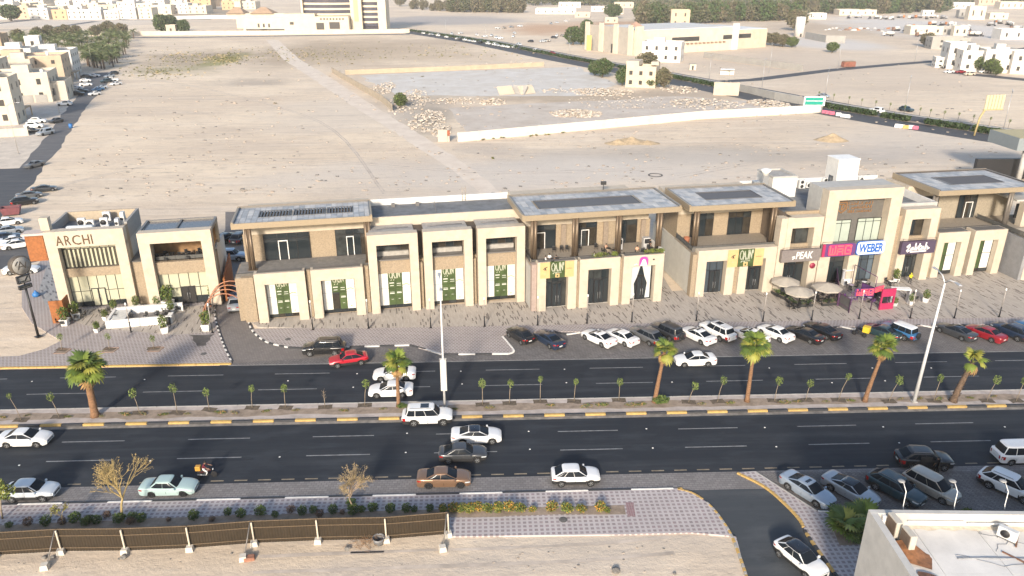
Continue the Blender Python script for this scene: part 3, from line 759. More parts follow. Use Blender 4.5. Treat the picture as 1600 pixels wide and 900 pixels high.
def canopy(parent,x0,x1,y0,y1,z,louvres,th=0.75,nx=16,ny=6,slat_step=0.5,fasc=None,trim=None,fine=False,skew=0.0):
 """flat canopy roof: fascia, upstand, glazed tiles on top and louvred openings in it. louvres: rects in 0..1"""
 fasc = fasc or fascia; trim = trim or trimgrey
 X = lambda t: x0 + (x1 - x0) * t
 Y = lambda t: y0 + (y1 - y0) * t
 m = MB()
 w_ = 0.22
 m.box(x0,x1,y0,y0 + w_,z - th,z); m.box(x0,x1,y1 - w_,y1,z - th,z + 0.18)
 m.box(x0,x0 + w_,y0 + w_,y1 - w_,z - th,z + 0.12); m.box(x1 - w_,x1,y0 + w_,y1 - w_,z - th,z + 0.12)
 rf = m.build('canopy_roof',fasc,parent)
 u = MB()
 u.box(x0 + w_,x0 + w_ + 0.14,y0 + w_,y1 - w_,z - 0.1,z + 0.13); u.box(x1 - w_ - 0.14,x1 - w_,y0 + w_,y1 - w_,z - 0.1,z + 0.13)
 u.box(x0 + w_ + 0.14,x1 - w_ - 0.14,y1 - w_ - 0.12,y1 - w_,z - 0.1,z + 0.14)
 u.build('upstand',trim,rf)
 s = MB()
 yy = sorted({0.0,1.0,*[v for l in louvres for v in (l[2],l[3])]})
 xx = sorted({0.0,1.0,*[v for l in louvres for v in (l[0],l[1])]})
 inset = lambda a,b: a + (b - a)
 def inl(cx,cy): return any(l[0] < cx < l[1] and l[2] < cy < l[3] for l in louvres)
 ax0,ax1,ay0,ay1 = x0 + w_ + 0.002,x1 - w_ - 0.002,y0 + w_ + 0.002,y1 - w_ - 0.002
 XX = lambda t: ax0 + (ax1 - ax0) * t
 YY = lambda t: ay0 + (ay1 - ay0) * t
 for i in range(len(xx) - 1):
  for j in range(len(yy) - 1):
   if not inl((xx[i] + xx[i + 1]) / 2,(yy[j] + yy[j + 1]) / 2):
    s.box(XX(xx[i]),XX(xx[i + 1]),YY(yy[j]),YY(yy[j + 1]),z - th + 0.05,z - 0.12)
 s.build('soffit',fasc,rf)
 tx,ty = (ax1 - ax0) / nx,(ay1 - ay0) / ny
 key = (round(tx,3),round(ty,3))
 if key not in tile_cache:
  tile_cache[key] = [MB().box(0.02,tx - 0.02,0.02,ty - 0.02,0,0.04).mesh('roof_tile',mt_) for mt_ in (skyroof,mk('pale_grey_roof_glazing',(0.47,0.475,0.475),0.75,0.14,0.9,spec=0.15),mk('deeper_blue_roof_glazing',(0.33,0.355,0.38),0.75,0.14,0.9,spec=0.15))]
 base = MB().box(ax0,ax1,ay0,ay1,z - 0.119,z - 0.11)
 rnd = random.Random(int(x0 * 10))
 for i in range(nx):
  for j in range(ny):
   cx,cy = (i + .5) / nx,(j + .5) / ny
   if not inl(cx,cy):
    put('roof_tile',rnd.choice(tile_cache[key]),rf,(ax0 + i * tx,ay0 + j * ty,z - 0.10 + rnd.uniform(0,0.008)))
 for l in louvres:
  a,b,c_,d = XX(l[0]),XX(l[1]),YY(l[2]),YY(l[3])
  q = MB()
  for r_ in ((a,b,c_,c_ + 0.1),(a,b,d - 0.1,d),(a,a + 0.1,c_ + 0.1,d - 0.1),(b - 0.1,b,c_ + 0.1,d - 0.1)):
   q.box(r_[0] - 0.0,r_[1],r_[2],r_[3],z - 0.3,z + 0.02)
  lv = q.build('louvre_frame',slatm,rf)
  if fine:
   f_ = MB(); n = int((b - a - 0.2) / 0.24)
   for k in range(n):
    x = a + 0.1 + (k + .5) * (b - a - 0.2) / n
    f_.add([(x - 0.10,c_ + 0.1,z - 0.16),(x + 0.07,c_ + 0.1,z - 0.04),(x + 0.07,d - 0.1,z - 0.04),(x - 0.10,d - 0.1,z - 0.16),(x - 0.085,c_ + 0.1,z - 0.18),(x + 0.085,c_ + 0.1,z - 0.06),(x + 0.085,d - 0.1,z - 0.06),(x - 0.085,d - 0.1,z - 0.18)],
      [(0,1,2,3),(7,6,5,4),(0,4,5,1),(1,5,6,2),(2,6,7,3),(3,7,4,0)])
   tag(f_.build('louvre_slats',slatm,rf),kind='stuff')
  else:
   n = max(2,int((b - a - 0.2) / slat_step))
   sm_ = MB().box(-0.1,0.1,c_ + 0.1,d - 0.1,-0.2,-0.02).mesh('slat',slatm)
   for k in range(n):
    put('slat',sm_,rf,(a + 0.1 + (k + .5) * (b - a - 0.2) / n,0,z))
 return rf
def columns(parent,xs,y,z0,z1,mat=None):
 me = MB().tube([(-0.24,0,z0),(-0.24,0,z1)],0.21,14).tube([(0.24,0,z0),(0.24,0,z1)],0.21,14).box(-0.05,0.05,-0.12,0.12,z0,z1).box(-0.6,0.6,-0.4,0.4,z0,z0 + 0.06).mesh('column',mat or bronze)
 for x in xs: put('column',me,parent,(x,y,0))
posterw = mk('white_poster_print',(0.66,0.65,0.60),0.45,0.05,2)
posterg = mk('green_poster_print',(0.058,0.088,0.03),0.4,0.25,1.2)
postert = mk('straw_poster_print',(0.55,0.38,0.175),0.5,0.06,2)
pale_ink = mk('pale_ink',(0.42,0.43,0.33),0.5,0)
white_ink = mk('white_ink',(0.55,0.56,0.5),0.5,0)
faint_ink = mk('faint_grey_ink',(0.36,0.37,0.30),0.6,0)
green_ink = mk('green_ink',(0.22,0.30,0.10),0.6,0)
def oajh(parent,x,y,z,wd,mat,depth=0.012):
 """the four linked letters on the letting posters"""
 L = [[(0.0,.5),(.06,.85),(.2,1),(.34,.85),(.40,.5),(.34,.15),(.2,0),(.06,.15),(0.0,.5)],
   [(.40,.0),(.56,.9),(.70,.0)],[(.46,.35),(.66,.35)],[(.55,-.28),(.60,-.2)],
   [(.98,1.0),(.98,.2),(.92,0),(.80,0),(.74,.16)],[(1.10,0),(1.10,1.0),(1.38,.1),(1.38,1.0)],[(.2,-.28),(.26,-.22)],[(1.5,.7),(1.5,1.0)]]
 k = wd / 1.5
 m = stroke_mesh([[(a * k - wd / 2,b * k * 1.05) for a,b in l] for l in L],0.075 * k * 1.3,depth)
 return m.build('lettering',mat,parent,(x,y,z))
def window_poster(x0,x1,y,z0,z1,label,B,origin,gap=False):
 """print stuck over a shop window: white sides, green middle"""
 r = frame_root('window_poster',label,'poster',origin[0],origin[1],B,0,'green and white letting posters on the shop windows')
 w = x1 - x0
 a,b = x0 + w * 0.29,x0 + w * 0.74
 zm = z0 + (z1 - z0) * 0.53
 for p0,p1 in ((x0,a),(b,x1)):
  Box('white_panel',p0 + 0.015,p1 - 0.015,y,y + 0.03,zm + 0.02,z1,posterw,r)
  Box('white_panel',p0 + 0.015,p1 - 0.015,y,y + 0.03,z0,zm - 0.02,posterw,r)
 m_ = (a + b) / 2
 for i,(p0,p1) in enumerate(((a,m_),(m_,b))):
  Box('green_panel',p0 + 0.012,p1 - 0.012,y - 0.004,y + 0.026,zm + 0.02,z1,posterg,r)
  if gap and i == 0: continue
  Box('green_panel',p0 + 0.012,p1 - 0.012,y - 0.004,y + 0.026,z0,zm - 0.02,posterg,r)
 H = z1 - z0
 oajh(r,m_,y - 0.006,z1 - H * 0.155,w * 0.36,pale_ink)
 for k,(cx,f,ww,hh) in enumerate([(a + (m_ - a) * .5,.68,.15,.03),(a + (m_ - a) * .5,.60,.12,.02),(m_ + (b - m_) * .5,.66,.13,.018),(m_ + (b - m_) * .5,.60,.14,.014),(m_ + (b - m_) * .5,.36,.15,.028),(m_ + (b - m_) * .5,.40,.14,.012),(m_ + (b - m_) * .5,.18,.07,.012)] + ([] if gap else [(a + (m_ - a) * .5,.35,.15,.028),(a + (m_ - a) * .5,.40,.14,.012),(a + (m_ - a) * .5,.17,.07,.012)])):
  Box('print_block',cx - w * ww / 2,cx + w * ww / 2,y - 0.010,y - 0.004,z0 + H * f,z0 + H * (f + hh),white_ink,r)
 for f in (0.86,0.83,0.80): Box('print_block',x0 + w * .13,x0 + w * .23,y - 0.006,y,z0 + H * f,z0 + H * (f + .012),faint_ink,r)
 for f in (0.34,0.29,0.24,0.2,0.15): Box('print_block',x0 + w * .10,x0 + w * .24,y - 0.006,y,z0 + H * f,z0 + H * (f + .006),faint_ink,r)
 for f in (0.42,0.37,0.33,0.28,0.24): Box('print_block',x1 - w * .22,x1 - w * .06,y - 0.006,y,z0 + H * f,z0 + H * (f + .006),faint_ink,r)
 pts = [(x1 - w * .24 + w * .2 * t,z0 + H * (.57 + .07 * math.sin(math.pi * (0.15 + t * .7)))) for t in [i / 8 for i in range(9)]]
 stroke_mesh([[(p,q) for p,q in pts]],0.10,0.006).build('leaf_print',green_ink,r,(0,y,0))
 Box('print_block',x1 - w * .17,x1 - w * .11,y - 0.006,y,z0 + H * .06,z0 + H * .09,green_ink,r)
 return r
def banner3(x0,x1,y,z0,z1,label,B,origin):
 r = frame_root('letting_banner',label,'banner',origin[0],origin[1],B,0,'three panel letting banners hung over shop doors')
 w = x1 - x0
 a,b = x0 + w * 0.29,x0 + w * 0.735
 Box('straw_panel',x0,a - 0.01,y,y + 0.05,z0,z1,postert,r)
 Box('green_panel',a,b,y - 0.01,y + 0.04,z0,z1 + 0.05,posterg,r)
 Box('straw_panel',b + 0.01,x1,y,y + 0.05,z0,z1,postert,r)
 H = z1 - z0
 oajh(r,(a + b) / 2,y - 0.012,z0 + H * .42,(b - a) * .8,pale_ink)
 Box('print_block',(a + b) / 2 - w * .06,(a + b) / 2 + w * .06,y - 0.018,y - 0.01,z0 + H * .02,z0 + H * .26,postert,r)
 Box('print_block',(a + b) / 2 - w * .025,(a + b) / 2 + w * .025,y - 0.022,y - 0.018,z0 + H * .06,z0 + H * .18,posterg,r)
 Box('print_block',(a + b) / 2 - w * .12,(a + b) / 2 + w * .12,y - 0.018,y - 0.01,z0 + H * .31,z0 + H * .34,pale_ink,r)
 stroke_mesh([[(x0 + w * .10,z0 + H * .58),(x0 + w * .14,z0 + H * .66),(x0 + w * .2,z0 + H * .70)],[(x0 + w * .13,z0 + H * .53),(x0 + w * .16,z0 + H * .62),(x0 + w * .17,z0 + H * .5)]],0.1,0.006).build('bird_print',black,r,(0,y,0))
 for f in (.30,.26): Box('print_block',x0 + w * .12,x0 + w * .17,y - 0.006,y,z0 + H * f,z0 + H * (f + .015),faint_ink,r)
 lettering('urban',0.2,(x1 - w * .13,y - 0.004,z0 + H * .55),black,r,width=w * .16,height=H * .07,depth=0.004)
 return r
B2 = 9.5
O2 = (0,94.6)
sh = frame_root('shop_building','long cream two storey shop building with tall stone portals and two glazed roof canopies','building',0,94.6,B2)
def X_(u): return u
for (a,b) in ((-13.9,-7.6),(-6.9,-0.24)):
 portal(sh,a,b,0,6.8,1.2,1.5,1.25)
 window(sh,a + 1.2,b - 1.2,1.15,0.14,5.3,[0,.29,.515,.74,1],[0,.1,.53,1],glass)
 Box('parapet_cap',a + 0.35,b - 0.35,0.35,1.2,6.8,6.85,trimgrey,sh)
Box('wall',-16.4,1.0,1.3,6.9,0,5.95,tan,sh)
Box('corner_pier',-15.6,-14.1,0.6,1.3,0,6.2,tan,sh)
Box('corner_pier',-7.5,-7.0,0.7,1.3,0,6.6,tan,sh); Box('corner_pier',-0.2,0.45,0.7,1.3,0,6.6,tan,sh)
Box('terrace_floor',-16.2,1.2,1.26,7.0,5.96,6.1,mk('grey_terrace_slab',(0.21,0.2,0.185),0.8,0.15,1.5),sh)
Box('terrace_kerb',-16.2,1.2,1.27,1.6,6.101,6.55,darkgrey,sh)
Box('wall',-15.6,1.3,7.0,15.2,0,9.9,tan,sh)
Box('upper_wall',-15.4,1.3,6.85,14.9,9.9,11.9,cream,sh)
for a,b in ((-13.0,-7.0),(-3.6,2.2 - 1.1)):
 wn = window(sh,a,b,6.8,6.15,9.9,[0,.3,.52,.72,1],[0,.8,1],glass)
 xm0,xm1 = a + (b - a) * .31,a + (b - a) * .52
 m = MB().box(xm0,xm0 + .1,6.72,6.8,6.15,8.9).box(xm1 - .1,xm1,6.72,6.8,6.15,8.9).box(xm0 + .1,xm1 - .1,6.722,6.8,8.78,8.9)
 o = m.build('door_frame',whitep,wn)
canopy(sh,-16.3,1.5,3.3,10.9,12.6,[(.17,.405,.30,.72),(.425,.66,.30,.72),(.675,.87,.30,.72)],0.75,24,6,0.36)
columns(sh,[-14.4,0.75],3.75,6.1,11.95)
for k,(a,b) in enumerate(((0.55,7.05),(7.75,14.25),(14.95,21.4))):
 portal(sh,a,b,0,11.0,1.12,1.45,1.35)
 window(sh,a + 1.12,b - 1.12,1.2,0.14,5.25,[0,.29,.515,.74,1],[0,.1,.53,1],glass)
 Box('spandrel',a + 1.12,b - 1.12,1.0,1.5,5.25,7.15,tan,sh)
 Box('balcony_ledge',a + 1.12,b - 1.12,0.72,2.6,7.15,7.3,trimgrey,sh)
 Box('balcony_ledge',a + 1.121,b - 1.121,2.2,2.6,7.301,7.9,concrete,sh)
 window(sh,a + 1.12,b - 1.12,2.65,7.3,9.9,4,1,glass)
 Box('portal_roof',a + 0.3,b - 0.3,1.36,5.6,10.4,10.6,concrete,sh)
 m = MB().tube([(a + 0.8,2.4,11.05),(a + 2,2.45,11.1),(b - 1,2.4,11.1)],0.05,6)
 m.build('roof_pipe',trimgrey,sh)
Box('wall',1.31,21.9,1.36,5.4,0,6.9,tan,sh)
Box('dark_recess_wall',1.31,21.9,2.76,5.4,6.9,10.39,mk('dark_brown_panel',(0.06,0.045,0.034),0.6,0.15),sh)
for x in (7.08,14.28): Box('downpipe',x,x + 0.5,0.7,1.35,0,6.6,tan,sh)
Box('upper_wall',1.31,21.9,5.42,5.75,6.0,11.7,cream,sh)
Box('roof',1.31,21.9,5.76,14.4,10.6,10.8,roofgrey,sh)
Box('rear_parapet',1.31,21.9,14.41,14.75,0,11.7,whitewash,sh)
for x in (4.5,8.0): Box('vent_box',x,x + 0.5,13.0,13.5,10.8,11.3,trimgrey,sh)
m = MB().tube([(10.6,12.2,10.8),(10.6,12.2,11.6)],0.04,6).tube([(10.6,12.2,11.6),(10.6,9.6,10.85)],0.04,6)
m.build('vent_pipe',trimgrey,sh)
m = MB()
for dx in (0,0.5): m.tube([(15.0 + dx,14.3,10.8),(15.0 + dx,14.3,13.0)],0.03,6)
for k in range(7): m.tube([(15.0,14.3,11 + k * .28),(15.5,14.3,11 + k * .28)],0.02,5)
m.build('roof_ladder',fascia,sh)
T0 = -3.7
for k,(a,b) in enumerate(((22.25,27.68),(28.06,33.7),(34.17,39.95))):
 portal(sh,a,b,T0,7.0,1.2,1.55,1.1)
 if k == 2: gm_ = glass
 window(sh,a + 1.2,b - 1.2,T0 + 1.0,0.14,5.45,[0,.34,.66,1],[0,.68,1],glass)
 double_door(sh,a + 1.2 + (b - a - 2.4) * .36,a + 1.2 + (b - a - 2.4) * .64 + .5,T0 + 0.95,0.15,3.6)
 Box('parapet_cap',a + 0.2,b - 0.2,T0 + 0.15,T0 + 0.9,7.0,7.05,trimgrey,sh)
Box('side_pier',21.55,22.2,T0 + 0.25,T0 + 1.1,0,6.7,mk('mauve_stone',(0.33,0.26,0.225),0.8,0.1),sh)
for x in (27.72,33.74): Box('side_pier',x,x + 0.4,T0 + 0.5,T0 + 1.1,0,6.6,tan,sh)
Box('wall',21.55,40.3,T0 + 1.11,3.7,0,6.1,greywall,sh)
Box('terrace_floor',21.6,40.3,T0 + 1.1,3.72,6.11,6.26,floort,sh)
Box('wall',21.92,40.6,3.75,14.5,0,9.7,tan,sh)
Box('upper_wall',21.92,40.3,3.65,14.3,9.7,11.9,cream,sh)
Box('side_wall',40.31,40.62,T0 + 1.6,14.5,0,6.9,whitewash,sh)
for k,(a,b) in enumerate(((23.3,26.6),(29.4,32.6),(35.4,38.6))):
 wn = window(sh,a,b,3.6,6.27,9.75,[0,.5,1],[0,.78,1],glass)
 if k < 2:
  x0,x1 = a + .5 + k * .4,a + 1.75 + k * .3
  m = MB().box(x1 - .09,x1,3.52,3.6,6.3,8.7).box(x0,x1 - .09,3.522,3.6,8.6,8.7)
  if k: m.box(x0,x0 + .09,3.52,3.6,6.3,8.6)
  m.build('door_frame',whitep,wn)
for x in (22.3,27.7,33.9,39.5): Box('wall_pilaster',x - .35,x + .35,3.42,3.66,6.27,9.69,mk('brown_grey_stone',(0.25,0.2,0.155),0.8,0.15,4),sh)
canopy(sh,20.8,43.2,-0.8,9.2,12.6,[(.13,.79,.27,.70)],0.75,26,7,fine=True)
columns(sh,[22.5,28.25,34.4,40.3],-0.35,6.26,11.95)
railing(sh,[(21.75,3.4),(21.75,T0 + 1.35),(40.2,T0 + 1.35)],0.75,1.5,6.26)
Box('parapet_kerb',21.65,40.25,T0 + 1.12,T0 + 1.28,6.262,6.75,darkgrey,sh)
for k,(a,b,lab) in enumerate([(-12.7,-8.8,'green and white letting poster filling the leftmost low portal nearest the drive'),(-5.7,-1.44,'letting poster with a dark open gap in its green middle, behind the second portal'),
  (1.67,5.93,'letting poster in the first tall portal right of the slatted canopy'),(8.87,13.13,'letting poster behind the thin white lamp post, in the middle tall portal'),(16.07,20.28,'letting poster in the tall portal beside the cafe terrace')]):
 window_poster(a + 0.06,b - 0.06,1.06,0.68,5.22,lab,B2,O2,gap=(k == 1))
banner3(22.6,27.2,T0 - 0.08,4.75,7.0,'green and straw letting banner hung under the busy cafe terrace',B2,O2)
ps = frame_root('shop_sign','pink arched shop sign with a white veiled figure on the portal right of the terrace','sign',0,94.6,B2)
pink = mk('magenta_sign',(0.42,0.05,0.30),0.5,0.05)
q = MB().prism([(-.62,0),(.62,0),(.62,.8),(.5,1.1),(.25,1.25),(-.25,1.25),(-.5,1.1),(-.62,.8)],0,0.06)
o = q.build('sign_plate',pink,ps,(37.0,T0 - 0.02,5.55)); o.rotation_euler = (R(90),0,0)
q = MB().prism([(-.5,0),(.5,0),(.34,.42),(.26,.7),(.1,.92),(-.1,.92),(-.26,.7),(-.34,.42)],0,0.05)
o = q.build('veil_emblem',whitep,ps,(37.0,T0 - 0.085,5.55)); o.rotation_euler = (R(90),0,0)
Box('name_plate',38.3,38.55,T0 - 0.03,T0 + 0.01,6.2,6.4,black,ps)
stroke_mesh([[(-1.3,.1),(-1.0,.25),(-.9,.1)]],0.08,0.02).build('veil_tail',whitep,ps,(37.0,T0 - 0.02,5.6))
cu = frame_root('curtains','white tied back curtains inside the shop window under the pink sign','curtains',37.06,94.6 + T0 + 0.90,B2)
for s in (-1,1):
 P_ = []
 for i in range(13):
  t = i / 12
  row = []
  for z,a0,a1 in ((5.3,.1,1.4),(3.6,.55,1.4),(2.6,.95,1.4),(1.6,.85,1.4),(.4,.75,1.42)):
   row.append((s * (a0 + (a1 - a0) * t),-0.03 * math.sin(t * 40) - .05,z))
  P_.append(row)
 MB().grid(P_).build('curtain',mk('sheer_white_curtain',(0.52,0.53,0.52),0.8,0.05),cu)
B3 = 7.5
rb = frame_root('corner_shop_building','cream shop building with a tall central portal, an empty terrace and two canopies','building',0,93.0,B3)
O3 = (0,93.0)
m = MB()
for a,b in ((41.9,43.2),(46.2,47.45),(48.15,49.4),(52.0,53.5)): m.bbox(a,b,-0.2,0.95,0,5.2,0.015)
m.bbox(41.9,53.5,-0.203,0.95,5.2,6.85,0.02)
m.build('portal_frame',cream,rb)
Box('groove_wall',47.45,48.15,0.3,0.9,0,5.2,tan,rb)
for a,b in ((43.2,46.2),(49.4,52.0)):
 window(rb,a,b,0.85,0.12,5.2,[0,.34,.67,1],[0,.66,1],glassblue if a < 45 else glass)
 double_door(rb,a + (b - a) * .36,a + (b - a) * .36 + 1.5,0.8,0.13,3.4)
Box('wall',41.35,55.0,0.96,16.5,0,6.1,mk('pale_side_render',(0.50,0.485,0.44),0.85,0.06,1,dirt=0.12),rb)
Box('corner_trim',41.2,41.85,-0.02,0.97,0,6.3,tan,rb)
Box('terrace_floor',41.36,55.0,0.97,7.5,6.11,6.3,floort,rb)
Box('wall',41.6,55.0,7.5,16.4,6.1,9.8,tan,rb)
Box('upper_wall',41.6,55.0,7.4,16.2,9.8,11.8,cream,rb)
Box('dark_side_wall',54.7,55.35,0.4,7.39,6.31,10.9,mk('brown_side_wall',(0.155,0.12,0.09),0.85,0.12),rb)
Box('side_wall',54.62,55.4,-0.1,0.96,6.0,10.9,cream,rb)
for a,b in ((43.6,47.1),(49.4,52.9)): window(rb,a,b,7.35,6.32,9.8,[0,.33,.66,1],[0,.75,1],glass)
canopy(rb,40.9,56.6,2.0,11.6,12.6,[(.22,.78,.30,.72)],0.75,18,7,fine=True)
columns(rb,[42.35,53.9],2.6,6.3,11.95)
railing(rb,[(41.5,7.3),(41.5,1.15),(54.6,1.15)],0.8,1.5,6.3)
Box('parapet_kerb',41.4,54.6,0.99,1.08,6.301,6.9,darkgrey,rb)
Box('wall',55.01,79.0,2.42,17.0,0,10.1,tan,rb)
Box('wall',60.06,60.39,1.0,2.41,0,10.0,tan,rb); Box('wall',71.86,72.89,1.0,2.41,0,10.0,tan,rb); Box('wall',78.46,79.3,1.2,2.41,0,10.0,tan,rb); Box('wall',53.51,53.69,0.96,2.41,0,6.2,tan,rb)
Box('roof',55.36,79.3,2.43,17.0,10.1,10.25,roofgrey,rb)
Box('front_parapet',55.36,60.39,2.0,2.41,9.6,11.1,tan,rb)
Box('front_parapet',71.95,79.3,2.41,2.9,10.1,11.3,greywall,rb)
Box('side_parapet',78.9,79.3,2.91,16.9,10.26,11.3,whitewash,rb)
Box('rear_parapet',55.36,79.3,17.01,17.4,0,11.7,whitewash,rb)
lb = mk('dark_pink_wall',(0.2,0.12,0.1),0.8,0.1)
for k,(a,b,h,y) in enumerate(((53.7,60.05,10.8,0.0),(72.9,78.45,11.0,0.4))):
 pw = 1.25
 portal(rb,a,b,y,h,pw,1.5,1.55)
 window(rb,a + pw,b - pw,y + 1.45,6.6,h - 1.5,[0,.5,1] if k == 0 else [0,.55,1],1,glass)
 Box('spandrel',a + pw,b - pw,y + 1.1,y + 1.55,4.6,6.6,tan,rb)
 window(rb,a + pw,b - pw,y + 1.4,0.12,4.6,[0,.36,.68,1],[0,.72,1],glass)
 double_door(rb,a + pw + .9,a + pw + 2.5,y + 1.35,0.13,3.3)
 Box('portal_roof',a + .3,b - .3,y + 1.56,1.59 + y + .3 if False else y + 1.7,h - 1.0,h - .8,concrete,rb)
portal(rb,60.4,71.85,0.3,14.4,1.75,1.5,1.7,piers=[(60.4,62.15),(70.1,71.85)])
m = MB().bbox(65.3,66.9,0.55,1.9,0,5.0,0.015); m.build('middle_pier',cream,rb)
Box('panel_wall',62.15,70.1,1.75,2.1,4.6,12.9,darkgrey,rb)
Box('side_wall',60.4,71.85,2.11,5.5,10.2,14.3,greywall,rb)
window(rb,62.45,65.4,1.62,6.3,9.6,[0,.5,1],[0,.85,1],blind2)
window(rb,66.4,70.1,1.62,6.3,9.7,[0,.34,.67,1],[0,.85,1],blind2)
Box('sill',62.16,70.09,0.95,1.6,6.05,6.25,trimgrey,rb)
window(rb,62.15,65.3,1.62,0.12,5.0,[0,.5,1],[0,.66,1],glass)
window(rb,66.9,70.1,1.62,0.12,5.0,[0,.38,.72,1],[0,.66,1],glassblue,gmap={(2,0): mk('blue_grey_leaf',(0.09,0.12,0.15),0.2,0),(2,1): mk('blue_grey_leaf',(0.09,0.12,0.15),0.2,0)})
st = frame_root('roof_stair_tower','tall white rendered stair tower with a dark doorway on the flat roof','tower',70.0,93 + 14.0,B3,10.25)
Box('wall',0,3.6,0,3.2,0,4.9,whitewash,st); Box('parapet',-0.05,3.65,-0.05,3.25,4.9,5.05,whitep,st)
Box('door',-0.06,-0.005,0.9,2.0,0.05,2.2,glassblue,st); Box('door_frame',-0.09,-0.06,0.85,0.95,0.0,2.25,black,st)
ph = frame_root('roof_penthouse','white plant room with a pale door behind the smaller glazed canopy','penthouse',58.2,93 + 12.0,B3,10.25)
Box('wall',0,4.0,0,5.2,0,3.0,whitewash,ph); Box('roof',0.3,3.7,0.3,4.9,3.0,3.04,concrete,ph)
m = MB()
for a in ((0,4,0,.25),(0,4,4.95,5.2),(0,.25,.25,4.95),(3.75,4,.25,4.95)): m.box(a[0],a[1],a[2],a[3],3.001,3.3)
m.build('parapet',greywall,ph)
Box('door',1.7,2.9,-0.05,-0.004,0.05,2.3,whitep,ph); handle(ph,2.75,-0.06,1.0,1.2)
du = frame_root('kitchen_exhaust','grey kitchen exhaust duct with a fan cowl beside the white plant room','duct',57.2,93 + 12.6,B3,10.25)
MB().box(-.45,.45,-.3,.3,0,3.4).box(-3.6,-.45,-.35,.35,0.5,1.3).box(-3.9,-3.55,-.6,.6,0.3,1.6).build('duct',steel,du)
MB().lathe([(0,3.4),(.4,3.4),(.55,3.9),(.75,4.1),(.75,4.35),(.3,4.5),(0,4.5)],14).build('fan_cowl',whitep,du)
MB().box(-1.5,-.5,.4,1.2,0.6,2.4).build('fan_box',steel,du)
for k,(a,b) in enumerate(((79.4,84.6),(85.4,90.8))):
 portal(rb,a,b,0.85,7.0,1.2,1.55,2.0)
 window(rb,a + 1.2,b - 1.2,1.75,0.12,5.45,[0,.5,1],[0,.1,.56,1],glass,gmap={(0,1): posterg,(0,2): posterg,(1,1): posterw,(1,2): posterw})
 Box('parapet_cap',a + .3,b - .3,1.1,2.6,7.0,7.05,trimgrey,rb)
Box('wall',79.31,91.5,2.86,9.2,0,6.1,tan,rb)
Box('terrace_floor',79.31,97,2.86,9.3,6.11,6.3,floort,rb)
railing(rb,[(79.6,3.1),(91.2,3.1)],0.7,1.5,6.3)
Box('wall',79.31,98,9.3,15,6.1,10.2,mk('grey_tan_stone',(0.30,0.26,0.2),0.8,0.12,4),rb)
Box('upper_wall',79.31,98,9.2,14.8,10.2,11.8,cream,rb)
for a,b in ((80.8,85.0),(88.6,91.8)):
 wn = window(rb,a,b,9.12,6.32,10.1,[0,.3,.6,1],1,glass)
 MB().box(a + 1.2,a + 1.3,9.05,9.12,6.32,8.9).box(a + 2.4,a + 2.5,9.05,9.12,6.32,8.9).box(a + 1.3,a + 2.4,9.052,9.12,8.8,8.9).build('door_frame',whitep,wn)
canopy(rb,80.0,96.6,3.4,14.4,12.6,[(.25,.82,.28,.70)],0.75,18,7,fine=True,trim=mk('dark_bronze_trim',(0.075,0.065,0.06),0.5,0.05))
columns(rb,[80.6,93.4],4.6,6.3,11.95,mk('grey_bronze',(0.17,0.15,0.13),0.5,0.08,metal=0.3))
nb = frame_root('end_shop_building','grey walled shop building stepping forward at the right end of the row','building',0,93.0,B3)
Box('wall',91.55,92.1,-2.2,2.8,0,6.2,mk('render_painted_shade',(0.24,0.24,0.245),0.85,0.1,1.2),nb)  # left-facing wall: its shade is painted in as a darker, cooler grey
Box('portal_frame',92.101,93.6,-2.25,1.0,0,7.0,cream,nb)
Box('wall',93.61,112,-2.0,10,0,6.1,greywall,nb)
Box('terrace_floor',92.11,112,1.01,9.2,6.12,6.28,floort,nb)
railing(nb,[(91.8,8.5),(91.8,-1.9),(110,-1.9)],0.8,1.6,6.28)
for x in (95.2,99.6,104.0):
 Box('portal_frame',x,x + 0.9,3.5,4.6,6.29,10.0,cream,nb); Box('lintel',x + .9,x + 4.4,3.5,4.6,9.2,10.0,cream,nb)
 window(nb,x + .9,x + 4.4,6.0,6.9,9.2,3,1,glass)
Box('roof',94.6,112,4.61,14,10.0,10.25,greywall,nb)
ca = thing('flat_canopy','grey flat roofed canopy on a round column behind the row at the right edge','canopy',at(1590,285,0))
Box('canopy_roof',-4.2,14,-3,7,7.6,10.2,mk('blue_grey_cladding',(0.21,0.24,0.25),0.6,0.06),ca); Box('roof_deck',-3.9,13.8,-2.8,6.8,10.2,10.26,mk('ochre_deck',(0.42,0.37,0.22),0.85,0.1),ca)
MB().tube([(0,0,0),(0,0,7.6)],0.55,14).build('column',greywall,ca); Box('low_wall',-8,14,3,4,0,4.5,black,ca)
def sign_root(label,u,v,z,B=B3): return frame_root('shop_sign',label,'sign',u,v,B,z)
s1 = sign_root('grey box sign with white hand painted capitals above the parasol terrace',57.0,93.0 - 0.12,4.55)
Box('sign_box',-2.95,2.9,-0.55,0.10,0,1.75,mk('warm_grey_sign',(0.19,0.165,0.155),0.6,0.1),s1)
lettering('PEAK',1.1,(0.45,-0.57,0.95),whitep,s1,width=2.5,height=1.05,bold=0.01,shear=0.1)
stroke_mesh([[(-1.25,.45),(-1.0,.6)],[(-1.3,.75),(-1.0,.8)]],0.13,0.03).build('drip_mark',whitep,s1,(0,-0.56,0))
MB().tube([(-2.9,-0.5,1.75),(-2.9,-0.5,2.2)],.03,6).tube([(2.85,-0.5,1.75),(2.85,-0.5,2.2)],.03,6).tube([(-2.9,-0.5,2.15),(2.85,-0.5,2.15)],.02,6).build('lamp_rail',black,s1)
b1 = sign_root('small round dark red blade sign on the pier of the parasol shop',59.3,93.0 - 0.02,3.6)
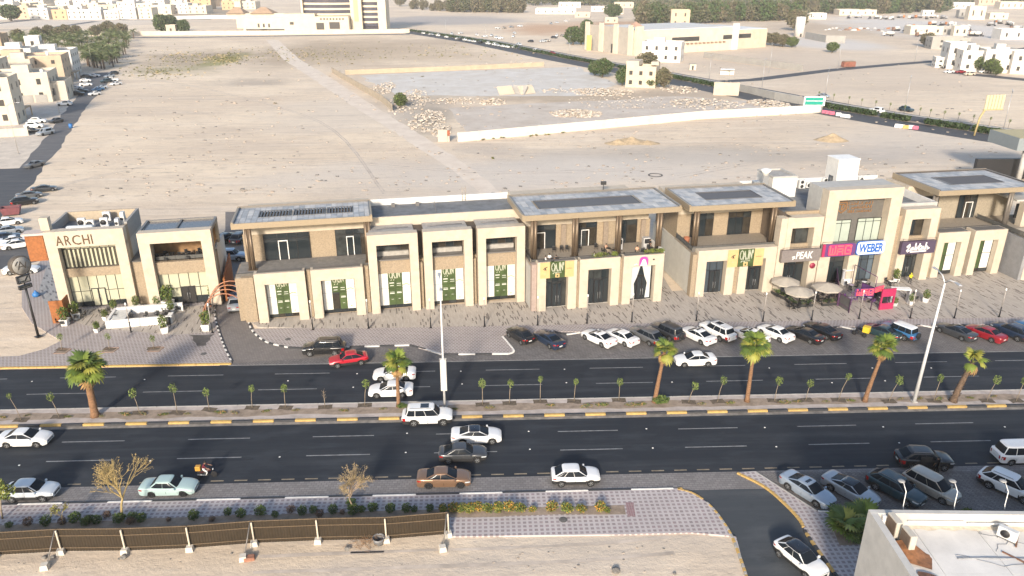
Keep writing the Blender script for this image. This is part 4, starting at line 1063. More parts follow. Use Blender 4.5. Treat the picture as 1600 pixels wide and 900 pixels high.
MB().lathe([(0,-.05),(.42,-.05),(.42,.05),(0,.05)],16,(0,-0.12,0),'y').build('sign_plate',mk('dark_red_sign',(0.28,0.03,0.06),0.5,0.1),b1)
s2 = sign_root('glowing pink and purple sign box with angular red capitals on the tall portal',63.7,93.1,4.75)
purple = mk('deep_purple',(0.115,0.045,0.16),0.5,0.08)
pkred = mk('pinkish_red_paint',(0.40,0.025,0.09),0.5,0.05)
def rrect(x0,x1,z0,z1,r,n=5):
 P_ = []
 for cx,cz,a0 in ((x1 - r,z1 - r,0),(x0 + r,z1 - r,90),(x0 + r,z0 + r,180),(x1 - r,z0 + r,270)):
  for k in range(n + 1):
   a = R(a0 + 90 * k / n); P_.append((cx + r * math.cos(a),cz + r * math.sin(a)))
 return P_
def plate(name,poly,th,mat,parent,y):
 o = MB().prism(poly,0,th).build(name,mat,parent,(0,y,0)); o.rotation_euler = (R(90),0,0); return o
Box('sign_box',-3.4,6.3,0.0,0.9,-0.05,1.85,trimgrey,s2)
plate('sign_plate',rrect(-3.1,2.0,0.0,1.9,.55),0.15,purple,s2,-0.01)
plate('sign_panel',rrect(-2.3,1.3,0.12,1.78,.4),0.04,mk('mauve_red',(0.40,0.035,0.14),0.5,0.1),s2,-0.165)
plate('sign_edge',rrect(-3.15,-2.75,0.0,1.9,.15),0.17,pkred,s2,-0.01)
WAG = [[(0,1),(0,0),(.9,0),(.9,1)],[(.45,.1),(.45,.7)],[(1.3,0),(1.3,.65),(2.2,.65),(2.2,0)],[(1.3,.3),(2.2,.3)],[(1.35,1.0),(2.15,1.0)],[(3.5,.75),(3.5,1),(2.6,1),(2.6,0),(3.5,0),(3.5,.45),(3.05,.45)]]
redglow = glow('lit_red_letters',(0.95,0.09,0.10),0.55)
def wag(parent,x,y,z,wd,ht):
 return stroke_mesh([[(a / 3.5 * wd,b * ht) for a,b in l] for l in WAG],ht * 0.17,0.05).build('lettering',redglow,parent,(x,y,z))
wag(s2,-2.05,-0.21,0.35,3.2,1.2)
MB().tube([(-3.3,-.2,1.85),(-3.3,-.2,2.3)],.03,6).tube([(-3.3,-.2,2.25),(6.2,-.2,2.25)],.02,6).build('lamp_rail',black,s2)
s3 = sign_root('white sign with blue rounded border and bold blue capitals beside the purple sign',67.85,92.95,4.72)
bl = mk('royal_blue_sign',(0.012,0.11,0.42),0.45,0.03)
plate('sign_border',rrect(-2.1,2.35,0.0,2.1,.5),0.14,bl,s3,0.10)
plate('sign_plate',rrect(-1.98,2.35,0.12,2.0,.45),0.05,whitep,s3,-0.042)
lettering('WEBER',1.3,(0.2,-0.115,1.05),bl,s3,width=3.85,height=1.35,bold=0.045)
s4 = sign_root('dark purple sign box with white script lettering on the two storey portal',75.6,93.4 - 0.12,4.45)
Box('sign_box',-2.75,2.7,-0.5,0.1,0,1.9,mk('dusky_purple_sign',(0.07,0.05,0.085),0.5,0.05),s4)
script = [[(-1.9,1.15),(-1.55,1.5),(-1.45,1.2),(-1.85,.55),(-1.7,.4),(-1.3,.65)],[(-1.0,1.0),(-1.25,.85),(-1.2,.6),(-.95,.7),(-.9,1.0),(-.85,.65),(-.7,.7)],[(-.55,1.6),(-.6,.65),(-.3,.65),(-.25,.95),(-.55,1.0)],[(.1,1.5),(0.0,.75),(.15,.6),(.3,.7)],[(-.12,1.15),(.35,1.2)],[(.65,1.05),(.42,.9),(.45,.65),(.7,.72),(.75,1.05),(.78,.7),(.95,.7)],[(1.1,1.6),(1.05,.65)],[(1.07,.95),(1.3,1.1),(1.42,.95),(1.4,.65),(1.65,.8)],[(-1.2,.35),(1.2,.38)]]
stroke_mesh(script,0.19,0.04).build('lettering',whitep,s4,(0,-0.505,0))
MB().tube([(-2.7,-.45,1.9),(-2.7,-.45,2.4)],.03,6).tube([(2.65,-.45,1.9),(2.65,-.45,2.4)],.03,6).tube([(-2.7,-.45,2.3),(2.65,-.45,2.3)],.02,6).build('lamp_rail',black,s4)
s5 = sign_root('bronze crest and three lines of bronze lettering high on the dark panel',65.6,93.0 + 1.73,10.6)
brz = mk('bronze_letters',(0.33,0.17,0.07),0.4,0.1,metal=0.4)
stroke_mesh([[(-2.7,1.6),(-1.3,1.6),(-1.3,.6),(-2.0,.05),(-2.7,.6),(-2.7,1.6)],[(-2.4,1.3),(-2.05,1.3),(-2.05,.5)],[(-1.9,1.3),(-1.6,1.3),(-1.6,.8),(-1.9,.55)]],0.16,0.06).build('crest',brz,s5)
def scrawl(parent,x0,x1,z,h,seed,mat):
 rnd = random.Random(seed); L = []; x = x0
 while x < x1:
  wd = rnd.uniform(.18,.4); k = rnd.randint(0,4)
  if k == 0: L.append([(x,z),(x,z + h)])
  elif k == 1: L.append([(x,z + h * .5),(x + wd * .4,z + h * .1),(x + wd,z + h * .1),(x + wd,z + h * .6)])
  elif k == 2: L.append([(x,z),(x + wd * .8,z),(x + wd,z + h * .45),(x + wd * .6,z + h * .55),(x + wd * .55,z)])
  elif k == 3: L += [[(x,z),(x + wd,z),(x + wd,z + h * .4)],[(x + wd * .4,z + h * .75),(x + wd * .6,z + h * .75)]]
  else: L.append([(x,z + h),(x + wd * .2,z),(x + wd,z),(x + wd,z + h)])
  x += wd + .07
 stroke_mesh(L,h * .22,0.05).build('lettering',mat,parent)
scrawl(s5,-1.0,2.7,1.2,.38,1,brz); scrawl(s5,-1.0,2.7,.62,.36,2,brz); scrawl(s5,-1.0,2.7,.05,.34,3,brz)
banner3(46.2,51.5,-0.29,4.2,6.75,'green and straw letting banner hung between the two doors below the empty terrace',B3,O3)
cf = frame_root('cafe_building','cream two storey cafe with two stone portals, cream blinds and a rusty side fin','building',0,0,B2)
def P2(a,b,v,h,pw,lint,top_gap=None): pass
AV,BV = 103.7,102.1
AX0,AX1,BX0,BX1 = -40.3,-30.7,-28.75,-19.6
m = MB()
m.bbox(AX0,AX0 + 1.35,AV,AV + 1.3,0,11.2,0.02); m.bbox(AX1 - 1.3,AX1,AV,AV + 1.3,0,9.4,0.02)
m.bbox(AX0 + 1.35,AX1,AV - 0.003,AV + 1.3,9.0,11.2,0.02)
m.build('portal_frame',cream,cf)
m = MB()
m.bbox(BX0,BX0 + 1.4,BV,BV + 1.4,0,9.3,0.02); m.bbox(BX1 - 1.4,BX1,BV,BV + 1.4,0,9.3,0.02); m.bbox(BX0,BX1,BV - 0.003,BV + 1.4,9.3,10.8,0.02)
m.build('portal_frame',cream,cf)
Box('wall',AX0 + .3,AX1 - 0.1,AV + 1.95,AV + 9.0,0,9.89,greywall,cf)
Box('roof',AX0 + .4,AX1 - 0.2,AV + 1.31,AV + 8.7,9.9,10.1,roofgrey,cf)
mgr = mk('mid_grey_render',(0.30,0.29,0.275),0.85,0.08)
Box('side_parapet',AX0 + .1,AX0 + .4,AV + 1.31,AV + 9.0,9.0,11.35,mgr,cf); Box('side_parapet',AX1 - .35,AX1 - .02,AV + 2.4,AV + 9.0,9.0,11.35,mgr,cf)
Box('side_wall',AX1 - .36,AX1 - .0,AV + 1.301,AV + 2.39,5.8,11.1,tan,cf)
Box('rear_parapet',AX0 + .41,AX1 - .36,AV + 8.71,AV + 9.0,9.0,11.35,mk('sandy_render',(0.40,0.33,0.24),0.85,0.1),cf)
window(cf,AX0 + 1.35,AX1 - 1.3,AV + 1.1,5.75,9.0,6,[0,.82,1],mk('shade_between_blinds',(0.07,0.065,0.05),0.15,0.1),gmap={(i,1): blind for i in range(6)})
m = MB()
for k in range(13): m.box(AX0 + 1.6 + k * .53,AX0 + 1.82 + k * .53,AV + 1.06,AV + 1.08,5.9,8.35)
tag(m.build('vertical_blinds',blind,cf),kind='stuff')
Box('spandrel',AX0 + 1.35,AX1 - 1.3,AV + .75,AV + 1.94,4.6,5.75,tan,cf)
window(cf,AX0 + 1.35,AX1 - 1.3,AV + 1.1,0.1,4.6,6,[0,.15,.5,1],blind,gmap={(i,0): glass for i in range(6)})
double_door(cf,AX0 + 3.85,AX0 + 5.6,AV + 1.04,0.1,2.7,blind)
Box('link_wall',AX1 + 0.01,BX0 - 0.01,AV + .6,AV + 7,0,6.2,tan,cf)
Box('link_roof',AX1 + 0.01,BX0 - 0.01,AV + .5,AV + 7,6.2,6.35,darkgrey,cf)
Box('spandrel',BX0 + 1.4,BX1 - 1.4,BV + .7,BV + 1.35,4.7,6.4,tan,cf)
Box('terrace_floor',BX0 + 0.2,BX1 - 0.2,BV + 1.41,BV + 9,5.9,6.1,floort,cf)
Box('wall',BX0 + 0.3,BX1 - 0.3,BV + 1.9,BV + 9,0,5.9,greywall,cf)
window(cf,BX0 + 1.4,BX1 - 1.4,BV + 1.2,0.1,4.7,5,[0,.22,.5,1],blind,gmap={(i,0): glass for i in range(5)})
double_door(cf,BX0 + 4.0,BX0 + 5.8,BV + 1.14,0.1,2.6,pit)
Box('rear_wall',BX0 + .3,BX1 - .3,BV + 5.6,BV + 5.9,6.1,10.3,mk('warm_interior',(0.32,0.19,0.09),0.8,0.2,2),cf)
Box('side_wall',BX0 + .1,BX0 + .4,BV + 1.41,BV + 5.6,6.1,10.6,greywall,cf)
Box('side_wall',BX1 - .34,BX1 - .02,BV + 2.6,BV + 9.0,0,7.4,whitewash,cf)
m = MB(); m.bbox(BX1 - .6,BX1,BV + 1.4,BV + 2.6,0,7.2,.01); m.build('corner_pier',tan,cf)
Box('corner_pier',BX1 - .3,BX1 + .01,BV + 4.8,BV + 5.8,7.41,10.3,mk('sandy_render',(0.40,0.33,0.24),0.85),cf)
m = MB()
for a in ((BX0,BX0 + .3,BV + 1.4,BV + 6.0),(BX1 - .3,BX1,BV + 1.4,BV + 6.0),(BX0 + .3,BX1 - .3,BV + 5.75,BV + 6.0)): m.box(a[0],a[1],a[2],a[3],10.3,10.82)
m.box((BX0 + BX1) / 2 - .12,(BX0 + BX1) / 2 + .12,BV + 1.401,BV + 5.749,10.3,10.75)
rfm = m.build('roof_frame',trimgrey,cf)
for a,b in ((BX0 + .32,(BX0 + BX1) / 2 - .14),((BX0 + BX1) / 2 + .14,BX1 - .32)): Box('roof_pane',a,b,BV + 1.42,BV + 5.74,10.5,10.58,mk('smoked_roof_glass',(0.10,0.10,0.105),0.2,0.1),rfm)
railing(cf,[(BX0 + 1.45,BV + 1.25),(BX1 - 1.45,BV + 1.25)],0.7,1.3,6.4)
railing(cf,[(BX1 - .2,BV + 2.6),(BX1 - .2,BV + 4.8)],0.5,1.0,7.4)
fin = frame_root('rusty_fin','rust brown boxed fin with a pale top and cream post at the cafe corner','fin',AX0 - 1.0,AV + 0.6,B2)
Box('fin_panel',-1.6,0.55,0.35,0.9,7.1,10.7,rust,fin); Box('fin_cap',-1.75,3.0,-0.2,1.6,10.72,11.0,mk('pale_pink_cap',(0.52,0.45,0.41),0.8,0.05),fin)
Box('post',0.6,1.65,0.2,1.2,11.22,12.9,cream,fin); Box('side_panel',1.7,2.95,1.3,1.5,10.0,10.71,rust,fin)
sc1 = frame_root('rusty_screen','rust brown low screen wall beside the white planters at the cafe corner','screen',AX0 + 1.0,AV - 3.6,B2)
o = Box('screen_panel',-0.9,0.75,-0.08,0.08,0,3.1,rust,sc1); Box('screen_end',.66,.8,.081,2.0,0,3.1,rust,sc1)
sc2 = frame_root('rusty_screen','rust brown sloping screen along the drive lane wall under the arches','screen',BX1 + .4,BV + 1.0,B2)
MB().add([(0,0,0),(0,7,0),(0,7,4.6),(0,0,3.4),(.25,0,0),(.25,7,0),(.25,7,4.6),(.25,0,3.4)],[(0,3,2,1),(4,5,6,7),(0,1,5,4),(1,2,6,5),(2,3,7,6),(3,0,4,7)]).build('screen_panel',rust,sc2)
Box('screen_cap',-.08,.33,0,7,0,.1,rust,sc2)
nm = frame_root('cafe_name_sign','dark bronze capital letters spelling the cafe name on its cream lintel','sign',AX0 + 3.6,AV - 0.01,B2,9.98)
L_ = 'ARCHI'
for k,ch in enumerate(L_):
 lettering(ch,1.3,([-1.85,-.85,.2,1.35,2.05][k],-0.03,0),mk('dark_bronze_letters',(0.10,0.055,0.025),0.5),nm,width=[.85,.68,1.0,.8,.13][k],height=1.3,depth=0.03)
corten = mk('copper_tube',(0.36,0.17,0.10),0.55,0.1,metal=0.2)
ac = W2(-18.2,98.5,B2)
for k in range(4):
 pts = []
 c0 = W2(-18.4 + 0.1 * k,97.2 + k * 1.5,B2)
 for i in range(15):
  a = math.pi * i / 14
  pts.append((-math.cos(a) * 2.9,0.0,math.sin(a) * (3.5)))
 lab = ['copper coloured arch nearest the street over the drive lane','second copper arch from the street over the drive lane','third copper arch from the street over the drive lane','copper arch farthest from the street over the drive lane'][k]
 t_ = thing('arch',lab,'arch',c0,R(B2),'copper arches over the drive lane')
 MB().tube(pts,0.075,8).build('arch_tube',corten,t_)
 MB().box(-3.05,-2.75,-.15,.15,0,.05).box(2.75,3.05,-.15,.15,0,.05).build('foot_plate',corten,t_)
# ================================================================== VEHICLES
def paint(name,c,rough=0.28,metal=0.0,coat=0.6):
 return mk(name,c,rough,0.04,0.6,metal=metal,coat=coat)
PAINT = dict(white=paint('white_car_paint',(0.74,0.74,0.73)),silver=paint('silver_car_paint',(0.40,0.43,0.46),0.3,0.4),bluesilver=paint('blue_silver_car_paint',(0.36,0.42,0.49),0.3,0.4),
 mint=paint('pale_mint_car_paint',(0.40,0.52,0.50)),black=paint('black_car_paint',(0.012,0.012,0.013)),navy=paint('navy_car_paint',(0.016,0.028,0.055)),
 red=paint('red_car_paint',(0.42,0.015,0.03)),maroon=paint('dark_red_car_paint',(0.25,0.012,0.02)),grey=paint('dark_grey_car_paint',(0.06,0.063,0.068),0.3,0.3),midgrey=paint('mid_grey_car_paint',(0.14,0.145,0.15),0.3,0.3),
 copper=paint('copper_car_paint',(0.25,0.15,0.09),0.3,0.4),champagne=paint('champagne_car_paint',(0.43,0.39,0.33),0.3,0.3),blue=paint('blue_car_paint',(0.035,0.13,0.27)),teal=paint('dark_teal_car_paint',(0.02,0.045,0.055)),
 ice=paint('icy_silver_white_paint',(0.60,0.64,0.67),0.3,0.2),beige=paint('beige_car_paint',(0.48,0.42,0.33)))
cglass = mk('car_glass',(0.012,0.016,0.022),0.14,0,spec=0.1)
tyrem = mk('tyre_rubber',(0.014,0.014,0.015),0.85,0.1)
rimm = mk('alloy_rim',(0.36,0.37,0.38),0.35,0.05,metal=0.7)
rimd = mk('dark_rim',(0.05,0.05,0.055),0.4,0.05,metal=0.5)
clad = mk('black_cladding',(0.02,0.02,0.021),0.6,0.05)
lampm = mk('headlamp_lens',(0.55,0.58,0.6),0.1,0,spec=0.8)
tailm = mk('tail_lamp_red',(0.36,0.012,0.012),0.2,0)
platem = mk('number_plate',(0.62,0.62,0.6),0.5,0)
seam = mk('door_seam',(0.008,0.008,0.008),0.9,0)
chrome = mk('chrome_trim',(0.55,0.55,0.55),0.2,0,metal=0.9)
darkroof = paint('black_roof_paint',(0.012,0.013,0.017),0.12)
solarglass = mk('sunroof_glass',(0.015,0.02,0.03),0.05,0,spec=0.8)
TYPES = dict(
 sedan=dict(L=4.76,W=1.85,H=1.45,wb=2.80,fo=0.90,zn=.74,zc=.99,zb=.98,zd=1.07,xw=-.20,xr=-1.20,xq=-2.22,xg=-3.30,r=.34,nw=2),
 coupe=dict(L=4.88,W=1.88,H=1.42,wb=2.87,fo=0.90,zn=.73,zc=.97,zb=.97,zd=1.08,xw=-.22,xr=-1.25,xq=-2.15,xg=-3.62,r=.355,nw=2),
 old=dict(L=4.75,W=1.78,H=1.42,wb=2.68,fo=0.95,zn=.70,zc=.94,zb=.92,zd=1.0,xw=-.35,xr=-1.05,xq=-2.3,xg=-2.95,r=.31,nw=2),
 cross=dict(L=4.30,W=1.82,H=1.58,wb=2.62,fo=0.86,zn=.88,zc=1.07,zb=1.05,zd=1.12,xw=-.20,xr=-1.02,xq=-2.40,xg=-3.34,r=.35,nw=3,cl=1),
 fast=dict(L=4.45,W=1.84,H=1.52,wb=2.68,fo=0.90,zn=.80,zc=1.03,zb=1.0,zd=1.08,xw=-.3,xr=-1.05,xq=-2.2,xg=-3.32,r=.36,nw=2,cl=1),
 suv=dict(L=5.05,W=1.97,H=1.90,wb=2.95,fo=0.90,zn=1.02,zc=1.20,zb=1.17,zd=1.17,xw=-.30,xr=-.92,xq=-3.55,xg=-3.82,r=.41,nw=3,cl=2,rails=1),
 midsuv=dict(L=4.85,W=1.93,H=1.73,wb=2.82,fo=0.93,zn=.95,zc=1.14,zb=1.12,zd=1.16,xw=-.22,xr=-1.05,xq=-2.95,xg=-3.80,r=.38,nw=3,cl=2,rails=1),
 boxy=dict(L=4.65,W=1.92,H=1.83,wb=2.70,fo=0.85,zn=1.05,zc=1.16,zb=1.14,zd=1.14,xw=-.40,xr=-.72,xq=-3.35,xg=-3.5,r=.42,nw=3,cl=1,spare=1),
 mpv=dict(L=4.65,W=1.80,H=1.76,wb=2.75,fo=0.86,zn=.86,zc=1.10,zb=1.02,zd=1.05,xw=.02,xr=-.88,xq=-3.2,xg=-3.66,r=.33,nw=3),
 van=dict(L=5.15,W=1.92,H=1.93,wb=3.2,fo=0.90,zn=.95,zc=1.16,zb=1.12,zd=1.15,xw=.12,xr=-.75,xq=-3.75,xg=-4.1,r=.35,nw=3),
 pickup=dict(L=5.2,W=1.84,H=1.78,wb=3.08,fo=0.92,zn=.98,zc=1.12,zb=1.1,zd=1.1,xw=-.35,xr=-.9,xq=-2.25,xg=-2.45,r=.39,nw=2,bed=1),
)
def sgn(v): return (v > 0) - (v < 0)
class CarShape:
 def __init__(s,typ):
  s.p = p = TYPES[typ]
  s.xf = p['wb'] / 2 + p['fo']; s.xb = s.xf - p['L']
  s.fa,s.ra = p['wb'] / 2,-p['wb'] / 2
  s.x_w,s.x_r,s.x_q,s.x_g = (s.fa + p[k] for k in ('xw','xr','xq','xg'))
  s.sill = 0.30 if p['H'] > 1.5 else 0.22
 def hw(s,x):
  p = s.p; h = p['W'] / 2
  t = max(0,(x - (s.xf - 1.1)) / 1.1); u = max(0,((s.xb + 0.9) - x) / 0.9)
  return h * (1 - 0.20 * t ** 2.4 - 0.13 * u ** 2.4)
 def top(s,x):
  p = s.p
  if x > s.x_w:
   t = (x - s.x_w) / (s.xf - s.x_w)
   return p['zc'] + (p['zn'] - p['zc']) * (0.55 * t + 0.45 * t ** 3.2)
  if x > s.x_g: return p['zb'] + (p['zd'] - p['zb']) * (s.x_w - x) / (s.x_w - s.x_g)
  t = (s.x_g - x) / max(0.05,s.x_g - s.xb)
  return p['zd'] - 0.06 * t ** 2
 def arch(s,x):
  r = s.p['r'] * 1.17
  z = s.sill
  for a in (s.fa,s.ra):
   d = abs(x - a)
   if d < r: z = max(z,s.p['r'] + math.sqrt(max(0,r * r - d * d)) * 0.97)
  return z
 def stations(s,fine=True):
  r = s.p['r'] * 1.17
  xs = {s.xf,s.xf - .06,s.xf - .18,s.xf - .4,s.x_w,s.x_w - .3,s.x_g,s.xb + .4,s.xb + .2,s.xb + .07,s.xb,s.x_r,s.x_q}
  for a in (s.fa,s.ra):
   for k in ((-1,-.92,-.75,-.5,-.2,.2,.5,.75,.92,1) if fine else (-1,-.7,0,.7,1)): xs.add(a + r * k)
  xs |= {s.x_w + .35,s.x_w + .7}
  o = sorted(x for x in xs if s.xb <= x <= s.xf)
  q = [o[0]]
  for x in o[1:]:
   if x - q[-1] > 0.03: q.append(x)
  q[-1] = s.xf
  return q
 def ring(s,x):
  """half section from the sill up to the centre line"""
  w,zt,za = s.hw(x),s.top(x),s.arch(x)
  e = 0.0
  if x > s.xf - .2: e = (x - (s.xf - .2)) / .2
  if x < s.xb + .2: e = ((s.xb + .2) - x) / .2
  zl = za + (0.0 if e == 0 else 0.10 * e * e)
  zs = zt - 0.055
  zm = max(zl + .02,min(zs - .04,s.sill + (zs - s.sill) * 0.52))
  zu = max(zm + .02,zs - .12)
  k = 1 - 0.10 * e * e
  drop = 0.09 * e * e
  return [(w * k * .965,zl),(w * k,zm),(w * k * .988,zu),(w * k * .955,zs - drop * .6),(w * k * .86,zt - .012 - drop),(w * k * .45,zt + .018 - drop),(0,zt + .024 - drop)]
 def gh(s,t,side_x=None,yy=None,front=True):
  """greenhouse plan at height fraction t: returns (x-centre, half length, half width, z)"""
  xf = s.x_w + (s.x_r - s.x_w) * t; xr = s.x_g + (s.x_q - s.x_g) * t
  k = t - 0.10 * math.sin(math.pi * t) if False else t
  wb_ = s.p['W'] / 2 * 0.90; wr = s.p['W'] / 2 * (0.69 if s.p['H'] < 1.6 else 0.76)
  wd = wb_ + (wr - wb_) * (t ** 1.25)
  z = s.p['zb'] - .04 + (s.p['H'] - .045 - s.p['zb'] + .04) * t
  return (xf + xr) / 2,(xf - xr) / 2,wd,z
 NX = 6.0
 def pside(s,t,x):
  c,a,b,z = s.gh(t); u = min(0.999,abs((x - c) / a))
  return b * (1 - u ** s.NX) ** (1 / s.NX),z
 def pend(s,t,f,end):
  c,a,b,z = s.gh(t); u = min(.999,abs(f))
  return (c + end * a * (1 - u ** s.NX) ** (1 / s.NX),f * b,z)
def car_mesh_body(cs,simple=False):
 p = cs.p; m = MB()
 xs = cs.stations(not simple)
 half = [[(x,y,z) for y,z in cs.ring(x)] for x in xs]
 nb = len(half[0])
 full = [h + [(q[0],-q[1],q[2]) for q in h[-2::-1]] for h in half]
 n2 = len(full[0])
 vs = [q for r_ in full for q in r_]
 fs,mi = [],[]
 for i in range(len(xs) - 1):
  for j in range(n2 - 1):
   fs.append((i * n2 + j,i * n2 + j + 1,(i + 1) * n2 + j + 1,(i + 1) * n2 + j))
   mi.append(1 if (p.get('cl') and (j == 0 or j == n2 - 2) and not simple and (p['cl'] == 1 or cs.arch((xs[i] + xs[i + 1]) / 2) < p['r'] * 1.6)) else 0)
 b = len(m.v); m.v += vs
 for f,k in zip(fs,mi): m.f.append(tuple(b + i for i in f)); m.m.append(k); m.s.append(True)
 m.f.append(tuple(b + j for j in range(n2))); m.m.append(0); m.s.append(False)
 m.f.append(tuple(b + (len(xs) - 1) * n2 + j for j in range(n2 - 1,-1,-1))); m.m.append(0); m.s.append(False)
 W_ = p['W'] / 2
 m.box(cs.xb + .12,cs.xf - .15,-W_ * .84,W_ * .84,cs.sill + .01,p['zn'] - .12,2)
 m.box(cs.ra + p['r'] * 1.1,cs.fa - p['r'] * 1.1,-W_ * .94,W_ * .94,cs.sill - .02,cs.sill + .03,1)
 return m
def car_gh(cs,m,roof_mi=0,n=40):
 rows = []
 for t in (0,.25,.5,.75,.93,1.0):
  c,a,b,z = cs.gh(t)
  if t == 1.0: a,b,z = a * .97,b * .95,z + .02
  row = []
  for k in range(n):
   th = 2 * math.pi * k / n
   cx,sy = math.cos(th),math.sin(th); e = 2 / cs.NX
   row.append((c + a * sgn(cx) * abs(cx) ** e,b * sgn(sy) * abs(sy) ** e,z))
  rows.append(row)
 c,a,b,z = cs.gh(1.0)
 for q,dz in ((.75,.036),(.4,.046),(.02,.05)):
  rows.append([(c + (x - c) * q,y * q,z + dz) for x,y,_ in rows[5]])
 o = len(m.v)
 for r_ in rows: m.v += r_
 for i in range(len(rows) - 1):
  for k in range(n):
   m.f.append((o + i * n + k,o + i * n + (k + 1) % n,o + (i + 1) * n + (k + 1) % n,o + (i + 1) * n + k)); m.m.append(roof_mi if i >= 4 else 0); m.s.append(True)
def pane_grid(cs,kind,a,b,t0,t1,off=0.012,n=6,nt_=4):
 P_ = []
 for j in range(nt_ + 1):
  t = t0 + (t1 - t0) * j / nt_
  row = []
  c,A_,B_,z = cs.gh(t)
  for i in range(n + 1):
   f = i / n
   if kind in ('L','R'):
    xa = a(t) if callable(a) else a; xb_ = b(t) if callable(b) else b
    x = xa + (xb_ - xa) * f
    y,z = cs.pside(t,x); y += off
    row.append((x,y if kind == 'L' else -y,z + off * .3))
   else:
    fy = a + (b - a) * f
    x,y,z = cs.pend(t,fy,1 if kind == 'F' else -1)
    row.append((x + (off if kind == 'F' else -off),y,z + off * .6))
  P_.append(row)
 return P_
def wheel_mesh(r,wd,rim):
 t = MB().lathe([(r * .62,-wd / 2),(r * .93,-wd / 2),(r,-wd * .36),(r,wd * .36),(r * .93,wd / 2),(r * .62,wd / 2),(r * .62,-wd / 2)],20,axis='y').mesh('tyre',tyrem)
 q = MB().lathe([(0,wd * .30),(r * .16,wd * .36),(r * .2,wd * .22)],12,axis='y',smooth=False)
 q.lathe([(r * .56,wd * .42),(r * .64,wd * .46),(r * .64,-wd * .4),(r * .5,-wd * .4)],20,axis='y')
 for k in range(5):
  a = 2 * math.pi * k / 5
  d = (math.cos(a),math.sin(a)); e = (-math.sin(a),math.cos(a))
  pts = []
  for rr,ww in ((r * .14,r * .085),(r * .58,r * .11)):
   for s_ in (-1,1): pts.append((d[0] * rr + e[0] * ww * s_,d[1] * rr + e[1] * ww * s_))
  q.add([(x,wd * .36,z) for x,z in (pts[0],pts[1],pts[3],pts[2])] + [(x,wd * .2,z) for x,z in (pts[0],pts[1],pts[3],pts[2])],[(0,1,2,3),(0,4,5,1),(1,5,6,2),(2,6,7,3),(3,7,4,0)])
 q.lathe([(0,-wd * .05),(r * .6,-wd * .05)],16,axis='y',mi=1)
 return t,q.mesh('rim',[rim,pit])
protos = {}
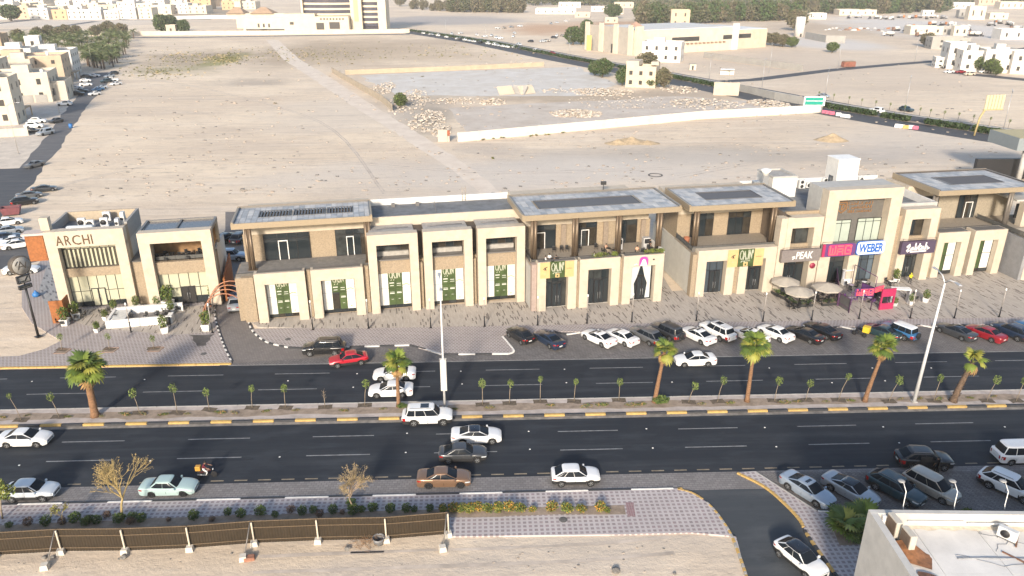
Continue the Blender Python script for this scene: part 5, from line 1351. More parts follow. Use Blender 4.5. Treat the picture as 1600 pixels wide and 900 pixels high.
def car_proto(typ,roof='body',rim=None,sunroof=False):
 """a hidden-from-nothing first copy is used in place; parts are shared afterwards"""
 key = (typ,roof,rim.name if rim else '',sunroof)
 if key in protos: return protos[key]
 cs = CarShape(typ); p = cs.p
 P_ = []      # (name, mesh, parent index or None, loc, rot)
 body = car_mesh_body(cs)
 P0 = PAINT['white']
 car_gh(cs,body,{'body': 0,'black': 3,'white': 3}[roof])
 if p.get('bed'):
  pass
 rm = {'body': P0,'black': darkroof,'white': PAINT['white']}[roof]
 bm_ = body.mesh('body',[P0,clad,pit,rm])
 P_.append(('body',bm_,None,(0,0,0),(0,0,0)))
 def part(name,mb,mats,parent=None): P_.append((name,mb.mesh(name,mats),parent,(0,0,0),(0,0,0))); return len(P_) - 1
 part('windscreen',MB().grid(pane_grid(cs,'F',-.86,.86,.10,.93,n=10,nt_=6)),cglass)
 part('rear_window',MB().grid(pane_grid(cs,'B',-.80,.80,.14,.90,n=10,nt_=6)),cglass)
 fx = lambda t: (cs.x_w + (cs.x_r - cs.x_w) * t) - .15
 rx = lambda t: (cs.x_g + (cs.x_q - cs.x_g) * t) + (.17 if p['nw'] == 2 else .14)
 cuts = [(0,.5),(.515,1)] if p['nw'] == 2 else [(0,.37),(.385,.72),(.74,1)]
 for side in ('L','R'):
  for c0,c1 in cuts:
   a = lambda t,c0=c0: fx(t) + (rx(t) - fx(t)) * c0
   b = lambda t,c1=c1: fx(t) + (rx(t) - fx(t)) * c1
   part('side_window',MB().grid(pane_grid(cs,side,a,b,.07,.90,n=8,nt_=5)),cglass)
 zs0 = cs.sill + (.24 if p.get('cl') == 1 else .07)
 xd = [cs.fa - p['r'] * 1.35,(cs.fa - p['r'] * 1.35 + cs.ra + p['r'] * .95) / 2 - .02,cs.ra + p['r'] * 1.0]
 for side in (1,-1):
  for k in range(2):
   xa,xb_ = xd[k],xd[k + 1] + .035
   P2_ = []
   for j in range(7):
    f = j / 6
    row = []
    for i in range(7):
     x = xa + (xb_ - xa) * i / 6
     rg = cs.ring(x)
     pts = [(max(rg[0][1],zs0),rg[0][0]),(rg[1][1],rg[1][0]),(rg[2][1],rg[2][0]),(rg[3][1],rg[3][0])]
     z = zs0 + (rg[3][1] - .012 - zs0) * f
     y = pts[-1][1]
     for (z0_,y0_),(z1_,y1_) in zip(pts[:-1],pts[1:]):
      if z0_ <= z <= z1_ + 1e-6: y = y0_ + (y1_ - y0_) * (z - z0_) / max(1e-6,z1_ - z0_); break
     row.append((x,side * (y + .009),z))
    P2_.append(row)
   d = part('door',MB().grid(P2_),P0)
   zz = p['zb'] - .14; yy = cs.ring(xb_ + .2)[2][0] + .012
   h = MB().box(xb_ + .08,xb_ + .26,min(side * yy,side * (yy + .03)),max(side * yy,side * (yy + .03)),zz,zz + .03)
   part('handle',h,P0,d)
   s_ = MB()
   for x in ((xa + .004,) if k == 0 else ()) + (xb_ - .017,):
    col = [(x,side * (cs.ring(x)[0][0] + .004),zs0),(x,side * (cs.ring(x)[1][0] + .004),cs.ring(x)[1][1]),(x,side * (cs.ring(x)[3][0] + .004),cs.ring(x)[3][1])]
    for q0,q1 in zip(col[:-1],col[1:]):
     s_.add([(q0[0] - .012,q0[1],q0[2]),(q0[0] + .012,q0[1],q0[2]),(q1[0] + .012,q1[1],q1[2]),(q1[0] - .012,q1[1],q1[2])],[(0,1,2,3)])
   part('door_seam',s_,seam,d)
  xm = cs.x_w - .28; ym = cs.p['W'] / 2 * .93
  m = MB().bbox(-.07,.09,-.10,.10,-.07,.08,.03)
  P_.append(('wing_mirror',m.mesh('wing_mirror',P0),None,(xm,side * (ym + .13),p['zb'] - .01),(0,0,0)))
  zf = cs.top(cs.xf) - .13
  g = []
  for zz in (zf - .07,zf + .045):
   row = []
   for x in (cs.xf - .5,cs.xf - .3,cs.xf - .15,cs.xf - .05): row.append((x,side * (cs.ring(x)[2][0] + .012),zz + (cs.xf - x) * .12))
   row.append((cs.xf + .012,side * cs.ring(cs.xf)[1][0] * .72,zz)); row.append((cs.xf + .016,side * cs.ring(cs.xf)[1][0] * .5,zz))
   g.append(row)
  part('headlight',MB().grid(g),lampm)
  zr = cs.top(cs.xb) - .17
  tall = p['H'] > 1.7
  g = []
  for zz in (zr - (.28 if tall else .07),zr + .06):
   row = []
   for x in (cs.xb + .38,cs.xb + .2,cs.xb + .07): row.append((x,side * (cs.ring(x)[2][0] + .012),zz))
   row.append((cs.xb - .014,side * cs.ring(cs.xb)[1][0] * .86,zz)); row.append((cs.xb - .016,side * cs.ring(cs.xb)[1][0] * (.72 if tall else .5),zz))
   g.append(row)
  part('taillight',MB().grid(g),tailm)
 zf = cs.top(cs.xf)
 part('grille',MB().box(cs.xf - .03,cs.xf + .018,-p['W'] * .23,p['W'] * .23,cs.sill + .2,zf - .2),clad)
 part('bumper_trim',MB().box(cs.xb - .02,cs.xb + .03,-p['W'] * .36,p['W'] * .36,cs.sill + .04,cs.sill + .15),clad)
 part('number_plate',MB().box(cs.xf + .018,cs.xf + .03,-.24,.24,cs.sill + .12,cs.sill + .24),platem)
 part('number_plate',MB().box(cs.xb - .03,cs.xb - .016,-.22,.22,cs.sill + .33,cs.sill + .47),platem)
 if p.get('rails'):
  for side in (-1,1):
   c,A_,B_,z = cs.gh(1.0)
   part('roof_rail',MB().tube([(c + A_ * .8,side * B_ * .82,z + .02),(c + A_ * .7,side * B_ * .82,z + .075),(c - A_ * .8,side * B_ * .82,z + .075),(c - A_ * .88,side * B_ * .82,z + .02)],.022,6),trimgrey)
 if sunroof:
  c,A_,B_,z = cs.gh(1.0)
  part('sunroof',MB().grid([[(c + A_ * .62 - i * A_ * .16,B_ * .55 * j / 3,z + .052 + (-.002 if abs(j) == 3 else 0)) for j in range(-3,4)] for i in range(5)]),solarglass)
 if p.get('spare'):
  part('spare_wheel',MB().lathe([(0,-.12),(.34,-.12),(.40,-.04),(.40,.06),(.3,.1),(0,.1)],18,(cs.xb - .12,0,.98),'x'),tyrem)
 if p.get('bed'):
  part('load_bed',MB().box(cs.xb + .15,cs.x_g - .12,-p['W'] * .4,p['W'] * .4,p['zd'] - .02,p['zd'] + .035),clad)
 ty,ri = wheel_mesh(p['r'],.24,rim or rimm)
 for x in (cs.fa,cs.ra):
  for side in (-1,1):
   P_.append(('wheel',ty,None,(x,side * (p['W'] / 2 - .135),p['r']),(0,0,0 if side > 0 else math.pi)))
   P_.append(('rim',ri,len(P_) - 1,(0,0,0),(0,0,0)))
 protos[key] = P_
 return P_
def car(typ,colour,x,y,head,label,z=BAYZ,roof='body',rim=None,sunroof=False,cat=None,group=None,name=None):
 nm = name or {'sedan': 'saloon_car','old': 'saloon_car','coupe': 'saloon_car','cross': 'crossover_car','fast': 'crossover_car','suv': 'suv','midsuv': 'suv','boxy': 'suv','mpv': 'people_carrier','van': 'passenger_van','pickup': 'pickup_truck'}[typ]
 r = thing(nm,label,cat or ('van' if typ == 'van' else 'pickup' if typ == 'pickup' else 'car'),(x,y,z),R(head),group)
 objs = []
 pm = PAINT[colour]
 for nme,me,par,loc,rot in car_proto(typ,roof,rim,sunroof):
  o = put(nme,me,r if par is None else objs[par],loc,rot=rot)
  for i,s_ in enumerate(me.materials):
   if s_.name == 'white_car_paint' and not (roof == 'white' and i == 3):
    o.material_slots[i].link = 'OBJECT'; o.material_slots[i].material = pm
  objs.append(o)
 return r
def carw(typ,colour,rear,front,label,head=None,z=BAYZ,near=None,**k):
 """placed by the two ground contacts of its camera-side wheels"""
 a,b = at(*rear,z),at(*front,z)
 d = b - a
 h = math.degrees(math.atan2(d.y,d.x)) if head is None else head
 u = Vector((math.cos(R(h)),math.sin(R(h)),0)); n = Vector((-u.y,u.x,0))
 mid = (a + b) / 2
 if n.y < 0: n = -n          # towards the far side of the car
 if near == 'flip': n = -n
 c = mid + n * (TYPES[typ]['W'] / 2 - .1)
 return car(typ,colour,c.x,c.y,h,label,z,**k)
carw('sedan','white',(13.6,700.3),(56.9,699.4),'white saloon car at the left edge of the lower carriageway',0,RZ)
carw('cross','ice',(20.2,786),(67.3,784.9),'silvery white crossover in the layby partly behind a leafy tree',0)
carw('old','mint',(238.3,777.4),(285.9,776.2),'old pale mint green saloon stopped in the layby by the bare tree',0,rim=rimd)
carw('suv','black',(522.7,556.3),(484.8,557.8),'black suv stopped on the bay paving before the kerb bend',182,rim=rimm)
carw('fast','red',(564.6,571),(527.6,575.7),'bright red crossover coupe pulling out onto the upper carriageway',194,RZ)
carw('sedan','white',(633,595.3),(596.9,596.8),'white saloon on the upper carriageway behind another white saloon',181,RZ)
carw('sedan','white',(629.6,621.3),(588.8,622.8),'white saloon in front of the palm beside the median',181,RZ,sunroof=False)
carw('suv','white',(646,667),(693.7,665.3),'large white suv with a small sunroof under the slim lamp post',1,RZ,sunroof=True)
carw('coupe','white',(722.5,695.3),(769.6,694.6),'white saloon with black glass roof on the lower carriageway',0,RZ,roof='black')
carw('fast','grey',(701.5,725.4),(745,724),'dark grey crossover between the white saloon and the copper car',1,RZ)
carw('sedan','copper',(673.7,763.7),(716.2,763.7),'small copper brown saloon stopped in the layby',0,rim=rimd)
carw('cross','white',(877.4,761),(922.3,760.5),'white crossover with black wheel arch cladding parked in the layby',0)
carw('sedan','white',(1105.5,572.9),(1069.3,574.4),'white saloon alone on the upper carriageway between two palms',182,RZ)
def bay(typ,colour,rear,label,head=124,**k):
 a = at(*rear,BAYZ); u = Vector((math.cos(R(head)),math.sin(R(head)),0)); n = Vector((-u.y,u.x,0))
 p = TYPES[typ]
 c = a + u * p['wb'] / 2 - n * (p['W'] / 2 - .1)
 return car(typ,colour,c.x,c.y,head,label,BAYZ,group='cars angle parked before the shops',**k)
bay('cross','black',(814,539.5),'black compact crossover, first in the angled row beside the kerb point',122)
bay('coupe','navy',(859,545.5),'dark blue saloon beside the black compact crossover',122)
bay('coupe','white',(940,543),'white saloon with a dark sunroof, left of another white saloon',128,sunroof=True)
bay('sedan','white',(976,541.6),'white saloon with a plain roof next to the dark grey suv',127)
bay('midsuv','midgrey',(1014.4,541),'dark grey suv with roof rails, third after the gap in the row',125)
bay('boxy','grey',(1046,534),'boxy dark grey suv parked behind the first palm',125)
bay('coupe','white',(1094.9,539),'white saloon with black rear glass beside the boxy dark suv',122,sunroof=True)
bay('suv','white',(1124.4,534),'tall white suv in the angled row with a black sunroof',120,sunroof=True)
bay('coupe','white',(1179,539),'white saloon partly behind the second palm crown',126,sunroof=True)
bay('sedan','white',(1217.8,535),'white saloon with pale alloy wheels left of the black saloon',122)
bay('sedan','black',(1265.5,538),'black older saloon in the angled row before the red cafe screens',127)
bay('coupe','black',(1291,531.5),'black sleek coupe parked deeper than the black saloon',120)
bay('sedan','teal',(1387.8,533),'dark grey green saloon beside the yellow delivery scooter',128)
bay('boxy','blue',(1412,533),'blue off road car with white roof and rear spare wheel',120,roof='white')
bay('coupe','grey',(1502,533),'dark slate saloon right of the tall white lamp post',118,roof='black')
bay('sedan','maroon',(1548.4,535.5),'dark red saloon near the right edge of the row',118)
bay('midsuv','navy',(1589,534),'dark blue suv at the right edge beside the red saloon',114)
bay('midsuv','blue',(1628,530),'blue suv cut off by the right edge of the photo',118)
def bay2(typ,colour,rear,front,label,head=None,**k):
 return carw(typ,colour,rear,front,label,head,BAYZ,group='cars angle parked on the lower right',**k)
bay2('coupe','bluesilver',(1232.9,764.5),(1272.2,793.4),'silver blue saloon with a dark sunroof by the corner kerb',-58,sunroof=True)
bay2('coupe','silver',(1299.4,768.6),(1343,791),'silver saloon with a black roof behind the shrub palm',-55,roof='black')
bay2('midsuv','teal',(1370,767),(1411.6,790.6),'dark navy suv between the silver saloon and the people carrier',-57)
bay2('mpv','champagne',(1422,758),(1472,792),'champagne people carrier in the lower right car park',-58)
bay2('midsuv','white',(1545.9,764),(1596,787),'white suv with roof rails at the lower right edge',-53)
carw('van','white',(1574.5,728),(1635,726),'white passenger van leaving the photo at the right edge',0,RZ)
bs = carw('midsuv','black',(1424,734),(1474.4,737),'black suv with its near front door open on the lower carriageway',-6,RZ)
dp = MB().bbox(-1.0,0,-.06,.02,.35,1.05,.03).bbox(-.95,-.06,-.05,.01,1.05,1.62,.02)
od = dp.build('open_door',PAINT['black'],bs,(.85,-.97,0)); od.rotation_euler = (0,0,R(62)); od['label'] = 'near front door swung wide open'
MB().box(-.85,.15,-.965,-.90,.55,1.5).build('door_opening',pit,bs)
carw('cross','white',(1223,872),(1252,904),'white hatchback with black roof driving up the access road',-64,RZ + .004,roof='black')
car('sedan','silver',at(366,481).x,at(366,481).y + .8,101,'silver saloon waiting under the copper arches in the drive lane')
car('sedan','navy',at(368,461).x + .1,at(368,461).y + .6,100,'dark blue saloon ahead of the silver one in the drive lane')
car('suv','bluesilver',at(368,405).x - .6,at(368,405).y,0,'two tone suv crossing behind the drive lane',roof='body')
car('midsuv','grey',at(376,376).x,at(376,376).y,80,'dark suv parked behind the shop corner beneath the slatted canopy')
car('cross','black',at(354,376).x,at(354,376).y,75,'black car parked in the shade behind the cafe terrace')
carw('coupe','grey',(61.4,302.4),(80,298.4),'dark saloon parked farthest back on the sand behind the cafe',28)
carw('sedan','midgrey',(37,313),(58,308),'grey saloon squeezed between two dark cars on the sand',30)
carw('midsuv','black',(32,324.4),(49,318),'black suv parked nearest the maroon skip',33)
carw('sedan','white',(7,356),(22,350),'white saloon first in the white row behind the cafe fin',32)
carw('sedan','silver',(6,370),(24,363.6),'silver saloon second in the row behind the cafe fin',30)
carw('sedan','navy',(0,381),(20,374),'dark saloon tucked between silver and white cars by the side road',30)
carw('coupe','white',(16,386),(34,379),'white saloon parked behind the nearest white saloon on the sand',28)
carw('sedan','white',(21.4,392.4),(39,385),'white saloon nearest the side road on the sand behind the cafe',30)
carw('coupe','white',(16,431),(49,428),'white saloon driving along the side road behind the sign pole',8,RZ)
carw('sedan','white',(72,396),(92,392),'white car half hidden by the rusty fin of the cafe',30)
far_mesh = {}
def far_car(typ,colour,px,py,head,label,group=None,k=1.0):
 key = typ
 if key not in far_mesh:
  cs = CarShape(typ); m = car_mesh_body(cs,True)
  car_gh(cs,m,0,16)
  for kk,a,b in (('F',-.86,.86),('B',-.8,.8)):
   m.grid(pane_grid(cs,kk,a,b,.12,.9,n=3,nt_=1),3)
  fx = lambda t: (cs.x_w + (cs.x_r - cs.x_w) * t) - .2
  rx = lambda t: (cs.x_g + (cs.x_q - cs.x_g) * t) + .2
  for sd in 'LR': m.grid(pane_grid(cs,sd,fx,rx,.12,.86,n=4,nt_=1),3)
  for x in (cs.fa,cs.ra):
   for sd in (-1,1): m.lathe([(0,-.12),(cs.p['r'],-.12),(cs.p['r'],.12),(0,.12)],10,(x,sd * (cs.p['W'] / 2 - .12),cs.p['r']),'y',4)
  far_mesh[key] = m.mesh('parked_car',[PAINT['white'],clad,pit,cglass,tyrem])
 p = at(px,py,RZ)
 o = put('parked_car',far_mesh[key],None,(p.x,p.y,RZ),R(head),scale=k)
 o.material_slots[0].link = 'OBJECT'; o.material_slots[0].material = PAINT[colour]
 return tag(o,label,'car',group)
BG = 'cars along the back street by the houses'
for t_,c_,px,py,h,lab in [
 ('sedan','midgrey',54,261,250,'grey saloon rolling out of the back street towards the junction'),
 ('suv','silver',71,211,248,'silver suv driving down the back street'),
 ('midsuv','white',60,192,10,'white suv parked deepest beside the near apartment block'),
 ('suv','white',55,200,10,'second white suv beside the near apartment block'),
 ('cross','black',51,208,10,'black crossover parked closest to the low wall of the near block'),
 ('cross','grey',88,192,245,'dark crossover stopped mid way along the back street'),
 ('midsuv','white',101,165,190,'white suv parked sideways before the cream garage block'),
 ('midsuv','black',122,149,15,'black suv parked at the pale blue gate'),
 ('sedan','grey',128,144,15,'dark grey saloon just beyond the black suv at the gate'),
 ('sedan','silver',119,139,15,'silver saloon deepest in the carport of the peach house'),
 ('sedan','white',135,134,15,'white saloon parked before the peach house'),
 ('cross','white',134,128,15,'white hatchback under the orange carport'),
 ('midsuv','grey',137,122,15,'dark suv parked behind the white hatchback'),
 ('sedan','white',148,120,5,'white saloon parked at the end of the house row'),
 ('cross','white',148,149,235,'white crossover nearest on the sand side of the back street'),
 ('sedan','blue',153,142,235,'bright blue saloon on the sand side of the back street'),
 ('sedan','ice',158,139,235,'pale saloon behind the bright blue one'),
 ('midsuv','teal',166,129,240,'dark suv beside the white pickup on the sand'),
 ('pickup','white',175,127,190,'white pickup parked across the sand edge'),
 ('sedan','white',181,133,240,'white saloon standing out on the sand'),
 ('sedan','silver',171,121,240,'silver saloon near the palm grove corner'),
 ('midsuv','grey',177,117,240,'dark grey suv farthest along by the palm grove')]:
 far_car(t_,c_,px,py,h,lab,BG)
VG = 'cars by the white villas'
for t_,c_,px,py,h,lab in [('sedan','white',1482,114,190,'white saloon parked at the end of the branch road'),('sedan','maroon',1500,114,190,'dark red car beside the beige one before the villas'),('midsuv','beige',1514,118,185,'beige suv parked before the villas'),
 ('midsuv','black',1478,107,170,'black suv by the white cube villa'),('pickup','white',1537,114,200,'white pickup under the green villa trees'),('sedan','silver',1520,110,200,'silver car half behind the villa trees')]:
 far_car(t_,c_,px,py,h,lab,VG)
FA = math.degrees(math.atan2(FR[8][1] - FR[4][1],FR[8][0] - FR[4][0]))
FG = 'traffic on the far hedge lined road'
def frp(t,off):
 n = len(FR) - 1; i = min(n - 1,int(t * n)); f = t * n - i
 a,b = Vector(FR[i]),Vector(FR[i + 1]); d = (b - a).normalized(); q = a + (b - a) * f + Vector((-d.y,d.x)) * off
 return q,math.degrees(math.atan2(d.y,d.x))
for t_,c_,px,py,h,lab in [('suv','white',1369,176,FA + 180,'white suv on the near side of the far road by the patch of new asphalt'),('midsuv','teal',1416,174,FA,'dark suv beyond the hedge on the far road'),('sedan','silver',1287,152,FA,'silver car beyond the hedge near the green road sign'),
 ('sedan','maroon',863,84,FA,'small red car on the far road'),('suv','white',836,81,FA + 180,'white suv leading the queue on the far road'),('sedan','grey',812,77,FA + 180,'dark car third in the far road queue'),('sedan','white',803,75,FA + 180,'white car behind the dark one in the far road queue'),
 ('midsuv','ice',811,71,FA,'pale suv going the other way on the far road')]:
 far_car(t_,c_,px,py,h,lab,FG)
rq = random.Random(3)
for k,px in enumerate([661,672,675,684,697,714,718,726,733,740,750,762,772,777,785,792]):
 py = 52 + (px - 655) * .165
 far_car(rq.choice(['sedan','sedan','midsuv','suv']),['white','white','silver','white','white','white','grey','white','ice','white','black','white','white','ice','white','white'][k],px,py,FA + 180,['small pale car in the queue far along the hedge lined road','small dark car in the queue far along the hedge lined road'][k in (6,10)],FG)
for k,(px,py) in enumerate([(706,54),(720,53),(745,56),(757,58),(768,57),(775,60),(781,61),(799,43),(802,58),(804,53),(812,42),(829,66),(848,66),(855,65),(778,45),(788,45),(866,60),(870,57),(879,57),(861,38),(870,36),(884,34)]):
 far_car(rq.choice(['sedan','midsuv','pickup']),rq.choice(['white','white','silver','ice','grey','champagne']),px,py,rq.uniform(0,360),'small car parked on the dirt lot beyond the far road','cars on the far dirt lot')
tk = thing('rubbish_skip','maroon open topped rubbish skip on the sand behind the cafe','skip',at(19,335),R(20))
MB().add([(-1.3,-.9,0.15),(1.3,-.9,0.15),(1.3,.9,0.15),(-1.3,.9,0.15),(-1.7,-1.05,1.5),(1.7,-1.05,1.5),(1.7,1.05,1.5),(-1.7,1.05,1.5),(-1.5,-.9,1.5),(1.5,-.9,1.5),(1.5,.9,1.5),(-1.5,.9,1.5),(-1.2,-.8,.3),(1.2,-.8,.3),(1.2,.8,.3),(-1.2,.8,.3)],
 [(0,3,2,1),(0,1,5,4),(1,2,6,5),(2,3,7,6),(3,0,4,7),(4,5,9,8),(5,6,10,9),(6,7,11,10),(7,4,8,11),(8,9,13,12),(9,10,14,13),(10,11,15,14),(11,8,12,15),(12,13,14,15)]).build('container',mk('maroon_skip_paint',(0.16,0.05,0.06),0.6,0.2,2),tk)
MB().box(-1.3,1.3,-.8,-.6,0,.15).build('runner',black,tk); MB().box(-1.3,1.3,.6,.8,0,.15).build('runner',black,tk)
def scooter(label,px,py,head,z,boxm,bodym,boxpos,cat='motorcycle',bs_=0.5):
 r = thing('motorcycle',label,cat,at(px,py,z),R(head))
 w = wheel_mesh(.29,.11,rimd)
 for x in (.62,-.62):
  o = put('wheel',w[0],r,(x,0,.29)); put('rim',w[1],o); put('rim',w[1],o,rot=(0,0,math.pi))
 m = MB().tube([(.62,0,.3),(.45,0,.85),(.40,0,1.0)],.04,8).tube([(.40,-.34,1.02),(.38,0,1.0),(.40,.34,1.02)],.022,6)
 m.build('fork',black,r)
 m = MB().tube([(.42,0,.75),(.25,0,.78),(-.05,0,.7),(-.3,0,.62),(-.62,0,.5)],[.08,.15,.16,.13,.06],10); m.build('frame',bodym,r)
 MB().bbox(-.28,.2,-.17,.17,.28,.6,.05).build('engine',clad,r)
 MB().bbox(-.7,.0,-.14,.14,.70,.80,.04).build('seat',clad,r)
 MB().tube([(-.1,-.18,.32),(-.8,-.2,.4)],.05,8).build('exhaust',steel,r)
 MB().lathe([(0,0),(.09,0),(.09,.05),(0,.07)],10,(.56,0,.82),'x').build('headlight',lampm,r)
 b = bs_
 MB().bbox(-.72 - b / 2 - boxpos,-.72 + b / 2 - boxpos + .05,-b / 2,b / 2,.80,.80 + b,.03).build('delivery_box',boxm,r)
 return r
ybox = mk('yellow_delivery_box',(0.62,0.44,0.03),0.5,0.1)
obox = mk('orange_delivery_box',(0.5,0.26,0.04),0.5,0.1)
mc = scooter('motorcycle with an orange delivery box being ridden in the lower kerb lane',324.5,745,2,RZ,obox,mk('dark_red_bike_paint',(0.06,0.012,0.012),0.4),0.0,bs_=0.42)
sc = scooter('parked scooter with a big yellow delivery box among the angle parked cars',1342,525,138,BAYZ,ybox,black,0.05,'scooter',0.75)
skin = mk('skin',(0.30,0.17,0.105),0.6,0.05)
def figure(pose,name='body'):
 """one continuous body grown over a jointed skeleton; returns mesh and the joint list for clothing"""
 J = {k: Vector(v) for k,v in pose.items()}
 bones = [('pelvis','belly'),('belly','chest'),('chest','neck'),('neck','chin'),('chin','crown'),
    ('chest','shL'),('shL','elL'),('elL','wrL'),('chest','shR'),('shR','elR'),('elR','wrR'),
    ('pelvis','hipL'),('hipL','knL'),('knL','anL'),('anL','toL'),('pelvis','hipR'),('hipR','knR'),('knR','anR'),('anR','toR')]
 rad = dict(pelvis=.15,belly=.135,chest=.155,neck=.058,chin=.075,crown=.085,sh=.07,el=.043,wr=.032,hip=.10,kn=.062,an=.045,to=.035)
 for s in 'LR':
  w_,e_ = J['wr' + s],J['el' + s]
  d = (w_ - e_).normalized()
  side = d.cross(Vector((0,0,1)));
  if side.length < .1: side = d.cross(Vector((1,0,0)))
  side.normalize()
  pm_ = 'pa' + s
  J[pm_] = w_ + d * .07; bones.append(('wr' + s,pm_))
  for k,(o_,l_) in enumerate(((-.03,.065),(-.01,.08),(.01,.075),(.03,.055))):
   a,b = 'f%d%s' % (k,s),'g%d%s' % (k,s)
   J[a] = w_ + d * .10 + side * o_; J[b] = J[a] + d * l_ * .9 + Vector((0,0,-.012))
   bones += [(pm_,a),(a,b)]
  J['th' + s] = w_ + d * .055 + side * .055 + Vector((0,0,.01)); J['ti' + s] = J['th' + s] + d * .04 + side * .012
  bones += [(pm_,'th' + s),('th' + s,'ti' + s)]
 names = list(J); idx = {n: i for i,n in enumerate(names)}
 me = bpy.data.meshes.new(name)
 me.from_pydata([J[n] for n in names],[(idx[a],idx[b]) for a,b in bones],[])
 o = bpy.data.objects.new(name,me); COL.objects.link(o)
 md = o.modifiers.new('skin','SKIN'); md.use_smooth_shade = True
 sb = o.modifiers.new('sub','SUBSURF'); sb.levels = 1; sb.render_levels = 1
 sk = me.skin_vertices[0].data
 for n in names:
  k = n[:-1] if n[-1] in 'LR' else n
  r = rad.get(k,.026 if k == 'pa' else .011)
  if k == 'pa': r = .034
  if n == 'chest' or n == 'pelvis': sk[idx[n]].radius = (r * 1.12,r * .82)
  else: sk[idx[n]].radius = (r,r)
  sk[idx[n]].use_root = (n == 'pelvis')
 dg = bpy.context.evaluated_depsgraph_get()
 out = bpy.data.meshes.new_from_object(o.evaluated_get(dg))
 bpy.data.objects.remove(o)
 out.name = name
 return out,J
STAND = dict(pelvis=(0,0,.95),belly=(0,0,1.12),chest=(0,0,1.35),neck=(.01,0,1.50),chin=(.03,0,1.58),crown=(.02,0,1.69),
 shL=(0,.19,1.42),elL=(-.02,.25,1.14),wrL=(.06,.26,.90),shR=(0,-.19,1.42),elR=(-.02,-.25,1.14),wrR=(.06,-.26,.90),
 hipL=(0,.10,.90),knL=(.02,.11,.50),anL=(0,.11,.09),toL=(.15,.13,.04),hipR=(0,-.10,.90),knR=(.02,-.11,.50),anR=(0,-.11,.09),toR=(.15,-.13,.04))
WALK = dict(STAND,knL=(.16,.10,.50),anL=(.26,.10,.10),toL=(.40,.11,.07),knR=(-.02,-.10,.50),anR=(-.24,-.10,.13),toR=(-.12,-.11,.04),elL=(-.10,.25,1.16),wrL=(-.10,.25,.92),elR=(.08,-.25,1.16),wrR=(.20,-.22,.97))
SIT = dict(pelvis=(0,0,.50),belly=(-.03,0,.66),chest=(-.05,0,.90),neck=(-.03,0,1.06),chin=(0,0,1.14),crown=(-.01,0,1.25),
 shL=(-.05,.19,.98),elL=(.02,.25,.72),wrL=(.24,.18,.70),shR=(-.05,-.19,.98),elR=(.02,-.25,.72),wrR=(.24,-.18,.72),
 hipL=(.03,.10,.49),knL=(.44,.12,.50),anL=(.44,.12,.09),toL=(.58,.13,.04),hipR=(.03,-.10,.49),knR=(.44,-.12,.50),anR=(.42,-.12,.09),toR=(.56,-.13,.04))
RIDE = dict(pelvis=(-.28,0,.90),belly=(-.24,0,1.06),chest=(-.14,0,1.28),neck=(-.06,0,1.43),chin=(-.01,0,1.50),crown=(-.02,0,1.62),
 shL=(-.14,.19,1.36),elL=(.10,.28,1.15),wrL=(.32,.30,1.06),shR=(-.14,-.19,1.36),elR=(.10,-.28,1.15),wrR=(.32,-.30,1.06),
 hipL=(-.22,.11,.86),knL=(.14,.22,.66),anL=(-.04,.22,.33),toL=(.12,.24,.28),hipR=(-.22,-.11,.86),knR=(.14,-.22,.66),anR=(-.04,-.22,.33),toR=(.12,-.24,.28))
fig_cache = {}
def cloth(name,c): return mk('cloth_' + name,c,0.85,0.1,6)
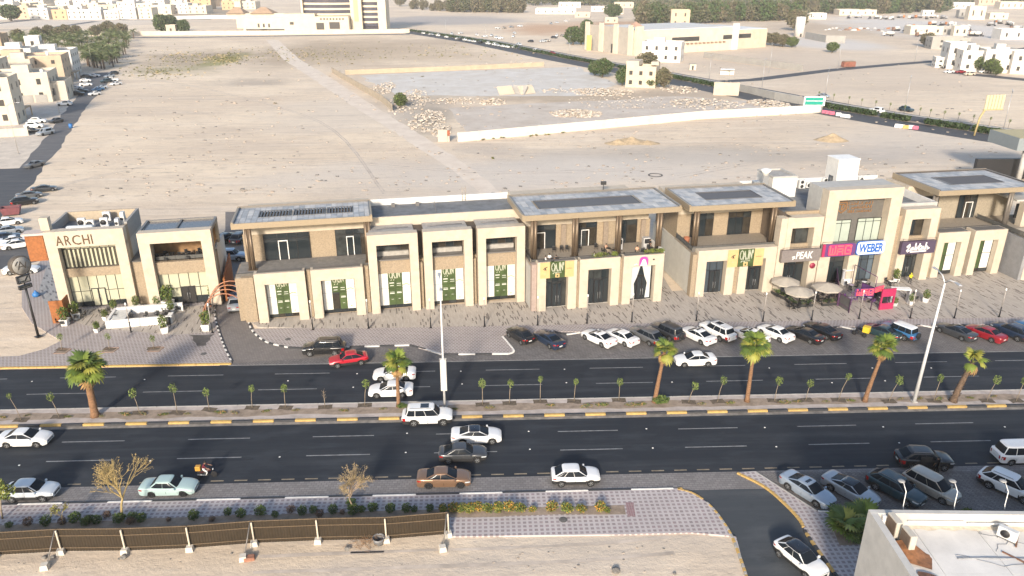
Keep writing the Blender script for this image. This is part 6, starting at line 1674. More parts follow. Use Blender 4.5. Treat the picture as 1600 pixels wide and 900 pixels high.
def person(pose,top,legs,label,loc,head,hairc=None,group=None,headgear=None,robe=False):
 P_ = dict(STAND=STAND,WALK=WALK,SIT=SIT,RIDE=RIDE)[pose]
 if pose not in fig_cache: fig_cache[pose] = figure(P_)
 base,J = fig_cache[pose]
 me = base.copy(); me.materials.clear()
 for m_ in (skin,top,legs,clad): me.materials.append(m_)
 seg = lambda p,a,b: (p - (a + (b - a) * max(0,min(1,(p - a).dot(b - a) / max(1e-9,(b - a).length_squared))))).length
 parts = [(0,'chin','crown'),(0,'neck','chin'),(1,'belly','chest'),(1,'pelvis','belly'),(1,'chest','shL'),(1,'chest','shR'),(1,'shL','elL'),(1,'shR','elR'),(0,'elL','wrL'),(0,'elR','wrR'),(2,'hipL','knL'),(2,'hipR','knR'),(2,'knL','anL'),(2,'knR','anR'),(3,'anL','toL'),(3,'anR','toR'),(2,'pelvis','hipL'),(2,'pelvis','hipR'),(0,'wrL','g1L'),(0,'wrR','g1R')]
 for f in me.polygons:
  c = f.center
  f.material_index = min(parts,key=lambda q: seg(c,J[q[1]],J[q[2]]) - (.03 if q[0] in (1,2) and q[1][:2] in ('be','pe','ch') else 0))[0]
 if robe:
  for f in me.polygons:
   if f.material_index == 2 or (f.material_index == 0 and f.center.z < J['neck'].z - .02): f.material_index = 1
 r = thing('person',label,'person',loc,R(head),group)
 put('body',me,r)
 c = J['crown']; ch = J['chin']
 fwd = Vector((1,0,0))
 h = MB()
 hc = c + Vector((-.012,0,-.01))
 for i in range(6): pass
 pr = [(.0,.10),(.05,.085),(.085,.04),(.098,-.02),(.092,-.07)]
 h.lathe([(r_,z_) for r_,z_ in pr],12,tuple(hc))
 h.build('helmet' if headgear else 'hair',headgear or hairc or mk('dark_hair',(0.015,0.012,0.01),0.6,0.1),r)
 e = MB()
 hm = (c + ch) / 2
 for s in (-1,1): e.lathe([(0,.013),(.012,.0),(0,-.013)],6,tuple(hm + Vector((.078,s * .032,.012))),'z')
 e.build('eyes',black,r)
 MB().add([tuple(hm + Vector(v)) for v in ((.076,-.012,-.03),(.076,.012,-.03),(.105,0,-.025),(.074,0,.015))],[(0,1,2),(0,2,3),(1,3,2)]).build('nose',skin,r)
 MB().box(hm.x + .066,hm.x + .078,-.022,.022,hm.z - .052,hm.z - .044).build('mouth',mk('lips',(0.22,0.08,0.07),0.6,0),r)
 for s in (-1,1): MB().lathe([(0,-.008),(.026,0),(0,.008)],8,(hm.x,s * .083,hm.z),'y').build('ear',skin,r)
 return r
wt,bk,mr,dn,yl,gr,bgc,pkc = cloth('white',(0.62,0.62,0.6)),cloth('black',(0.015,0.015,0.017)),cloth('maroon',(0.13,0.012,0.025)),cloth('denim',(0.05,0.065,0.1)),cloth('yellow',(0.66,0.56,0.02)),cloth('grey',(0.16,0.16,0.165)),cloth('beige',(0.42,0.34,0.24)),cloth('peach',(0.5,0.30,0.2))
person('RIDE',mr,wt,'person in a maroon top and white trousers riding the delivery motorcycle',mc.location,2)
pw = at(1421,444)
person('WALK',yl,bk,'person in a bright yellow top and yellow helmet walking to the script sign shop',(pw.x,pw.y,.01),75,headgear=mk('yellow_helmet',(0.66,0.56,0.02),0.4,0.02))
dpos = at(1461,739,RZ)
person('STAND',bk,bk,'person in black standing in the open door of the black suv',(dpos.x,dpos.y,RZ),100)
# ================================================================== STREET FURNITURE
bl_foot = MB().tube([(0,0,0),(0,0,1.45)],.085,10).box(-.16,.16,-.16,.16,0,.03).mesh('foot',black)
bl_shaft = MB().tube([(0,0,1.45),(0,0,3.75)],.06,10).mesh('shaft',mk('pale_post_metal',(0.34,0.31,0.28),0.5,0.1))
bl_head = MB().lathe([(.06,3.75),(.1,3.8),(.1,4.0),(.06,4.06),(0,4.07)],10).mesh('lamp_head',whitep)
where = ['by the first two low portals','between the second low portal and the first tall portal','by the white lamp post in front of the shops','before the tall portal beside the terrace','under the letting banner of the busy terrace','before the middle door under the busy terrace','before the curtained shop window','at the mouth of the alley between the two shop buildings','before the empty terrace building','beside the grey parasols','before the purple cafe screens','right of the white potted plants','right of the tall white street lamp','near the right edge of the plaza']
for k,(px,py) in enumerate([(489,515),(576,513),(673,512),(757,510),(840,508),(917,505),(987,503),(1088,501),(1192,502),(1268,500),(1342,498),(1422,497),(1491,497),(1561,495)]):
 p = at(px,py)
 r = thing('post_lamp','slim post lamp ' + where[k],'lamp',(p.x,p.y,0.006),0,'slim post lamps along the plaza')
 put('foot',bl_foot,r); put('shaft',bl_shaft,r); put('lamp_head',bl_head,r)
for px,py,lab in ((205,519,'slim post lamp before the low white planter of the cafe'),(332,520,'slim post lamp at the cafe end of the drive lane')):
 p = at(px,py)
 r = thing('post_lamp',lab,'lamp',(p.x,p.y,0.006),0,'slim post lamps by the cafe')
 put('foot',bl_foot,r); put('shaft',bl_shaft,r); put('lamp_head',bl_head,r)
def street_lamp(label,p,h,arms,thick=.14,group=None,mat=None,sgnbox=False,lean=(0,0),arm=2.2):
 mat = mat or steel
 r = thing('street_lamp',label,'street lamp',p,0,group)
 MB().tube([(0,0,0),(lean[0] * .5,lean[1] * .5,h * .5),(lean[0],lean[1],h)],[thick,thick * .75,thick * .45],10).build('pole',mat,r)
 MB().bbox(-.28,.28,-.28,.28,0,.12,.03).build('base_plate',concrete,r)
 for a in arms:
  dx,dy = math.cos(R(a)),math.sin(R(a))
  MB().tube([(lean[0],lean[1],h),(lean[0] + dx * arm * .4,lean[1] + dy * arm * .4,h + .55),(lean[0] + dx * arm,lean[1] + dy * arm,h + .75)],[.07,.06,.05],8).build('arm',mat,r)
  o = MB().add([(0,-.12,0),(.9,-.18,.02),(.9,.18,.02),(0,.12,0),(0,-.10,.1),(.8,-.12,.12),(.8,.12,.12),(0,.10,.1)],[(0,3,2,1),(4,5,6,7),(0,1,5,4),(1,2,6,5),(2,3,7,6),(3,0,4,7)]).build('lamp_head',mk('lamp_grey',(0.4,0.4,0.41),0.4,0.05),r,(lean[0] + dx * arm,lean[1] + dy * arm,h + .68))
  o.rotation_euler = (0,0,R(a))
 if sgnbox:
  MB().bbox(-.32,.32,-.14,.14,2.0,5.6,.03).build('sign_box',mk('lamp_sign_back',(0.52,0.50,0.47),0.6,0.08),r)
  MB().box(-.36,.36,-.02,.02,5.6,5.75).build('sign_cap',steel,r)
 return r
p = at(695,636); street_lamp('slim white street lamp with a tall sign box on its pole',(p.x,p.y,.02),13.4,[95,275],.14,mat=mk('white_lamp_post',(0.62,0.62,0.61),0.45,0.05),sgnbox=True,arm=1.6)
p = at(1428,628); street_lamp('tall white street lamp standing on the median at the right',(p.x,p.y,.02),13.6,[88,268],.2,mat=mk('white_lamp_post',(0.62,0.62,0.61),0.45,0.05),lean=(.35,0),arm=1.7)
for k,(px,py,h,lab) in enumerate([(1413,176,11,'thin street lamp by the new asphalt on the far road'),(1567,205,11,'thin street lamp on the far road near the frame sign'),(1288,158,11,'thin street lamp beside the green road sign'),(1190,140,11,'thin street lamp by the tan wall on the far road'),(1108,126,10,'thin street lamp near the road fork'),(1309,107,12,'thin street lamp on the branch road past the skip'),(1202,113,12,'thin street lamp on the sand by the grey boundary wall'),(1429,96,10,'thin street lamp half way along the branch road'),(890,88,10,'thin lamp by the roadside trees'),(800,71,9,'lamp in the middle of the far traffic queue'),(759,63,9,'lamp where the far traffic queue thickens'),(697,54,10,'lamp at the head of the far traffic queue')]):
 p = at(px,py); street_lamp(lab,(p.x,p.y,RZ),h,[60,240],.09,'thin lamps along the far road',arm=1.5)
for px,py,h,lab in ((146,110,12,'thin lamp pole beside the palm grove'),(29,240,12,'thin lamp pole on the pale verge by the junction'),(93,176,9,'thin lamp pole by the cream garage block')):
 p = at(px,py); street_lamp(lab,(p.x,p.y,RZ),h,[10],.07,'lamp poles on the back street',mat=mk('rusty_pale_pole',(0.4,0.36,0.31),0.6,0.1))
p = at(60,526)
sp = thing('sign_pole','black pole carrying a round illuminated shop sign and two framed boxes left of the cafe','sign',p,R(58))
MB().tube([(0,0,0),(0,0,6.8)],[.16,.13],10).box(-.35,.35,-.35,.35,0,.08).build('pole',black,sp)
MB().lathe([(0,-.28),(1.15,-.4),(1.2,-.34),(1.2,.34),(1.15,.4),(0,.28)],24,(0,0,9.6),'y').build('round_sign',mk('dark_sign_rim',(0.09,0.075,0.06),0.5,0.1),sp)
MB().lathe([(0,-.03),(1.05,-.03),(1.05,.03),(0,.03)],24,(0,-.41,9.6),'y').build('sign_face',mk('pale_sign_face',(0.30,0.29,0.27),0.5,0.25,2),sp)
stroke_mesh([[(-.5,9.2),(-.1,10.1),(.3,9.3)],[(-.3,9.5),(.15,9.5)],[(.35,9.2),(.55,9.9)],[(-.7,9.8),(-.4,10.2)]],.1,.02).build('lettering',mk('dark_sign_rim',(0.09,0.075,0.06),0.5),sp,(0,-.445,0))
for z,wd,hh in ((7.3,1.5,.95),(6.55,1.5,.5)):
 m = MB().box(-wd / 2,wd / 2,-.2,.2,z,z + .1).box(-wd / 2,wd / 2,-.2,.2,z + hh - .1,z + hh).box(-wd / 2,-wd / 2 + .1,-.2,.2,z + .1,z + hh - .1).box(wd / 2 - .1,wd / 2,-.2,.2,z + .1,z + hh - .1)
 o = m.build('sign_frame',black,sp)
 Box('sign_face',-wd / 2 + .1,wd / 2 - .1,-.12,.12,z + .1,z + hh - .1,mk('pale_sign_face',(0.5,0.49,0.46),0.5,0.12),o)
 stroke_mesh([[(-.45,z + .25),(-.1,z + .25)],[(.1,z + .25),(.45,z + hh - .25)]] if hh > .6 else [[(-.5,z + .25),(.5,z + .25)]],.14,.02).build('lettering',black,o,(0,-.125,0))
MB().tube([(0,0,6.8),(0,0,8.4)],.09,8).build('bracket',black,sp)
bb = thing('blue_bag','blue bag lying on the side paving left of the cafe','bag',at(57,463))
m = MB().lathe([(0,0),(.42,.02),(.5,.3),(.34,.62),(.12,.72),(.16,.86),(0,.88)],14); m.v = [(x * (1 + .15 * math.sin(z * 9)),y,z) for x,y,z in m.v]
m.build('bag',mk('blue_bag_plastic',(0.03,0.16,0.42),0.5,0.15,6),bb)
fbrown = mk('brown_sheet_metal',(0.028,0.018,0.008),0.65,0.15,3,dirt=0.3)
frail = mk('pale_brown_rail',(0.14,0.10,0.062),0.6,0.1)
fpost = mk('cream_post',(0.52,0.46,0.37),0.7,0.08)
ftg = mk('concrete_footing',(0.58,0.54,0.47),0.9,0.1,3)
fe = thing('sheet_fence','long dark brown ribbed sheet metal fence on pale posts along the sand lot','fence',(0,0,GZ),0)
FP = [at(x,y,GZ) for x,y in ((-110,876),(-6,869),(97,863),(197,862),(298,858),(398,850),(498,846),(604,844),(701,836))]
FHT = 2.25
rib = {}
for k in range(len(FP) - 1):
 a,b = FP[k],FP[k + 1]; d = b - a; L = d.length; u = d / L; n = Vector((-u.y,u.x,0))
 ang = math.atan2(u.y,u.x)
 m = MB(); nr = int(L / .22)
 P_ = [[],[]]
 for i in range(nr + 1):
  for j in range(4):
   x = (i + (0,.3,.5,.8)[j]) * L / nr
   if x > L: x = L
   y = (0,0,.02,.02)[j]
   P_[0].append((x,y,0.02)); P_[1].append((x,y,FHT))
 m.grid(P_,smooth=False)
 pn = m.build('sheet_panel',fbrown,fe,(a.x + n.x * .1,a.y + n.y * .1,0),ang)
 for z in (.38,1.55,2.19):
  MB().box(.02,L - .02,-.05,.0,z,z + .055).build('rail',frail,fe,(a.x + n.x * .08,a.y + n.y * .08,0),ang)
post_me = MB().bbox(-.06,.06,-.06,.06,0,2.15,.01).mesh('post',fpost)
foot_me = MB().add([(-.29,-.29,0),(.29,-.29,0),(.29,.29,0),(-.29,.29,0),(-.24,-.24,.42),(.24,-.24,.42),(.24,.24,.42),(-.24,.24,.42)],[(0,3,2,1),(4,5,6,7),(0,1,5,4),(1,2,6,5),(2,3,7,6),(3,0,4,7)]).mesh('concrete_footing',ftg)
for k,q in enumerate(FP):
 put('post',post_me,fe,(q.x,q.y - .05,0)); put('concrete_footing',foot_me,fe,(q.x,q.y - .12,0),.1 * (k % 3))
 if k in (2,5,8):
  MB().tube([(q.x - .1,q.y,2.15),(q.x - .35,q.y - 1.5,.2)],.05,6).build('brace',trimgrey,fe)
  put('concrete_footing',foot_me,fe,(q.x - .4,q.y - 1.75,0),.2)
br_ = thing('brick_block','small red brick lump beside the fence brace on the sand','block',at(390,874,GZ),.2)
MB().bbox(-.4,.4,-.25,.25,0,.3,.04).build('block',mk('red_brick',(0.3,0.14,0.09),0.9,0.2),br_)
stone_m = mk('grey_stone',(0.2,0.185,0.165),0.95,0.2,5)
def rock_mesh(seed,n=2,flat=.6):
 bm = bmesh.new(); bmesh.ops.create_icosphere(bm,subdivisions=n,radius=1)
 for v in bm.verts:
  k = 1 + .35 * noise.noise(v.co * 1.3 + Vector((seed * 7,0,0)))
  v.co *= k; v.co.z *= flat
 me = bpy.data.meshes.new('stone'); bm.to_mesh(me); bm.free(); me.materials.append(stone_m); return me
rocks = [rock_mesh(i) for i in range(4)]
for k,(px,py,s_,lab) in enumerate([(70,872,.22,'stone left of the second fence brace'),(83,871,.22,'stone at the foot of the second fence brace'),(186,874,.12,'small dark stone by the third fence footing'),(193,872,.28,'dark stone beneath the third fence footing'),(543,858,.25,'dark grey lump by the dry bush at the fence'),(362,865,.1,'pebble beside the rust coloured block'),(962,893,.35,'broken stone on the sand at the bottom edge'),(1054,897,.15,'white stone near the access road kerb')]):
 p = at(px,py,GZ)
 o = put('stone',rocks[k % 4],None,(p.x,p.y,GZ + s_ * .3),k * 1.3,scale=s_); tag(o,lab,'stone','stones on the sand lot')
db = thing('debris_pile','dry twig heap with a grey plastic tub against the fence','debris',at(570,852,GZ))
m = MB(); rd = random.Random(4)
for k in range(90):
 a = rd.uniform(0,6.28); q = Vector((rd.gauss(0,.5),rd.gauss(0,.3),rd.uniform(0,.5)))
 m.tube([q,q + Vector((math.cos(a) * .5,math.sin(a) * .5,rd.uniform(-.2,.3)))],.012,3,cap=False)
tag(m.build('twigs',mk('dry_twigs',(0.33,0.2,0.11),0.9,0.2),db),kind='stuff')
MB().lathe([(0,0),(.4,0),(.5,.6),(.46,.6),(.38,.1)],12,(1.1,.2,0)).build('tub',mk('grey_plastic',(0.16,0.16,0.165),0.6),db)
MB().box(-1.0,1.6,-.9,-.8,0,.06).build('bar',black,db)
RH = 9.0
c0 = at(1357,796,RH + 1.0)
nbk = thing('roof_building','white flat roofed building with a grey parapet filling the lower right corner','building',(c0.x,c0.y,0),R(-3.2))
pale = mk('pale_parapet_render',(0.50,0.485,0.455),0.85,0.08,1.2,0.15,10,dirt=0.15)
roofw = mk('white_roof_screed',(0.68,0.655,0.615),0.85,0.08,0.6,0.15,5,dirt=0.18)
Box('wall',0,40,-26,0,0,RH - .05,pale,nbk)
Box('parapet',0,40,-.35,0,RH - .049,RH + 1.0,pale,nbk); Box('parapet',0,.45,-26,-.351,RH - .049,RH + .99,pale,nbk)
bays = thing
for i in range(10):
 for j in range(6):
  x0,x1 = max(.46,i * 4.0 - 1.2),i * 4.0 + 2.77
  y0,y1 = -.36 - (j + 1) * 4.2 + .015,-.36 - j * 4.2
  Box('roof_slab',x0,x1,y0,y1,RH - .049,RH + .004 * ((i + j) % 3),roofw,nbk)
Box('corner_pipe',.7,.95,-.62,-.37,RH,RH + .95,whitep,nbk)
MB().tube([(2.4,-.5,RH + .5),(6.0,-.5,RH + .5)],.05,8).build('pipe',whitep,nbk); MB().tube([(6.2,-.55,RH + .42),(11.5,-.55,RH + .42),(15.6,-.5,RH + 1.1)],.055,8).build('pipe',whitep,nbk)
MB().grid([[(.47 + k * .4,-.36 - j * .35 * (1 + .3 * math.sin(k * 1.7)),RH + .012 + .02 * (j == 0)) for k in range(60)] for j in range(2)]).build('skirting_fillet',mk('cream_fillet',(0.62,0.54,0.43),0.9,0.15),nbk)
m = MB()
rd = random.Random(8)
acm = mk('beige_ac_case',(0.50,0.46,0.39),0.6,0.08)
def ac_box(label,loc,rz,w=1.0,d=.45,h=1.1,group=None,grille='front',n=1,cat='air conditioner'):
 r = thing('air_conditioner',label,cat,loc,rz,group)
 MB().bbox(-w / 2,w / 2,-d / 2,d / 2,.1,h,.03).build('casing',acm if grille == 'brown' else mk('white_ac_case',(0.60,0.60,0.585),0.5,0.06),r)
 MB().box(-w / 2 + .05,w / 2 - .05,-d / 2 + .05,d / 2 - .05,0,.1).build('stand',black,r)
 if grille == 'brown':
  o = Box('grille',-w / 2 + .08,w / 2 - .08,-d / 2 - .02,-d / 2 + .002,.2,h - .1,mk('dusty_brown_fins',(0.17,0.12,0.085),0.8,0.15),r)
 for k in range(n if grille != 'brown' else 0):
  z = .1 + (h - .1) * (k + .5) / n
  MB().lathe([(0,-.02),(min(w,(h - .1) / n) * .36,-.02),(min(w,(h - .1) / n) * .36,.005),(0,.005)],14,(-w * .08,-d / 2,z),'y').build('fan',clad,r)
  MB().lathe([(min(w,(h - .1) / n) * .36,-.03),(min(w,(h - .1) / n) * .40,-.03),(min(w,(h - .1) / n) * .40,.0)],14,(-w * .08,-d / 2,z),'y').build('fan_guard',trimgrey,r)
 return r
def roofpt(x,y,z): return nbk.matrix_basis @ Vector((x,y,z))
ac_box('beige air conditioner with brown fins nearest the parapet corner of the white roof',roofpt(1.15,-1.2,RH),R(-3.2 - 84),1.1,.4,1.35,grille='brown',group='air conditioners on the white roof')
ac_box('beige air conditioner with brown fins, second from the parapet corner on the white roof',roofpt(1.45,-2.45,RH),R(-3.2 - 84),1.1,.4,1.35,grille='brown',group='air conditioners on the white roof')
ac_box('small white split unit standing alone far right on the white roof',at(1572,842,RH),R(-50),1.1,.4,.8,group='air conditioners on the white roof')
rs = thing('rusty_sheet','rust brown bent metal sheet lying at the edge of the white roof','metal sheet',at(1420,872,RH),R(-30))
MB().grid([[(-.9 + .36 * i,-.6 + .5 * j,.12 + .30 * math.sin(i * .8) * (j / 3) + .05 * j) for i in range(7)] for j in range(4)]).build('sheet',mk('rusty_brown_sheet',(0.27,0.12,0.05),0.6,0.3,3),rs)
MB().grid([[(.5 + .4 * i,-2.6 + .5 * j,.10 + .1 * math.sin(i)) for i in range(4)] for j in range(4)]).build('sheet',mk('dark_rusty_sheet',(0.16,0.08,0.05),0.7,0.3,3),rs)
for x,y,L,a,lab in ((8.3,-3.9,3.2,-52,'long rusty bar lying across the white roof'),(8.8,-1.6,1.6,52,'short dark bar on the white roof near the parapet')):
 q = roofpt(x,y,RH + .03)
 o = MB().box(-L / 2,L / 2,-.05,.05,0,.06).build('metal_bar',mk('rusty_bar',(0.20,0.10,0.06),0.7,0.2),None,q,R(a)); tag(o,lab,'bar')
cb = MB()
for k in range(9):
 x,y = rd.uniform(4,17),rd.uniform(-3.4,-.9); pts = [(x,y,RH + .03)]
 for i in range(9): x += rd.uniform(-.2,.7); y += rd.uniform(-.35,.35); pts.append((x,min(-.6,y),RH + .03))
 cb.tube(pts,.018,4)
cb.tube([(4.2,-3.3,RH + .02),(6.5,-3.25,RH + .02),(9.3,-3.3,RH + .02),(14,-2.7,RH + .02)],.07,5)
tag(tag(cb.build('roof_cables',mk('grey_cable',(0.25,0.26,0.28),0.6),nbk)),kind='stuff')
wd_ = thing('wall_lamp','small lamp on a bent white arm above the near roof parapet, left one','lamp',roofpt(4.3,.1,RH),0,'lamps on the near parapet')
def wall_lamp(lab,x):
 r = thing('wall_lamp',lab,'lamp',at(x,791,RH + .75) + Vector((0,.12,-.25)),0,'lamps on the near parapet'); r.scale = (.85,.85,.8)
 MB().tube([(0,-.1,0),(0,0,.3),(0,.05,1.6),(-.05,.5,2.1)],.035,6).build('arm',whitep,r)
 MB().lathe([(0,0),(.24,.03),(.28,.08),(.16,.15),(0,.17)],12,(-.1,.75,2.05)).build('lamp_head',mk('dull_lamp_grey',(0.27,0.27,0.27),0.5),r)
bpy.data.objects.remove(wd_)
wall_lamp('lamp on a bent arm above the near parapet, in front of the navy suv',1413); wall_lamp('lamp on a bent arm above the near parapet, in front of the champagne people carrier',1493); wall_lamp('lamp on a bent arm above the near parapet, below the white suv',1572)
def roof_ac(u,v,z,B,lab,rz=0,**k): return ac_box(lab,W2(u,v,B,z),R(B) + rz,group='roof air conditioners',**k)
for u,v,lab,kw in [(-37.2,109.0,'white two fan unit at the left of the cafe roof',dict(h=1.3)),(-35.9,108.2,'white unit beside the silver tank on the cafe roof',dict(h=1.2)),(-34.2,108.4,'white unit in the middle of the cafe roof',dict(h=1.35)),(-33.6,106.6,'low white unit in front on the cafe roof',dict(h=.8)),(-32.4,107.9,'slim white unit right of centre on the cafe roof',dict(w=.5,d=.9,h=1.3)),(-31.9,108.9,'tall narrow unit at the right of the cafe roof',dict(w=.5,d=.9,h=1.9)),(-34.6,111.2,'small box unit hung by the rear parapet of the cafe roof',dict(h=1.4))]:
 roof_ac(u,v,10.1,B2,lab,**kw)
tkk = frame_root('water_tank','pale blue horizontal tank lying on the cafe roof','tank',-36.6,106.2,B2,10.1)
MB().lathe([(0,-1.7),(.42,-1.65),(.5,-1.5),(.5,1.5),(.42,1.65),(0,1.7)],16,(0,0,.6),'x').build('tank',mk('pale_tank',(0.50,0.54,0.57),0.4,0.06),tkk); MB().box(-1.2,-1.0,-.4,.4,0,.3).build('cradle',black,tkk); MB().box(1.0,1.2,-.4,.4,0,.3).build('cradle',black,tkk)
for u,v,n_,lab in [(65.6,109.2,2,'white double fan unit by the white roof stair tower'),(67.0,109.4,1,'white unit second left of the stair tower'),(68.5,109.4,1,'white unit third left of the stair tower'),(69.9,109.6,2,'white double fan unit against the stair tower'),(74.6,109.2,2,'white double fan unit right of the stair tower'),(75.9,109.2,2,'second double fan unit right of the stair tower'),(77.6,108.6,1,'white unit near the right canopy'),(66.8,103.2,1,'white unit alone beside the tall portal')]:
 roof_ac(u,v,10.25,B3,lab,w=1.1,d=.5,h=1.5 if n_ == 2 else .95,n=n_)
fl = thing('floodlight','small black floodlight on a stalk above the busy terrace canopy','floodlight',W2(35.2,103.9,B2,12.7)); MB().tube([(0,0,0),(0,0,.8)],.05,6).build('stalk',black,fl); MB().box(-.4,.4,-.2,.25,.8,1.25).build('lamp_head',clad,fl)
rg_ = thing('ground_ring','dark concrete ring lying on the sand behind the row','ring',at(1024,274,GZ)); MB().lathe([(1.35,0),(1.35,.12),(1.65,.12),(1.65,0)],28).build('ring',mk('dark_ring',(0.10,0.095,0.09),0.9,0.2),rg_)
chairm = mk('black_chair',(0.02,0.02,0.021),0.6,0.1)
def leg_me(h,r=.018): return MB().tube([(0,0,0),(0,0,h)],r,6).mesh('leg',chairm)
LEG45,LEG72 = leg_me(.44),leg_me(.72,.03)
seat_me = MB().bbox(-.23,.23,-.23,.23,.43,.48,.02).mesh('seat',chairm)
back_me = MB().grid([[(-.24 + .03 * math.sin(j),-.22 + .11 * i,.5 + .1 * j) for i in range(5)] for j in range(5)]).mesh('backrest',chairm)
arm_me = MB().tube([(-.22,0,.66),(.16,0,.66),(.2,0,.45)],.018,6).mesh('armrest',chairm)
top_me = MB().lathe([(0,.72),(.36,.72),(.36,.75),(0,.755)],18).mesh('table_top',chairm)
base_me = MB().lathe([(.25,0),(.25,.03),(.03,.05)],14).mesh('base',chairm)
def chair(lab,loc,rz,group,c_=None):
 r = thing('chair',lab,'chair',loc,rz,group)
 o = [put('seat',seat_me,r),put('backrest',back_me,r),put('armrest',arm_me,r,(0,.24,0)),put('armrest',arm_me,r,(0,-.24,0))] + [put('leg',LEG45,r,(x,y,0)) for x in (-.2,.2) for y in (-.2,.2)]
 if c_:
  for q in o: q.material_slots[0].link = 'OBJECT'; q.material_slots[0].material = c_
 return r
def table(lab,loc,group,c_=None):
 r = thing('table',lab,'table',loc,0,group)
 o = [put('table_top',top_me,r),put('leg',LEG72,r),put('base',base_me,r)]
 if c_: o[0].material_slots[0].link = 'OBJECT'; o[0].material_slots[0].material = c_
 return r
def cset(u,v,z,B,where,n=4,r=.72,rot=0,group='cafe chairs and tables',c_=None,tc=None):
 p = W2(u,v,B,z)
 table('round cafe table ' + where,p,group + ' tables',tc)
 for k in range(n):
  a = R(B) + rot + 2 * math.pi * k / n
  sd_ = ('right','far','left','near')[round(a / (math.pi / 2)) % 4] if n == 4 else ('first','second','third')[k % 3]
  chair(sd_ + ' black armchair of the table ' + where,(p.x + math.cos(a) * r,p.y + math.sin(a) * r,z),a + math.pi,group + ' chairs',c_)
for u,v,wh,n in [(-37.5,101.2,'left of the cafe doors by the rusty screen',4),(-38.6,99.4,'in front of the rusty screen planters',4),(-34.0,101.4,'at the left end of the white planter',4),(-25.9,100.3,'at the right end of the white planter',4),(-26.1,98.4,'by the potted shrub at the white planter end',4),(-24.6,101.4,'under the right cafe portal',3),(-21.0,100.6,'by the drive lane screen',3),(-20.8,98.4,'beside the twin white pots by the drive lane',3)]:
 cset(u,v,.01,B2,wh,n)
for k,u in enumerate((-32.4,-30.4,-28.6,-27.2)):
 chair(['black armchair first from the left behind the low white wall','black armchair second from the left behind the low white wall','black armchair third from the left behind the low white wall','black armchair fourth behind the low white wall'][k],W2(u,98.9,B2,.16),R(B2) - 1.9,'chairs behind the low white wall')
for k,(u,v) in enumerate([(-27.0,103.9),(-25.6,103.8),(-24.2,104.2),(-22.8,103.9),(-21.6,104.3),(-26.2,105.2),(-23.5,105.3),(-21.8,105.5)]):
 cset(u,v,6.11,B2,['at the left end of the cafe balcony','second along the cafe balcony rail','at the middle of the cafe balcony rail','fourth along the cafe balcony rail','at the right end of the cafe balcony rail','at the back left of the cafe balcony','at the back middle of the cafe balcony','at the back right of the cafe balcony'][k],3,.6)
wpot = mk('white_planter',(0.70,0.69,0.66),0.7,0.05,dirt=0.1)
def leafclump(seed,n,rx,ry,rz_,size,mats,z0=0.0,cup=0.0,up=.3):
 rd_ = random.Random(seed); m = MB()
 for k in range(n):
  while True:
   q = Vector((rd_.uniform(-1,1),rd_.uniform(-1,1),rd_.uniform(-1,1)))
   if .25 < q.length < 1: break
  dens = .5 + .5 * noise.noise(q * 2.2 + Vector((seed,seed * 2,0)))
  if rd_.random() > .45 + dens * .9: continue
  q = q * (1 + .22 * noise.noise(q * 1.8 + Vector((0,seed,0))))
  c = Vector((q.x * rx,q.y * ry,z0 + rz_ + q.z * rz_))
  d = Vector((rd_.gauss(0,1),rd_.gauss(0,1),rd_.gauss(up,.7))).normalized()
  s_ = d.orthogonal().normalized(); a = rd_.uniform(0,6.28)
  s_ = Matrix.Rotation(a,3,d) @ s_; t_ = d.cross(s_)
  L = size * rd_.uniform(.6,1.35); w_ = L * .42
  m.add([c - s_ * L,c + t_ * w_ + d * L * .12,c + s_ * L,c - t_ * w_ + d * L * .12],[(0,1,2,3)],rd_.choice(range(len(mats))))
 return m
def foliage(name,c,v=.4):
 m = mk(name,c,0.6,v,1.3,c2=tuple(x * .45 for x in c),spec=0.3)
 p_ = m.node_tree.nodes['Principled BSDF']
 p_.inputs['Subsurface Weight'].default_value = 0.0
 return m
gA,gB,gC = foliage('leaf_green',(0.15,0.21,0.05)),foliage('leaf_dark_green',(0.085,0.14,0.04)),foliage('leaf_yellow_green',(0.20,0.22,0.045))
pot_me = MB().add([(-.3,-.3,0),(.3,-.3,0),(.3,.3,0),(-.3,.3,0),(-.42,-.42,.75),(.42,-.42,.75),(.42,.42,.75),(-.42,.42,.75),(-.34,-.34,.75),(.34,-.34,.75),(.34,.34,.75),(-.34,.34,.75),(-.34,-.34,.66),(.34,-.34,.66),(.34,.34,.66),(-.34,.34,.66)],
 [(0,3,2,1),(0,1,5,4),(1,2,6,5),(2,3,7,6),(3,0,4,7),(4,5,9,8),(5,6,10,9),(6,7,11,10),(7,4,8,11),(8,9,13,12),(9,10,14,13),(10,11,15,14),(11,8,12,15)]).mesh('pot',wpot)
shr = [leafclump(i,260,.55,.55,.6,.13,[gA,gB,gC]).mesh('foliage',[gA,gB,gC]) for i in range(4)]
for s_ in shr:
 pass
soil_top = MB().box(-.33,.33,-.33,.33,.67,.68).mesh('soil',soil)
def potted(lab,loc,sc=1.0,k=0,fs=1.0):
 r = thing('potted_plant',lab,'plant',loc,k * .7); r.scale = (sc,) * 3
 put('pot',pot_me,r); put('soil',soil_top,r); put('foliage',shr[k % 4],r,(0,0,.7),scale=(fs,fs,fs * 1.25)); MB().tube([(0,0,.6),(0.03,0,1.5)],.03,5).build('stem',mk('stem_brown',(0.14,0.09,0.05),0.9),r)
